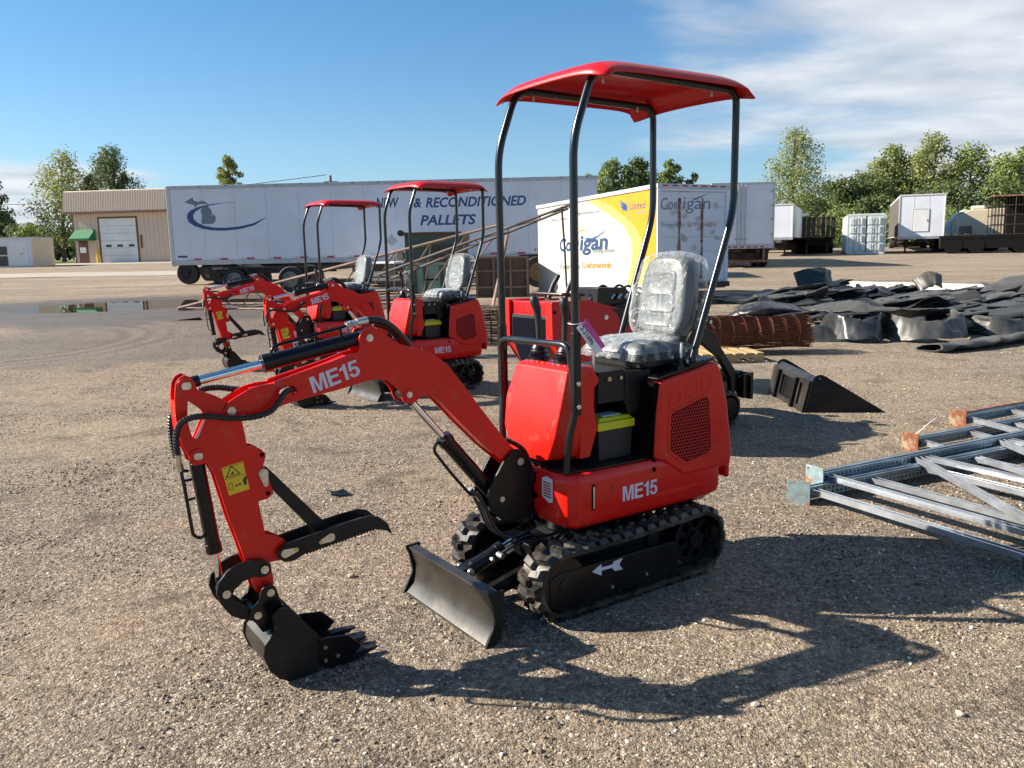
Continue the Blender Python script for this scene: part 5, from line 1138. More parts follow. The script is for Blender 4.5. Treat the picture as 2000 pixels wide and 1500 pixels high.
def upright(label, loc, rz, z, slant, plate, L=3.2, second=None, wd=1.38, sn=4, braces=True, sp=.95):
    R0 = root('upright_frame', label, 'steel frame', (loc[0], loc[1], z), rz, 'galvanised upright frames lying in a stack')
    for y0, nm in ((0, 0), (-wd, 1)):
        x0 = 0 if nm == 0 else -slant
        p_ = bpy.data.objects.new('post', None); COL.objects.link(p_); p_.parent = R0
        g = G(); g.bb((x0, y0 + .072, .03), (x0 + L, y0 + .076, .105)); g.bb((x0, y0, .101), (x0 + L, y0 + .0715, .105)); g.bb((x0, y0, .03), (x0 + L, y0 + .0715, .033)); g.bb((x0, y0 + .022, .1055), (x0 + L, y0 + .050, .112)); g.obj('channel', 'galvd', p_, bevel=.0015)
        g = holed_strip(L, .068, .038, .0088, [.020, .048]); g2 = G(); g2.add([(x0 + v[0], y0 - .0006, .033 + v[2]) for v in g.v], g.f); o_ = g2.obj('perforated_web', 'galvd', p_, smooth=0, fix=False); o_['kind'] = 'stuff'
        if nm == 0:
            pm, tl = plate
            g = G(); g.prism(rpoly([(-.038, -.003), (.105, .0), (.105, .150), (-.035, .152)], .004), -.008, 0, [circ((.085, .13), .008, 12), circ((.085, .02), .008, 12)], plane='YZ', T=Matrix.Translation((-.001, 0, 0)) @ Matrix.Rotation(tl, 4, 'Z')); g.obj('base_plate', pm, R0, bevel=.001)
    for k in range(sn):
        xa = .09 + k * sp
        g = G(); channel(g, (xa, .0, .058), (xa - slant, -wd + .05, .058)); g.obj('strut', 'galv', R0)
        if not braces: continue
        g = G(); channel(g, (xa + .86, .0, .062), (xa - slant + .10, -wd + .05, .050)); g.obj('brace', 'galv', R0)
        g = G(); g.cyl((xa, -.012, .06), (xa, .01, .06), .010, 6); g.obj('strut_bolt', 'zinc', R0)
upright('lowest galvanised upright frame, tilted blue base plate nearest the camera', (1.80, 5.02), RD(27.0), -.004, -.02, ('plateblue', .55), L=3.0, wd=1.42, sn=5, braces=False, sp=.52)
upright('galvanised upright frame with squared blue-grey plate, second from the camera', (1.945, 5.165), RD(28.2), .045, .0, ('plateblue', 0))
upright('galvanised upright frame with bright orange rusty base plate and wire tie', (3.075, 6.255), RD(28.4), .0, .33, ('rust', 0), L=3.0, sn=4, braces=False, sp=.6)
upright('topmost galvanised upright frame with pale rusty base plate and rusty edge', (3.74, 6.82), RD(29.0), .055, .42, ('rust', .05), L=3.0, sn=4, braces=False, sp=.6)
g = G(); g.tube(smoothpath([(3.07, 6.24, .15), (3.11, 6.22, .19), (3.16, 6.22, .24), (3.22, 6.24, .27)], 5), .0028, 6); o_ = g.obj('wire_tie', 'paper'); o_['label'] = 'thin white wire tie sticking up from the orange rusty plate'; o_['category'] = 'wire tie'
g = G(); g.bb((.0, .0, 0), (3.0, .045, .006)); o_ = g.obj('rusty_flat_bar', 'rust'); o_.location = (3.80, 6.90, .172); o_.rotation_euler = (0, 0, RD(29)); o_['label'] = 'long rusty flat bar lying along the topmost upright frame'; o_['category'] = 'steel bar'
# black scrap of rubber
g = G(); g.grid(lambda u, v: ((u - .5) * .11 + .01 * sin(v * 5), (v - .5) * .09, .006 + .035 * (abs(u - .55) ** 1.3) + .012 * v), 10, 8); o_ = g.obj('rubber_scrap', 'black', smooth=30); o_.location = (-1.18, 5.42, 0); o_.rotation_euler = (0, 0, .4); o_['label'] = 'small bent scrap of black plastic on the gravel above the thumb'; o_['category'] = 'scrap'
o_.modifiers.new('thickness', 'SOLIDIFY').thickness = .003
g = G(); g.grid(lambda u, v: ((u - .5) * .5, (v - .5) * .12, .01 + .05 * u * (1 - v)), 8, 4); o_ = g.obj('steel_scrap', 'rustpanel', smooth=30); o_.location = (-6.9, 18.0, ground_z(-6.9, 18.0)); o_['label'] = 'long bent piece of scrap lying below the truss tip'; o_['category'] = 'scrap'; o_.modifiers.new('thickness', 'SOLIDIFY').thickness = .01
# ------------------------------------------------------------- vehicles, buildings and trees behind
def wheel(parent, x, y, z, r, w, hub='hub', side=-1):
    """tyre across the y axis; hub on the side given"""
    g = G(); prof = [(w * .5, r * .60), (w * .5, r * .93), (w * .36, r), (-w * .36, r), (-w * .5, r * .93), (-w * .5, r * .60)]; n = 28
    g.loft([[(x + rr_ * cos(2 * pi * k / n), y + yy, z + rr_ * sin(2 * pi * k / n)) for k in range(n)] for yy, rr_ in prof], cap=False)
    for k in range(3): pass
    t = g.obj('tyre', 'tyre', parent)
    g = G(); g.ring((x, y + side * w * .42, z), (0, 1, 0), r * .61, r * .52, w * .14, 24); g.cyl((x, y - w * .2, z), (x, y + side * w * .30, z), r * .58, 24); g.cyl((x, y, z), (x, y + side * w * .55, z), r * .17, 12)
    for k in range(8): g.cyl((x + r * .34 * cos(k * pi / 4), y + side * w * .30, z + r * .34 * sin(k * pi / 4)), (x + r * .34 * cos(k * pi / 4), y + side * w * .36, z + r * .34 * sin(k * pi / 4)), r * .055, 6)
    g.obj('rim', hub, t)
    return t

# --- long white trailer
A0 = Vector((-12.53, 31.5, 0)); B0 = Vector((3.20, 30.6, 0)); LT = (B0 - A0).length
lt = root('semi_trailer', 'long white semi trailer lettered NEW & RECONDITIONED PALLETS with a state map logo', 'trailer', A0, math.atan2(B0.y - A0.y, B0.x - A0.x))
ZB, ZT = 1.36, 4.14
g = G(); g.bb((.02, .012, ZB + .06), (LT - .02, 2.58, ZT - .06)); g.obj('box_body', 'twhite', lt, smooth=0)
npn = 13
for k in range(npn):
    x0 = .10 + (LT - .2) * k / npn; x1 = .10 + (LT - .2) * (k + 1) / npn
    g = G(); g.bb((x0 + .006, 0, ZB + .08), (x1 - .006, .012, ZT - .10)); g.obj('side_panel', 'twhite', lt, bevel=.003, seg=1, smooth=0)
g = G(); g.bb((0, -.025, ZT - .11), (LT, .06, ZT + .02)); 
g.obj('top_rail', 'tsilver', lt, bevel=.01)
g = G(); g.bb((0, -.02, ZB - .08), (LT, .05, ZB + .09)); g.obj('bottom_rail', 'tsilver', lt, bevel=.006)
g = G(); g.bb((-.03, -.02, ZB - .12), (.10, .08, ZT + .0)); g.bb((-.05, 0, ZB - .1), (0.0, 2.58, ZT)); g.obj('rear_frame', 'bwhite', lt, bevel=.006)
for k in range(15):
    g = G(); g.bb((.85 + k * 1.0, -.026, ZB + .10), (1.12 + k * 1.0, -.001, ZB + .155)); g.obj('red_reflector', 'tred', lt, smooth=0)
    g = G(); g.bb((.62 + k * 1.0, -.025, ZB + .102), (.84 + k * 1.0, -.001, ZB + .153)); g.obj('white_reflector', 'bwhite', lt, smooth=0)
for k in range(34):
    g = G(); g.bb((.3 + k * .47, -.030, ZT - .03), (.36 + k * .47, -.025, ZT)); 
    if k % 2 == 0: g.obj('marker_rivet', 'chassis', lt, smooth=0)
g = G(); g.bb((1.0, .4, 1.02), (6.2, 2.2, ZB - .08)); g.bb((11.5, .5, 1.08), (LT - .6, 2.1, ZB - .08)); g.obj('slider_frame', 'chassis', lt)
g = G()
for xx in (.55, 1.9, 3.2): g.box((xx, 1.3, .98), (.12, 2.2, .12))
g.bb((.3, .2, .95), (3.8, .35, 1.2)); g.obj('axle_beams', 'chassis', lt)['kind'] = 'stuff'
for xx in (.48, 1.68):
    wheel(lt, xx, .25, .98, .41, .28, 'chassis'); wheel(lt, xx, 2.30, .98, .41, .28)
g = G(); g.prism([(4.0, 1.30), (5.4, 1.30), (4.9, .95), (4.2, .90)], .3, 2.2); g.obj('toolbox_tank', 'chassis', lt)
for yy in (.5, 2.0):
    g = G(); g.bb((11.4, yy, .55), (11.55, yy + .12, 1.32)); g.bb((11.3, yy - .08, .53), (11.65, yy + .2, .56)); g.obj('landing_leg', 'chassis', lt)
# printing on its side.  pix() turns measured marks into metres along the side
def pixt(px, py): return ((px - 337) * .01925 * 1.0, 1.33 + (517 - .0165 * (px - 337) - py) * .01925)
XD, YD = (1, 0, 0), (0, 0, 1)
def tp(P, m, name): return quadart([pixt(*p) for p in P], m, lt, (0, 0, 0), XD, YD, name, ext=.0015)
outer = [(470, 400.5), (440, 402), (415, 405), (395, 409.5), (381, 415.5), (374, 422), (372.5, 430), (376, 438), (386, 445), (402, 450.5), (422, 453.5), (446, 454), (475, 451), (503, 444), (527, 430)]
inner = [(524, 430.5), (500, 440.5), (474, 446), (447, 448.5), (424, 448), (406, 444.5), (393, 439), (386, 432), (385, 425), (390, 418), (401, 411.5), (418, 406.8), (441, 403), (470, 401)]
tp(outer + inner, 'blue', 'swoosh_logo')
tp([(400, 441), (402.5, 425), (400, 415), (405, 410), (415, 407.5), (421, 415), (422.5, 422.5), (420, 427.5), (425, 422.5), (429, 429), (427.5, 436), (422.5, 441)], 'grey', 'state_map')
tp([(370, 400), (380, 395), (387, 391), (387.5, 396), (395, 400), (405, 397.5), (412, 400), (416, 403.5), (400, 404), (394, 406), (391, 411), (387.5, 405), (377.5, 403)], 'grey', 'state_map')
for wd_, x0, x1, zz, hh in (('NEW', -4.80, -3.94, 3.19, .36), ('&', -3.42, -3.12, 3.17, .34), ('RECONDITIONED', -2.98, .66, 3.16, .36), ('PALLETS', -3.20, -1.16, 2.53, .37)):
    text_obj(wd_, 'blue', lt, (x0 + 12.53, 0, zz + .01), XD, YD, w=x1 - x0, hgt=hh, shear=.22, bold=.028, ext=.0018)
tp([(349, 505), (368, 505), (368, 501), (349, 501)], 'blue', 'small_blue_label')
for k in range(3): tp([(1054, 471 + k * 6), (1056, 471 + k * 6), (1056, 474 + k * 6), (1054, 474 + k * 6)], 'ink', 'stencil_mark')
text_obj('41', 'ink', lt, (13.45, 0, 1.53), XD, YD, w=.12, hgt=.12, ext=.0018)
g = G(); g.prism([(-0.0, -.22), (.22, 0), (0, .22), (-.22, 0)], 0, .004, T=Matrix.Translation((8.26, -.008, 2.02))); g.obj('placard', 'tsilver', lt)
# --- dolly chassis in front of the trailer's rear
dl = root('trailer_dolly', 'black wheeled chassis standing in front of the trailer rear wheels', 'dolly', (-9.7, 28.0, ground_z(-9, 28)), RD(-6))
z0 = 0.42
for xx in (.65, 2.55):
    wheel(dl, xx, 0, z0, .42, .28, 'hub'); wheel(dl, xx, 1.9, z0, .44, .28)
    g = G(); g.ring((xx, 0, z0), (0, 1, 0), .56, .50, .30, 20); 
g = G(); g.bb((0, .3, .62), (3.6, .42, .82)); g.bb((0, 1.45, .62), (3.6, 1.57, .82)); g.bb((-.05, -.1, .66), (.05, 1.95, .80)); g.bb((1.5, .3, .62), (1.62, 1.57, .8)); g.cyl((.65, 0, z0), (.65, 1.9, z0), .06); g.cyl((2.55, 0, z0), (2.55, 1.9, z0), .06); g.obj('frame', 'chassis', dl)['kind'] = 'stuff'
g = G(); g.bb((-.08, -.12, .78), (.45, -.02, .84)); g.bb((.9, .1, .84), (1.4, .3, .92)); g.obj('mudguard_bracket', 'hub', dl)
for k in range(9):
    a0_ = pi * .95 - k * pi * .9 / 9
    if k == 0: g = G()
    g.box((.65 + .52 * cos(a0_ - .15), 0, z0 + .52 * sin(a0_ - .15)), (.20, .32, .015), ry=-(a0_ - .15) + pi / 2)
g.obj('mudguard', 'chassis', dl)['kind'] = 'stuff'
# flatbed bits seen under the long trailer
sb_ = root('flatbed_trailer', 'rusty flatbed frame and scrap seen below the middle of the long trailer', 'flatbed', (-5.4, 29.0, ground_z(-5, 29)), RD(-3))
g = G(); g.bb((0, 0, .55), (4.4, .12, .80)); g.bb((0, 1.6, .55), (4.4, 1.72, .80)); g.obj('side_rail', 'rustpanel', sb_)
g = G(); g.bb((.2, .1, .25), (1.5, 1.6, .86)); g.obj('white_tank', 'twhite', sb_, bevel=.08)
wheel(sb_, 3.5, -.1, .42, .45, .3); wheel(sb_, 2.3, -.1, .42, .45, .3)
for k in range(5):
    g = G(); g.bb((2.2, -1.6 + k * .22, .05 + .08 * k), (5.4, -1.5 + k * .22, .10 + .08 * k)); g.obj('timber', ['rustpanel', 'trussp', 'wood'][k % 3], sb_)
# spare wheel at the trailer's front (rusty hub)
wr = root('lone_wheel', 'big tyre with rusty hub beside the white moving truck', 'wheel', (.92, 27.0, 0), 0)
wheel(wr, 0, 0, .90, .50, .30, 'hubrust')
g = G(); g.cyl((0, .1, .90), (0, 2.2, .90), .06); g.bb((-.6, .5, 1.3), (2.6, .62, 1.45)); g.bb((-.1, .5, .9), (.1, .62, 1.4)); g.obj('axle', 'chassis', wr)

# --- moving truck box
tk = root('moving_truck', 'white and yellow Corrigan moving truck box with sunlit side'.replace('Corrigan ', ''), 'truck', (.77, 23.77, 0), math.atan2(-4.77, 2.53))
ZA, ZC = .53, 2.84; LL, WW = 5.40, 2.08
sh = Matrix(((1, 0, 0, 0), (0, 1, 0, 0), (.035, 0, 1, -.10), (0, 0, 0, 1)))
g = G(); g.bb((0.02, .02, ZA), (LL, WW, ZC), T=sh); g.obj('box_body', 'bwhite', tk, bevel=.04, smooth=30)
ART = [(0.02, .52), (0.02, 2.83), (5.38, 3.0), (5.38, .70)]
def sart(P, m, name, e): return quadart(P, m, tk, (0, .018, 0), (1, 0, 0), (0, 0, 1), name, ext=e)
we = [(2.30, 2.84), (2.75, 2.70), (3.11, 2.56), (3.76, 2.29), (4.18, 2.06), (4.39, 1.82), (4.46, 1.52), (4.41, 1.17), (4.26, .72)]
ye = [(2.45, 2.85), (3.0, 2.78), (3.55, 2.62), (4.28, 2.26), (4.59, 2.05), (4.78, 1.84), (4.91, 1.63), (4.98, 1.46), (5.03, 1.17), (4.98, .75)]
tr_ = [(5.36, .77), (5.36, 2.92)]
sart(we + tr_, 'yel2', 'pale_yellow_band', .0015); sart(ye + tr_, 'yel', 'yellow_band', .003)
for k in range(1, 5):
    g = G(); g.bb((1.08 * k - .004, .012, .60), (1.08 * k + .004, .019, 2.80), T=sh); g.obj('panel_seam', 'lgrey', tk, smooth=0)
g = G(); g.bb((0, -.01, 2.80), (LL, .06, 2.90), T=sh); g.bb((LL - .0, -.01, 2.80), (LL + .04, WW + .02, 2.90), T=sh); g.obj('roof_rail', 'tsilver', tk, bevel=.01)
g = G(); g.bb((0, -.01, .44), (LL, .05, .56), T=sh); g.obj('skirt_rail', 'bwhite', tk)
def st(txt, m, x, z, w, hh, **k):
    k.setdefault('bold', .03)
    return text_obj(txt, 'blued' if m == 'blue' else m, tk, (x, .018, z), (1, 0, .02), (0, 0, 1), w=w, hgt=hh, ext=.004, **k)
st('Corr', 'blue', 1.21, 1.52, .96, .36, shear=.1); st('igan', 'blue', 2.20, 1.42, 1.27, .50, shear=.1)
st('moving systems', 'lgrey', 2.80, 1.45, .97, .13)
st('Experience', 'lgrey', 1.22, 1.02, .98, .18); st('Craftsmanship', 'orange', 2.28, 1.05, 1.34, .20, shear=.08)
st('United', 'blue', 4.36, 2.46, .60, .17, bold=.01); st('Van Lines', 'lgrey', 4.58, 2.36, .40, .07)
st('800-517-7442', 'lgrey', .80, 2.33, .82, .075); st('corriganmoving.com', 'lgrey', 1.85, 2.42, 1.26, .10)
sart([(2.11, 1.98), (2.2, 2.05), (2.33, 2.08), (2.47, 2.05), (2.5, 2.0), (2.40, 2.035), (2.28, 2.04)], 'orange', 'logo_arc', .004)
sart([(2.42, 1.93), (2.50, 1.87), (2.75, 1.86), (3.05, 1.92), (3.35, 2.02), (3.55, 2.12), (3.3, 1.98), (3.0, 1.86), (2.72, 1.80), (2.5, 1.81)], 'blue', 'logo_swoosh', .004)
for k in range(3): sart([(3.92 + .03 * k, 2.72 - .07 * k), (4.22, 2.62 - .05 * k), (4.30, 2.52 - .04 * k), (4.10, 2.58 - .06 * k)], 'blue', 'bird_logo', .004)
g = G(); g.bb((2.7, -.03, .50), (3.3, -.012, .56), T=sh); g.bb((.7, -.03, .50), (1.0, -.012, .56), T=sh); g.obj('red_reflector', 'tred', tk)
# its rear: frame, roll-up door slats, peeled lettering, rust runs
g = G(); g.bb((LL, 0, .68), (LL + .03, .09, ZC), T=sh); g.bb((LL, WW - .10, .68), (LL + .03, WW, ZC), T=sh); g.bb((LL, .09, ZC - .10), (LL + .03, WW - .1, ZC), T=sh); g.obj('door_frame', 'twhite', tk, bevel=.005)
for k in range(6):
    g = G(); g.bb((LL + .004, .10, .72 + k * .335), (LL + .016, WW - .11, .72 + (k + 1) * .335 - .008), T=sh); g.obj('door_slat', 'twhite', tk, bevel=.002)
for k in range(7):
    g = G(); g.bb((LL + .03, .12 + k * .28, ZC + .0), (LL + .045, .28 + k * .28, ZC + .035), T=sh); g.obj('red_marker', 'tred', tk)
def rt_(txt, m, y, z, w, hh, **k): return text_obj(txt, m, tk, (LL + .017, y, z), (0, 1, 0), (0, 0, 1), w=w, hgt=hh, ext=.002, **k)
rt_('Corr', 'grey', .10, 2.42, .58, .26, shear=.1); rt_('igan', 'grey', .72, 2.34, .80, .36, shear=.1)
rt_('Experience', 'lgrey', .12, 2.02, .66, .12); rt_('Craftsmanship', 'orange', .86, 2.03, .86, .12)
def rart(P, m, name, e=.002): return quadart(P, m, tk, (LL + .017, 0, 0), (0, 1, 0), (0, 0, 1), name, ext=e)
rart([(.55, 2.78), (.75, 2.86), (.95, 2.80), (.75, 2.83)], 'orange', 'logo_arc'); rart([(.95, 2.66), (1.1, 2.64), (1.5, 2.80), (1.1, 2.69)], 'grey', 'logo_swoosh')
rz = random.Random(5)
for k in range(18):
    cy_, cz_ = rz.uniform(.2, 1.8), rz.uniform(1.1, 2.6); P = [(cy_ + rz.uniform(.05, .14) * cos(a), cz_ + rz.uniform(.03, .09) * sin(a)) for a in [2 * pi * j / 8 for j in range(8)]]
    rart(P, 'patch', 'peeled_patch', .0014)
for yy, z0_, z1_ in ((.62, 1.4, 2.62), (1.28, .85, 2.64)):
    z_ = z0_
    while z_ < z1_:
        h_ = rz.uniform(.05, .16); w_ = rz.uniform(.012, .04); g = G(); g.bb((LL + .017, yy - w_ + rz.uniform(-.01, .01), z_), (LL + .03, yy + w_, z_ + h_)); g.obj('rusty_hinge_strip', 'rust', tk); z_ += h_ + .004
g = G(); g.bb((LL - .05, .02, .56), (LL + .10, WW, .68), T=sh); g.obj('rear_sill', 'rustpanel', tk)
g = G(); g.bb((.4, .3, .36), (LL - .1, .45, .53)); g.bb((.4, 1.6, .36), (LL - .1, 1.75, .53)); 
for k in range(5): g.bb((.5 + k * 1.1, .1, .42), (.6 + k * 1.1, 2.0, .53))
g.obj('underframe', 'chassis', tk)['kind'] = 'stuff'
for yy in (.35, 1.7): wheel(tk, LL - 1.2, yy, .50, .34, .25)

# --- box trailers
def box_trailer(label, loc, rz, L, w, zb, zt, zg, m='twhite', doors=True, group='white box trailers parked at the back of the yard', front_door=False, wheels=True, legs=True, dark_side=False):
    t = root('box_trailer', label, 'trailer', (loc[0], loc[1], 0), rz, group)
    g = G(); g.bb((0, 0, zb), (w, L, zt)); g.obj('box_body', m, t, bevel=.03)
    g = G(); g.bb((-.02, -.04, zb - .14), (w + .02, .06, zb + .02)); g.obj('bumper_sill', 'tsilver', t)
    g = G(); g.bb((-.01, -.03, zt - .06), (w + .01, .02, zt + .02)); g.bb((-.01, -.03, zb), (.05, .02, zt)); g.bb((w - .05, -.03, zb), (w + .01, .02, zt)); g.obj('end_frame', 'bwhite', t, bevel=.005)
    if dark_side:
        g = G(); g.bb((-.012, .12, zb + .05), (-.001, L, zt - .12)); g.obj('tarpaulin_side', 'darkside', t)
    if doors:
        for k in (0, 1):
            g = G(); g.bb((.06 + k * (w / 2 - .05), -.022, zb + .05), (w / 2 - .01 + k * (w / 2 - .05), -.001, zt - .08)); g.obj('door', 'twhite', t, bevel=.004)
        for k, xx in enumerate((w / 2 - .22, w / 2 - .08, w / 2 + .10)):
            g = G(); g.cyl((xx, -.05, zb + .02), (xx, -.05, zt - .05), .018, 8); g.box((xx, -.05, zb + .25), (.22, .03, .04)); g.obj('lock_bar', 'tsilver', t)
        for zz in (.15, .40, .62, .85):
            g = G(); g.bb((w - .16, -.045, zb + (zt - zb) * zz), (w + .0, -.02, zb + (zt - zb) * zz + .07)); g.obj('hinge', 'tsilver', t)
        for k in range(8):
            g = G(); g.bb((.1 + k * .28, -.055, zb - .10), (.27 + k * .28, -.04, zb - .04)); g.obj('tail_reflector', 'tred', t)
        g = G(); g.bb((.3, .1, zb - .65), (.40, .2, zb - .1)); g.bb((w - .4, .1, zb - .65), (w - .3, .2, zb - .1)); g.bb((.1, .05, zb - .72), (w - .1, .15, zb - .62)); g.obj('underride_guard', 'rust', t)
    if front_door:
        g = G(); g.bb((w * .33, -.03, zb + .32), (w * .66, -.001, zb + 1.66)); fd = g.obj('access_door', 'doorw', t, bevel=.01)
        g = G(); g.bb((w * .31, -.012, zb + .28), (w * .68, -.0005, zb + 1.72)); g.obj('door_frame', 'tsilver', t)
        g = G(); g.bb((w * .61, -.055, zb + .95), (w * .625, -.03, zb + 1.08)); g.obj('door_handle', 'tsilver', fd)
        for xx in (w * .33, w * .66): 
            g = G(); g.bb((xx - .004, -.006, zb + 1.8), (xx + .004, -.001, zt - .1)); g.obj('panel_seam', 'lgrey', t)
    g = G(); g.bb((.5, .2, zb - .35), (.65, L - .2, zb)); g.bb((w - .65, .2, zb - .35), (w - .5, L - .2, zb)); g.obj('chassis_beams', 'chassis', t)['kind'] = 'stuff'
    yw = (1.2, 2.4) if doors else (L - 2.4, L - 1.2)
    if wheels:
        for yy in yw:
            for xx in (.18, w - .18):
                g = G(); g.cyl((xx - .16, yy, zg + .5), (xx + .16, yy, zg + .5), .5, 22); g.obj('tyre', 'tyre', t, bevel=.03)
        g = G(); g.bb((.1, yw[0] - .4, zg + .3), (w - .1, yw[1] + .5, zb - .3)); g.obj('axle_group', 'chassis', t)
    if legs:
        yl = 2.2 if not doors else L - 2
        for xx in (.45, w - .55):
            g = G(); g.bb((xx, yl if doors else .9, zg), (xx + .11, (yl if doors else .9) + .12, zb)); g.obj('landing_leg', 'chassis', t)
        g = G(); g.tube([(.5, .95, zg + .3), (w / 2, .95, zb - .1)], .03, 6); g.tube([(w - .5, .95, zg + .3), (w / 2, .95, zb - .1)], .03, 6); g.obj('leg_brace', 'chassis', t)
    return t
box_trailer('white box trailer with closed double doors just right of the moving truck', (8.55, 36.0), RD(-3), 12, 2.62, 1.60, 4.18, .66)
box_trailer('white box trailer half hidden by the trailer with double doors', (15.05, 53.0), RD(-22), 10, 2.5, 2.02, 4.04, .90, doors=False)
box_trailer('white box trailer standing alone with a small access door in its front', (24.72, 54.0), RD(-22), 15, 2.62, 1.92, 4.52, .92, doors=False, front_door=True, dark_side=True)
# container
ct = root('shipping_container', 'pale green shipping container with ribbed double doors beside the lone trailer', 'container', (21.30, 53.6, .90), RD(-19), None)
g = G(); g.bb((.05, .05, .1), (2.22, 6.0, 2.45)); g.obj('container_body', 'contw', ct)
for k in range(22):
    g = G(); g.bb((-.005, .15 + k * .27, .12), (.05, .29 + k * .27, 2.42)); g.obj('side_rib', 'contw', ct, smooth=0)
for a, b_ in (((0, 0, 0), (.10, .12, 2.5)), ((2.17, 0, 0), (2.27, .12, 2.5)), ((0, 0, 2.38), (2.27, .12, 2.5)), ((0, 0, 0), (2.27, .12, .12))):
    g = G(); g.bb(a, b_); g.obj('corner_post', 'contw', ct, bevel=.01)
for d in (0, 1):
    x0 = .12 + d * 1.04
    g = G(); g.bb((x0, -.01, .14), (x0 + .98, .05, 2.36)); dr = g.obj('door', 'contw', ct)
    for c_ in range(3):
        for r_ in range(4):
            g = G(); xx = x0 + .06 + c_ * .31; zz = .24 + r_ * .53; g.prism([(xx, zz), (xx + .22, zz), (xx + .20, zz + .40), (xx + .02, zz + .40)], -.055, -.0105); g.obj('door_panel', 'contw', dr, bevel=.015, seg=1)
    for xx in (x0 + .28, x0 + .72):
        g = G(); g.cyl((xx, -.085, .1), (xx, -.085, 2.4), .018, 8); g.obj('lock_rod', 'tsilver', dr)
g = G(); g.bb((1.12, -.02, .14), (1.15, .02, 2.36)); g.obj('door_gap', 'dark', ct)
# bulkhead flatbed
fb = root('flatbed_trailer', 'dark flatbed trailer with a rusty slatted bulkhead left of the pale container', 'flatbed', (18.75, 54.5, .9), RD(-15))
g = G(); g.bb((0, 0, .95), (2.05, 10, 1.12)); g.obj('deck', 'shadeblack', fb)
for k in range(7):
    g = G(); g.bb((.02 + k * .293, -.02, 1.13), (.26 + k * .293, .06, 2.40)); g.obj('bulkhead_slat', ['chassis', 'chassis', 'rustpanel', 'rust', 'chassis', 'rustpanel', 'chassis'][k], fb)
for k in range(3):
    g = G(); g.bb((0, -.05, 1.15 + k * .58), (2.05, -.02, 1.22 + k * .58)); g.obj('bulkhead_rail', 'rustpanel', fb)
for xx in (.35, 1.6):
    g = G(); g.bb((xx, .6, .0), (xx + .1, .7, .95)); g.obj('landing_leg', 'chassis', fb)
for yy in (3.0, 4.3, 8.0):
    g = G(); g.cyl((-.1, yy, .5), (2.2, yy, .5), .5, 20); g.obj('wheel_set', 'shadeblack', fb)
g = G(); g.bb((.6, .1, .6), (1.5, 9, .95)); g.obj('chassis_beam', 'shadeblack', fb)
# cage trailer, dark flatbeds and camper on the right
cg = root('cage_trailer', 'flatbed trailer carrying a tall rusty barred cage at the right edge', 'trailer', (28.35, 50.0, .86), RD(-24))
g = G(); g.bb((-2.6, 0, .88), (6, 2.5, 1.06)); g.obj('deck', 'shadeblack', cg)
g = G(); g.bb((-2.6, .02, .30), (6, 2.2, .88)); g.obj('chassis_beam', 'shadeblack', cg)
for k in range(15):
    g = G(); g.bb((.02 + k * .165, 0, 1.06), (.06 + k * .165, .04, 3.30)); g.obj('cage_bar', 'shadeblack' if k % 7 else 'rustpanel', cg)
for k in range(14):
    g = G(); g.bb((.02 + k * .165 * 1.05, 2.4, 1.06), (.06 + k * .165 * 1.05, 2.44, 3.30)); g.obj('cage_bar', 'shadeblack', cg)
for zz in (1.06, 1.62, 2.17, 2.72, 3.26):
    g = G(); g.bb((0, -.02, zz), (5.4, .05, zz + .05)); g.obj('cage_rail', 'rust' if zz > 3 else 'chassis', cg)
    g = G(); g.bb((0, 2.4, zz), (5.4, 2.45, zz + .05)); g.obj('cage_rail', 'chassis', cg)
g = G(); g.bb((.9, 1.2, 1.06), (5.5, 2.38, 3.28)); g.obj('dark_load', 'shadeblack', cg)
g = G(); g.bb((0, 0, 3.30), (2.5, 2.5, 3.34)); g.obj('cage_roof', 'rust', cg)
for xx in (-1.9, -.7, 1.6, 2.8):
    g = G(); g.cyl((xx, .0, .45), (xx, 2.4, .45), .46, 20); g.obj('wheel_set', 'shadeblack', cg)
for k in range(3):
    g = G(); g.bb((-2.3 + k * .5, .3, 1.07), (-2.1 + k * .5, .8, 1.18)); g.obj('loose_block', 'rustpanel', cg)
po = root('marker_pole', 'thin grey and white pole standing between the lone trailer and the camper', 'pole', (28.30, 53.6, 1.9)); g = G(); g.cyl((0, 0, 0), (0, 0, 1.15), .045, 8); g.obj('lower_pole', 'bwhite', po); g = G(); g.cyl((0, 0, 1.15), (0, 0, 2.1), .03, 8); g.obj('upper_pole', 'galvd', po)
df = root('flatbed_trailer', 'low dark flatbed standing between the lone trailer and the camper', 'flatbed', (27.6, 55.5, .93), RD(-20)); g = G(); g.bb((0, 0, .75), (4.5, 2.2, .98)); g.bb((.1, .3, .35), (4.4, 1.9, .75)); g.obj('deck', 'shadeblack', df)
for xx in (.6, 1.7, 3.6):
    g = G(); g.cyl((xx, 0, .45), (xx, 2.2, .45), .45, 18); g.obj('wheel_set', 'shadeblack', df)
cp = root('camper_van', 'cream camper with rounded windscreen parked behind the dark flatbeds', 'camper', (30.0, 57.6, .95), RD(-22))
g = G(); g.prism(rpoly([(0, .5), (4.2, .5), (4.2, 2.75), (1.0, 2.70), (.35, 2.35), (0, 1.95)], .15, 5), 0, 2.3); g.obj('camper_body', 'cream', cp, bevel=.05)
g = G(); g.prism([(-.35, .95), (.0, 1.0), (.0, 1.95), (.40, 2.40), (.95, 2.72), (.75, 2.74), (.20, 2.42), (-.2, 1.95), (-.38, 1.5)], .1, 2.2); g.obj('windscreen', 'contw', cp, bevel=.03)
g = G(); g.bb((.42, -.02, 1.12), (1.15, .01, 1.62)); w_ = g.obj('window', 'glass', cp)
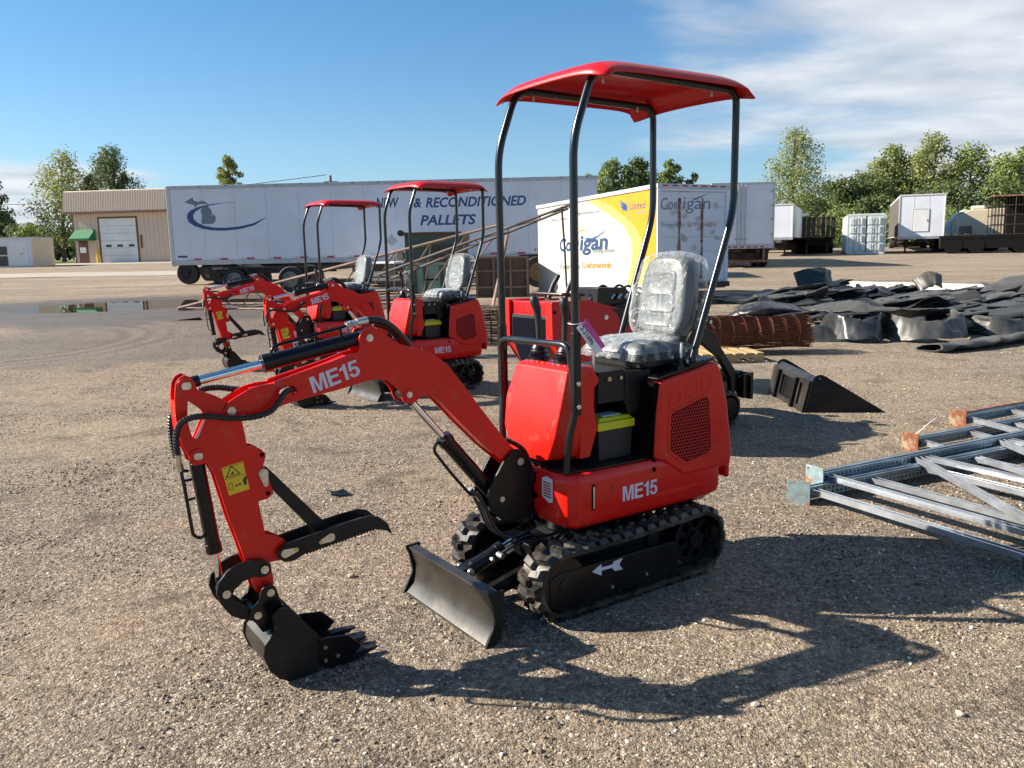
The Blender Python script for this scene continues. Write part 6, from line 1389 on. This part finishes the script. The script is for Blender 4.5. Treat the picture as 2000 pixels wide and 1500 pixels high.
for k in range(3):
    g = G(); g.bb((.42, -.03, 1.24 + k * .13), (1.15, -.02, 1.26 + k * .13)); g.obj('window_slat', 'cream', w_)
for xx in (.36, 1.17):
    g = G(); g.bb((xx, -.025, 1.05), (xx + .03, .0, 1.68)); g.obj('window_frame', 'brown', w_)
g = G(); g.bb((1.2, .6, 2.74), (2.0, 1.4, 2.98)); g.obj('roof_vent', 'bwhite', cp, bevel=.08)
# --- green dumpster, brown panels, trusses
du = root('dumpster', 'old green steel hopper with dark panel in front of the long trailer', 'hopper', (-3.02, 23.7, 0), 0)
g = G(); g.bb((0.1, 0, 1.70), (1.86, 1.3, 2.08)); g.bb((.1, 0, 1.36), (1.86, .05, 1.70)); up_ = g.obj('upper_hopper', 'dgreen', du, bevel=.015)
g = G(); g.bb((.1, -.03, 2.08), (1.70, .05, 2.14)); g.bb((.06, -.02, 1.30), (1.86, .04, 1.36)); g.obj('rim_rail', 'brown', du, bevel=.008)
g = G(); g.cyl((.0, -.05, 2.12), (.0, .20, 2.12), .085, 16); g.cyl((0, -.08, 2.12), (0, .25, 2.12), .04, 10); g.obj('roller', 'rustpanel', du)
g = G(); g.bb((.85, -.012, 1.40), (1.45, .0, 1.78)); g.obj('faded_panel', 'rustpanel', du)
g = G(); g.prism([(.06, .42), (.12, 1.30), (1.20, 1.30), (1.28, .42)], 0, 1.2); lo = g.obj('lower_hopper', 'lgreen', du, bevel=.01)
for xx in (.32, .62, 1.08):
    g = G(); g.prism([(xx, .44), (xx - .03, 1.22), (xx + .08, 1.22), (xx + .11, .44)], -.03, -.001); g.obj('stiffener', 'dgreen', lo)
g = G(); g.bb((.1, -.04, 1.22), (1.22, -.001, 1.30)); g.obj('hopper_rim', 'lgreen', lo)
g = G(); g.bb((.60, -.035, .80), (1.0, -.002, .84)); g.obj('slot_rail', 'dark', lo)
rb_ = root('scrap_machine', 'small pink and black scrap machine part left of the green hopper', 'scrap', (-3.55, 24.0, 0)); g = G(); g.bb((0, 0, .95), (.36, .3, 1.28)); g.obj('pink_box', 'trussp', rb_); g = G(); g.cyl((.40, -.05, 1.12), (.40, .2, 1.12), .14, 14); g.cyl((.45, 0, 1.5), (.5, .1, 1.5), .12, 10); g.obj('pulleys', 'chassis', rb_)['kind'] = 'stuff'
pn = root('steel_panel_box', 'brown rusty steel box wall with square ribs leaning behind the excavator seats', 'steel box', (-.93, 23.0, 0), RD(-1))
g = G(); g.bb((0, .03, .30), (1.46, .9, 1.40)); g.obj('box_sheet', 'rustpanel', pn)
for k in range(4):
    g = G(); g.bb((0 + k * .46, -.02, .30), (.06 + k * .46, .028, 1.42)); g.obj('upright_rib', 'ribbrown', pn)
for zz in (.30, .58, 1.02, 1.38):
    g = G(); g.bb((0, -.03, zz), (1.46, -.021, zz + .05)); g.obj('cross_rib', 'ribbrown', pn)
ps = root('timber_stack', 'low stack of weathered steel bars behind the middle excavator seat', 'scrap bars', (-4.3, 22.3, 0), RD(3))
for k in range(9):
    g = G(); g.bb((.1 * (k % 3), .12 * (k % 3), .33 + .075 * k), (1.5 + .1 * (k % 2), .10 + .12 * (k % 3), .37 + .075 * k)); g.obj('bar', ['rustpanel', 'galv', 'trussd'][k % 3], ps)
def truss(label, a, b_, mat_, up, dn, nseg, r=.04, extra=()):
    t = root('lattice_truss', label, 'truss', (0, 0, 0), 0, 'long steel lattice trusses lying across scrap')
    a, b_ = Vector(a), Vector(b_)
    g = G(); g.tube([a, b_], r, 4); g.obj('top_chord', mat_, t, smooth=0)
    A2, B2 = a + Vector(dn[0]), b_ + Vector(dn[1]); g = G(); g.tube([A2, B2], r, 4); g.obj('bottom_chord', mat_, t, smooth=0)
    for k in range(nseg + 1):
        u = k / nseg; p, q = a.lerp(b_, u), A2.lerp(B2, u)
        g = G(); g.tube([p, q], r * .6, 4); g.obj('vertical_bar', mat_, t, smooth=0)
        if k < nseg:
            q2 = A2.lerp(B2, (k + 1) / nseg); g = G(); g.tube([p, q2], r * .35, 4); g.obj('diagonal_bar', mat_, t, smooth=0)
    return t
truss('pinkish rusty truss rising from the ground tip to above the green hopper', (-7.95, 20.1, .38), (-.12, 20.3, 2.22), 'trussp', 0, ((0, .0, -.06), (-1.4, 1.4, -1.75)), 9, .034)
truss('second pinkish truss lying low behind the excavator arms', (-7.9, 20.4, .36), (-3.0, 19.2, .30), 'trussp', 0, ((.1, .9, .05), (.3, 1.0, .1)), 7, .026)
truss('dark weathered truss sloping up behind the canopy posts to the moving truck', (-2.74, 17.6, 1.14), (1.345, 17.35, 2.51), 'trussd', 0, ((.2, .4, -.10), (-.1, .5, -.08)), 6, .028)
for (a, b_, c_, lab) in (((-.02, 20.2, 2.02), (-.22, 20.0, 1.10), (-.42, 19.8, .25), 'bent pale pipe leaning on the pinkish truss'), ((1.08, 17.35, 2.44), (1.13, 17.3, 1.6), (1.18, 17.2, .20), 'thin dark pole standing in front of the moving truck side')):
    g = G(); g.tube([a, b_, c_], .04 if 'pale' in lab else .022, 8); o_ = g.obj('leaning_pole', 'trussp' if 'pale' in lab else 'chassis'); o_['label'] = lab; o_['category'] = 'pole'

# --- garage
ga = root('garage_building', 'beige metal garage with white roll-up door and green awning', 'garage', (-36.2, 71.0, 1.22), RD(-9))
WG = 16.0; HG = 4.15
g = G(); g.bb((0, .02, 0), (WG, 9, HG)); g.obj('wall_core', 'beige', ga)
dx0, dx1, dz = 2.36, 5.62, 3.62
for k in range(40):
    x0 = k * .4; x1 = x0 + .392
    if x0 > 9: break
    if dx0 - .35 < x0 < dx1: 
        g = G(); g.bb((x0, 0, dz + .12), (x1, .02, HG))
    elif .25 <= x0 < 1.0: g = G(); g.bb((x0, 0, 1.95), (x1, .02, HG))
    else: g = G(); g.bb((x0, 0, 0), (x1, .02, HG))
    g.obj('siding_panel', 'beige', ga, bevel=.008, seg=1)
g = G(); g.prism([(-.58, HG - .12), (-.30, HG + 1.68), (-.22, HG + 1.72), (.3, HG + 1.72), (.3, HG - .12)], -.45, WG, plane='YZ', T=Matrix(((0, 1, 0, 0), (1, 0, 0, 0), (0, 0, 1, 0), (0, 0, 0, 1)))) if False else g.add([(x_, y_, z_) for x_ in (-.45, WG) for y_, z_ in ((-.58, HG - .12), (-.30, HG + 1.68), (-.2, HG + 1.73), (9, HG + .6), (9, HG - .12))], [(0, 1, 2, 3, 4), (9, 8, 7, 6, 5), (0, 5, 6, 1), (1, 6, 7, 2), (2, 7, 8, 3), (3, 8, 9, 4), (4, 9, 5, 0)]); rf = g.obj('roof', 'beiger', ga)
for k in range(42):
    x0 = -.42 + k * .22
    g = G(); g.box((x0, -.455, HG + .78), (.035, .03, 1.80), rx=-.155); g.obj('roof_rib', 'beiger', rf, smooth=0)
g = G(); g.bb((-.47, -.60, HG - .16), (WG, -.55, HG + .02)); g.bb((-.10, -.02, 0), (.0, .10, HG)); g.bb((dx0 - .15, -.03, 0), (dx0 - .03, .0, dz + .12)); g.bb((dx1 + .03, -.03, 0), (dx1 + .15, .0, dz + .12)); g.bb((dx0 - .15, -.03, dz), (dx1 + .15, .0, dz + .12)); g.obj('trim', 'brown', ga)['kind'] = 'stuff'
for k in range(6):
    g = G(); g.bb((dx0, -.01, k * dz / 6), (dx1, .015, (k + 1) * dz / 6 - .02)); dr = g.obj('door_section', 'doorw', ga, bevel=.01, seg=1)
    if k == 2:
        for c_ in (.42, 1.45, 2.5): g = G(); g.bb((dx0 + c_, -.03, dz / 3 + .08), (dx0 + c_ + .5, -.011, dz / 3 + .26)); g.obj('door_window', 'glass', dr)
g = G(); g.bb((.28, -.03, 0), (1.12, .0, 1.95)); fd = g.obj('entry_door', 'brown', ga)
g = G(); g.bb((.40, -.035, .85), (.95, -.031, 1.3)); g.obj('door_notice', 'paper', fd)
g = G(); g.prism([(-.95, 1.85), (-.95, 2.02), (0, 2.75), (0, 1.85)], .12, 1.92, plane='YZ'); g.obj('awning', 'green', ga)
for xx in (2.0, 5.9):
    g = G(); g.cyl((xx, -.5, 0), (xx, -.5, 1.1), .09, 10); bo_ = g.obj('bollard', 'stick', None); bo_.location = ga.location; bo_['label'] = 'yellow bollard guarding the %s side of the garage door' % ('left' if xx < 4 else 'right'); bo_['category'] = 'bollard'; bo_['group'] = 'yellow bollards at the garage door'
g = G(); g.bb((5.95, -.06, 1.15), (6.10, -.02, 2.2)); g.obj('wall_post', 'brown', ga)
tr_2 = root('rubbish_bin', 'dark low skip standing right of the garage door', 'bin', (-30.0, 70.3, 1.2)); g = G(); g.prism([(0, .05), (-.1, .75), (.95, .75), (.85, .05)], 0, .8); g.obj('bin_body', 'dgreen', tr_2); g = G(); g.prism([(.3, .75), (.9, .95), (1.1, .6), (.95, .0), (.6, .2)], -.1, .5); g.obj('bag', 'chassis', tr_2)
of = root('portable_office', 'white portable office cabin with a door at the left edge', 'cabin', (-39.0, 62.0, 1.08), 0)
g = G(); g.bb((0, 0, 0), (4.15, 3, 2.12)); g.obj('cabin_body', 'twhite', of, bevel=.02)
g = G(); g.bb((4.15, .02, 0), (4.17, 3, 2.05)); g.obj('end_wall', 'cream', of)
g = G(); g.bb((-.05, -.04, 2.05), (4.2, 3, 2.16)); g.obj('roof_edge', 'bwhite', of)
g = G(); g.bb((2.5, -.03, .03), (3.85, -.001, 1.90)); dr = g.obj('door', 'doorw', of, bevel=.01)
g = G(); g.bb((3.6, -.06, 1.2), (3.66, -.03, 1.35)); g.obj('door_handle', 'tsilver', dr)
g = G(); g.bb((1.5, -.03, .9), (2.35, -.001, 1.5)); g.obj('window', 'glass', of)
g = G(); g.bb((1.5, -.03, .1), (2.35, -.001, .8)); g.obj('window', 'glass', of)
text_obj('A', 'lgrey', of, (3.3, -.031, .85), XD, YD, w=.25, hgt=.2)
sh_ = root('metal_shed', 'pale metal shed with low pitched roof behind the box trailers', 'shed', (13.5, 72.0, 1.24), 0)
g = G(); g.bb((0, 0, 0), (11.0, 8, 2.9)); g.obj('shed_wall', 'cream', sh_)
g = G(); g.add([(-.5, -.4, 2.9), (11.7, -.4, 2.75), (11.7, 8, 2.75), (-.5, 8, 2.9), (4.0, -.4, 5.1), (4.0, 8, 5.1)], [(0, 1, 4), (3, 5, 2), (0, 4, 5, 3), (1, 2, 5, 4)]); g.obj('roof', 'doorw', sh_)
g = G(); g.bb((-.5, -.42, 2.72), (11.7, -.40, 2.9)); g.obj('eave_trim', 'doorw', sh_)
# pale gravel road strip
g = G(); g.grid(lambda u, v: (-75 + u * 62, 44 + v * 6.5 - u * 3, ground_z(-75 + u * 62, 44 + v * 6.5 - u * 3) + .012), 60, 8); g.obj('pale_road', 'roadm', kind='structure', smooth=60, fix=False)
g = G(); g.grid(lambda u, v: (-36 + u * 22, 64.5 + v * 6.4, ground_z(-36 + u * 22, 64.5 + v * 6.4) + .010), 20, 6); g.obj('garage_apron', 'roadm', kind='structure', smooth=60, fix=False)
# utility line
ul = G(); ul.tube(smoothpath([(-80, 95, 8.7), (-55, 95, 7.7), (-44, 95, 8.1), (-32, 95, 9.0), (-20, 95, 10.2)], 6), .035, 4); o_ = ul.obj('utility_line', 'chassis'); o_['label'] = 'thin utility cable crossing the sky above the garage roof'; o_['category'] = 'cable'
for x_, y_ in ((-80, 95), (-20, 97)):
    g = G(); g.cyl((x_, y_, 1), (x_, y_, 10.3 if x_ > -50 else 8.8), .14, 8); g.box((x_, y_, 9.6 if x_ > -50 else 8.3), (1.6, .1, .12)); o_ = g.obj('utility_pole', 'bark'); o_['label'] = 'wooden utility pole hidden %s' % ('behind the long white trailer' if x_ > -50 else 'far left beyond the cabin'); o_['category'] = 'utility pole'

# ------------------------------------------------------------- trees
def tree(label, x, y, h, w, leaf, cat='tree', trunk=True, n=5200, clumps=46, size=.26, low=.12, shape='oval', seed=0, group='trees along the back of the yard', lean=0, gap=1.0, top=None):
    rs = np.random.RandomState(seed + 17); z0 = gz(y)
    t = root('tree' if cat == 'tree' else cat.replace(' ', '_'), label, cat, (x, y, z0 - .05), 0, group)
    C_ = []
    for k in range(clumps):
        u = low + (1 - low) * (k + rs.rand()) / clumps
        if shape == 'oval': prof = sin(pi * min(1, max(0, (u - low * .5) / (1 - low * .5))) ** .8) ** .6
        elif shape == 'column': prof = (1 - abs(u - .45) * 1.2) * .9 + .1
        elif shape == 'cone': prof = (1.05 - u) ** .75
        else: prof = sin(pi * min(1, u * .5 + .47)) ** .5
        a = rs.rand() * 2 * pi; r = w / 2 * prof * rs.rand() ** .45
        C_.append((r * cos(a) + lean * u, r * sin(a) * .8, h * u, (.10 + .12 * rs.rand()) * w * (.65 + .5 * prof)))
    C_ = np.array(C_)
    if trunk:
        g = G(); g.tube(smoothpath([(0, 0, 0), (.02 * h * (rs.rand() - .5) + lean * .2, 0, h * .3), (lean * .5, .1, h * .6), (lean * .9, 0, h * .92)], 4), .1, 7, rs=list(np.linspace(h * .022, h * .004, 13)))
        tk_ = g.obj('trunk', 'bark', t)
        for k in range(0, clumps, max(1, clumps // 16)):
            c = C_[k]; zb = max(h * .12, c[2] - h * .16); g = G(); g.tube(smoothpath([(lean * zb / h, 0, zb), (c[0] * .5, c[1] * .5, c[2] - h * .06), (c[0], c[1], c[2])], 3), .05, 5, rs=list(np.linspace(h * .008, h * .002, 7))); g.obj('limb', 'bark', t)
    wts = C_[:, 3] ** 2; idx = rs.choice(len(C_), n, p=wts / wts.sum()); c = C_[idx]
    d = rs.randn(n, 3); d /= np.linalg.norm(d, axis=1)[:, None]; rad = (rs.rand(n) ** .5)[:, None] * c[:, 3:4] * gap
    P = c[:, :3] + d * rad * np.array([1, 1, .8]); P[:, 2] = np.maximum(P[:, 2], .15)
    if top: P[:, 2] = np.minimum(P[:, 2], h * 1.06)
    nv = d + rs.randn(n, 3) * .7 + np.array([0, 0, .4]); nv /= np.linalg.norm(nv, axis=1)[:, None]
    a = np.cross(nv, rs.randn(n, 3)); a /= np.linalg.norm(a, axis=1)[:, None]; b_ = np.cross(nv, a)
    s = (size * (.5 + rs.rand(n)))[:, None]
    V = np.stack([P + a * s * .5, P + b_ * s * .32 + a * s * .05, P - a * s * .5, P - b_ * s * .32 + a * s * .05], 1).reshape(-1, 3)
    me = bpy.data.meshes.new('crown'); me.vertices.add(4 * n); me.vertices.foreach_set('co', V.ravel()); me.loops.add(4 * n); me.loops.foreach_set('vertex_index', np.arange(4 * n)); me.polygons.add(n)
    me.polygons.foreach_set('loop_start', np.arange(0, 4 * n, 4)); me.polygons.foreach_set('loop_total', np.full(n, 4)); me.update(); me.materials.append(M[leaf])
    o = bpy.data.objects.new('crown' if cat == 'tree' else 'foliage', me); COL.objects.link(o); o.parent = t; o['kind'] = 'stuff'
    return t
tree('tall airy poplar left of the garage, yellow green with gaps', -44.6, 85, 10.6, 6.0, 'leafY', n=8500, clumps=70, size=.21, gap=1.35, low=.2, shape='oval', seed=1, lean=.8)
tree('smaller poplar between the tall airy one and the garage', -42.0, 86, 8.6, 3.6, 'leafD', n=3600, clumps=34, size=.26, low=.2, shape='cone', seed=2)
tree('dense tall tree rising directly behind the garage roof', -40.3, 88, 11.3, 5.2, 'leafD', n=9000, clumps=60, size=.21, gap=1.3, low=.25, shape='oval', seed=3)
tree('narrow tree behind the garage roof, right of the tallest one', -38.9, 87, 8.6, 3.8, 'leafD', n=4200, clumps=34, size=.26, low=.2, shape='cone', seed=4)
tree('dark tree cut by the left edge of the photo', -51.3, 84, 9.8, 4.0, 'leafD', n=6500, clumps=50, size=.28, low=.08, shape='oval', seed=5)
tree('low dark tree beside the one at the left edge', -49.0, 83, 4.2, 3.6, 'leafD', n=3600, clumps=30, size=.26, low=.05, shape='dome', seed=55)
tree('olive bush left of the garage wall', -42.6, 76, 3.3, 3.4, 'leafG', 'shrub', False, n=4000, clumps=30, size=.20, low=.03, shape='dome', seed=6)
tree('dark bush at the foot of the tall poplar', -45.2, 79, 3.6, 4.0, 'leafD', 'shrub', False, n=3600, clumps=30, size=.22, low=.03, shape='dome', seed=7)
tree('pale bush standing behind the cabin', -47.5, 78, 3.0, 3.2, 'leafP', 'shrub', False, n=3000, clumps=26, size=.2, low=.03, shape='dome', seed=8)
tree('small tree top peeping over the long trailer near its left end', -27.9, 86, 10.0, 3.0, 'leafY', n=3600, clumps=30, size=.26, low=.55, shape='oval', seed=9)
tree('round green tree behind the moving truck, left half', 12.3, 100, 10.2, 5.6, 'leafG', n=6500, clumps=48, size=.32, low=.2, shape='oval', seed=10)
tree('wide green tree behind the moving truck, middle', 15.6, 101, 10.5, 6.0, 'leafD', n=7500, clumps=56, size=.32, low=.2, shape='oval', seed=11)
tree('green tree behind the moving truck, right of the far canopy post', 18.9, 100, 10.2, 4.4, 'leafG', n=5200, clumps=44, size=.32, low=.2, shape='oval', seed=12)
tree('lowest green tree tapering off right of the moving truck', 21.4, 100, 8.4, 3.4, 'leafD', n=3200, clumps=30, size=.3, low=.2, shape='dome', seed=13)
tree('distant low tree tops over the right end of the long trailer', 9.6, 102, 9.0, 2.6, 'leafD', n=2600, clumps=20, size=.3, low=.3, shape='oval', seed=14)
tree('tall airy cottonwood standing apart on the right', 28.6, 86, 11.4, 6.3, 'leafP', n=10500, clumps=70, size=.21, gap=1.35, low=.16, shape='oval', seed=15)
wd = [('dark rounded tree at the left end of the right hand wood', 36.5, 95, 7.0, 6.0, 'leafD', 'dome'), ('dark tree in the middle dip of the right hand wood', 40.5, 96, 7.6, 6.5, 'leafD', 'dome'),
      ('yellow green tree sloping up above the lone trailer', 43.2, 99, 9.6, 6.5, 'leafY', 'oval'), ('olive tree crown behind the lone trailer', 45.6, 101, 11.3, 6.5, 'leafG', 'oval'),
      ('highest tree of the right hand wood, light topped', 49.2, 99, 12.2, 7.0, 'leafY', 'oval'), ('dark tree right of the highest one', 52.9, 98, 10.6, 7.5, 'leafG', 'dome'),
      ('bright green tree above the camper', 53.9, 92, 9.0, 6.0, 'leafG', 'dome'), ('bright green tree above the cage trailer', 57.0, 93, 10.8, 7.0, 'leafG', 'dome'), ('green tree at the far right edge', 61.5, 93, 10.8, 7.0, 'leafG', 'dome'),
      ('dark undergrowth tree left of the lone trailer', 38.0, 88, 4.6, 5.5, 'leafD', 'dome'), ('dark undergrowth tree right behind the lone trailer', 45.5, 90, 5.8, 7.5, 'leafD', 'dome'), ('low green tree behind the camper', 51.0, 88, 5.8, 7, 'leafD', 'dome'),
      ('low tree behind the pitched roof shed', 31.5, 90, 5.2, 6.0, 'leafG', 'dome'), ('low tree hidden behind the double door trailer', 24.0, 92, 5.0, 7.0, 'leafD', 'dome')]
for k, (lab, x, y, h_, w_, lf, shp) in enumerate(wd): tree(lab, x, y, h_, w_, lf, n=10500, clumps=80, size=.29, gap=1.3, low=.02, shape=shp, seed=30 + k)
for k, (x, w_) in enumerate(((31.5, 6), (36.5, 6.5), (41, 6), (46, 6), (51, 6), (56, 6))): tree(['low willow thicket left of the pale container', 'light green thicket right above the pale container', 'low thicket left behind the lone trailer', 'low thicket right behind the lone trailer', 'low thicket behind the camper', 'low thicket behind the cage trailer'][k], x * .98, 78, 3.2 + .3 * (k % 2), w_ * 1.1, 'leafG' if k < 3 else 'leafD', 'shrub', False, n=5200, clumps=46, size=.22, low=.02, shape='dome', seed=60 + k, group='low thickets in front of the wood')
# far hedge line that closes the horizon behind everything
def hedge(x0, x1, y, h_, n, seed):
    rs = np.random.RandomState(seed); u = rs.rand(n); x = x0 + (x1 - x0) * u
    top = h_ * (.65 + .25 * np.sin(x * .21) + .18 * np.sin(x * .83 + 1) + .10 * np.sin(x * 2.1)); z = rs.rand(n) ** .7 * top
    P = np.stack([x, y + rs.randn(n) * 2.5, gz(y) + z], 1); d = rs.randn(n, 3); d /= np.linalg.norm(d, axis=1)[:, None]; a = np.cross(d, rs.randn(n, 3)); a /= np.linalg.norm(a, axis=1)[:, None]; b_ = np.cross(d, a); s = (.9 * (.5 + rs.rand(n)))[:, None]
    V = np.stack([P + a * s * .5, P + b_ * s * .4, P - a * s * .5, P - b_ * s * .4], 1).reshape(-1, 3)
    me = bpy.data.meshes.new('distant_woodland'); me.vertices.add(4 * n); me.vertices.foreach_set('co', V.ravel()); me.loops.add(4 * n); me.loops.foreach_set('vertex_index', np.arange(4 * n)); me.polygons.add(n)
    me.polygons.foreach_set('loop_start', np.arange(0, 4 * n, 4)); me.polygons.foreach_set('loop_total', np.full(n, 4)); me.update(); me.materials.append(M['leafD'])
    o = bpy.data.objects.new('distant_woodland', me); COL.objects.link(o); o['kind'] = 'stuff'; o['label'] = 'distant woodland closing the far side of the fields'; o['category'] = 'woodland'
hedge(-170, 210, 150, 5.5, 42000, 5)
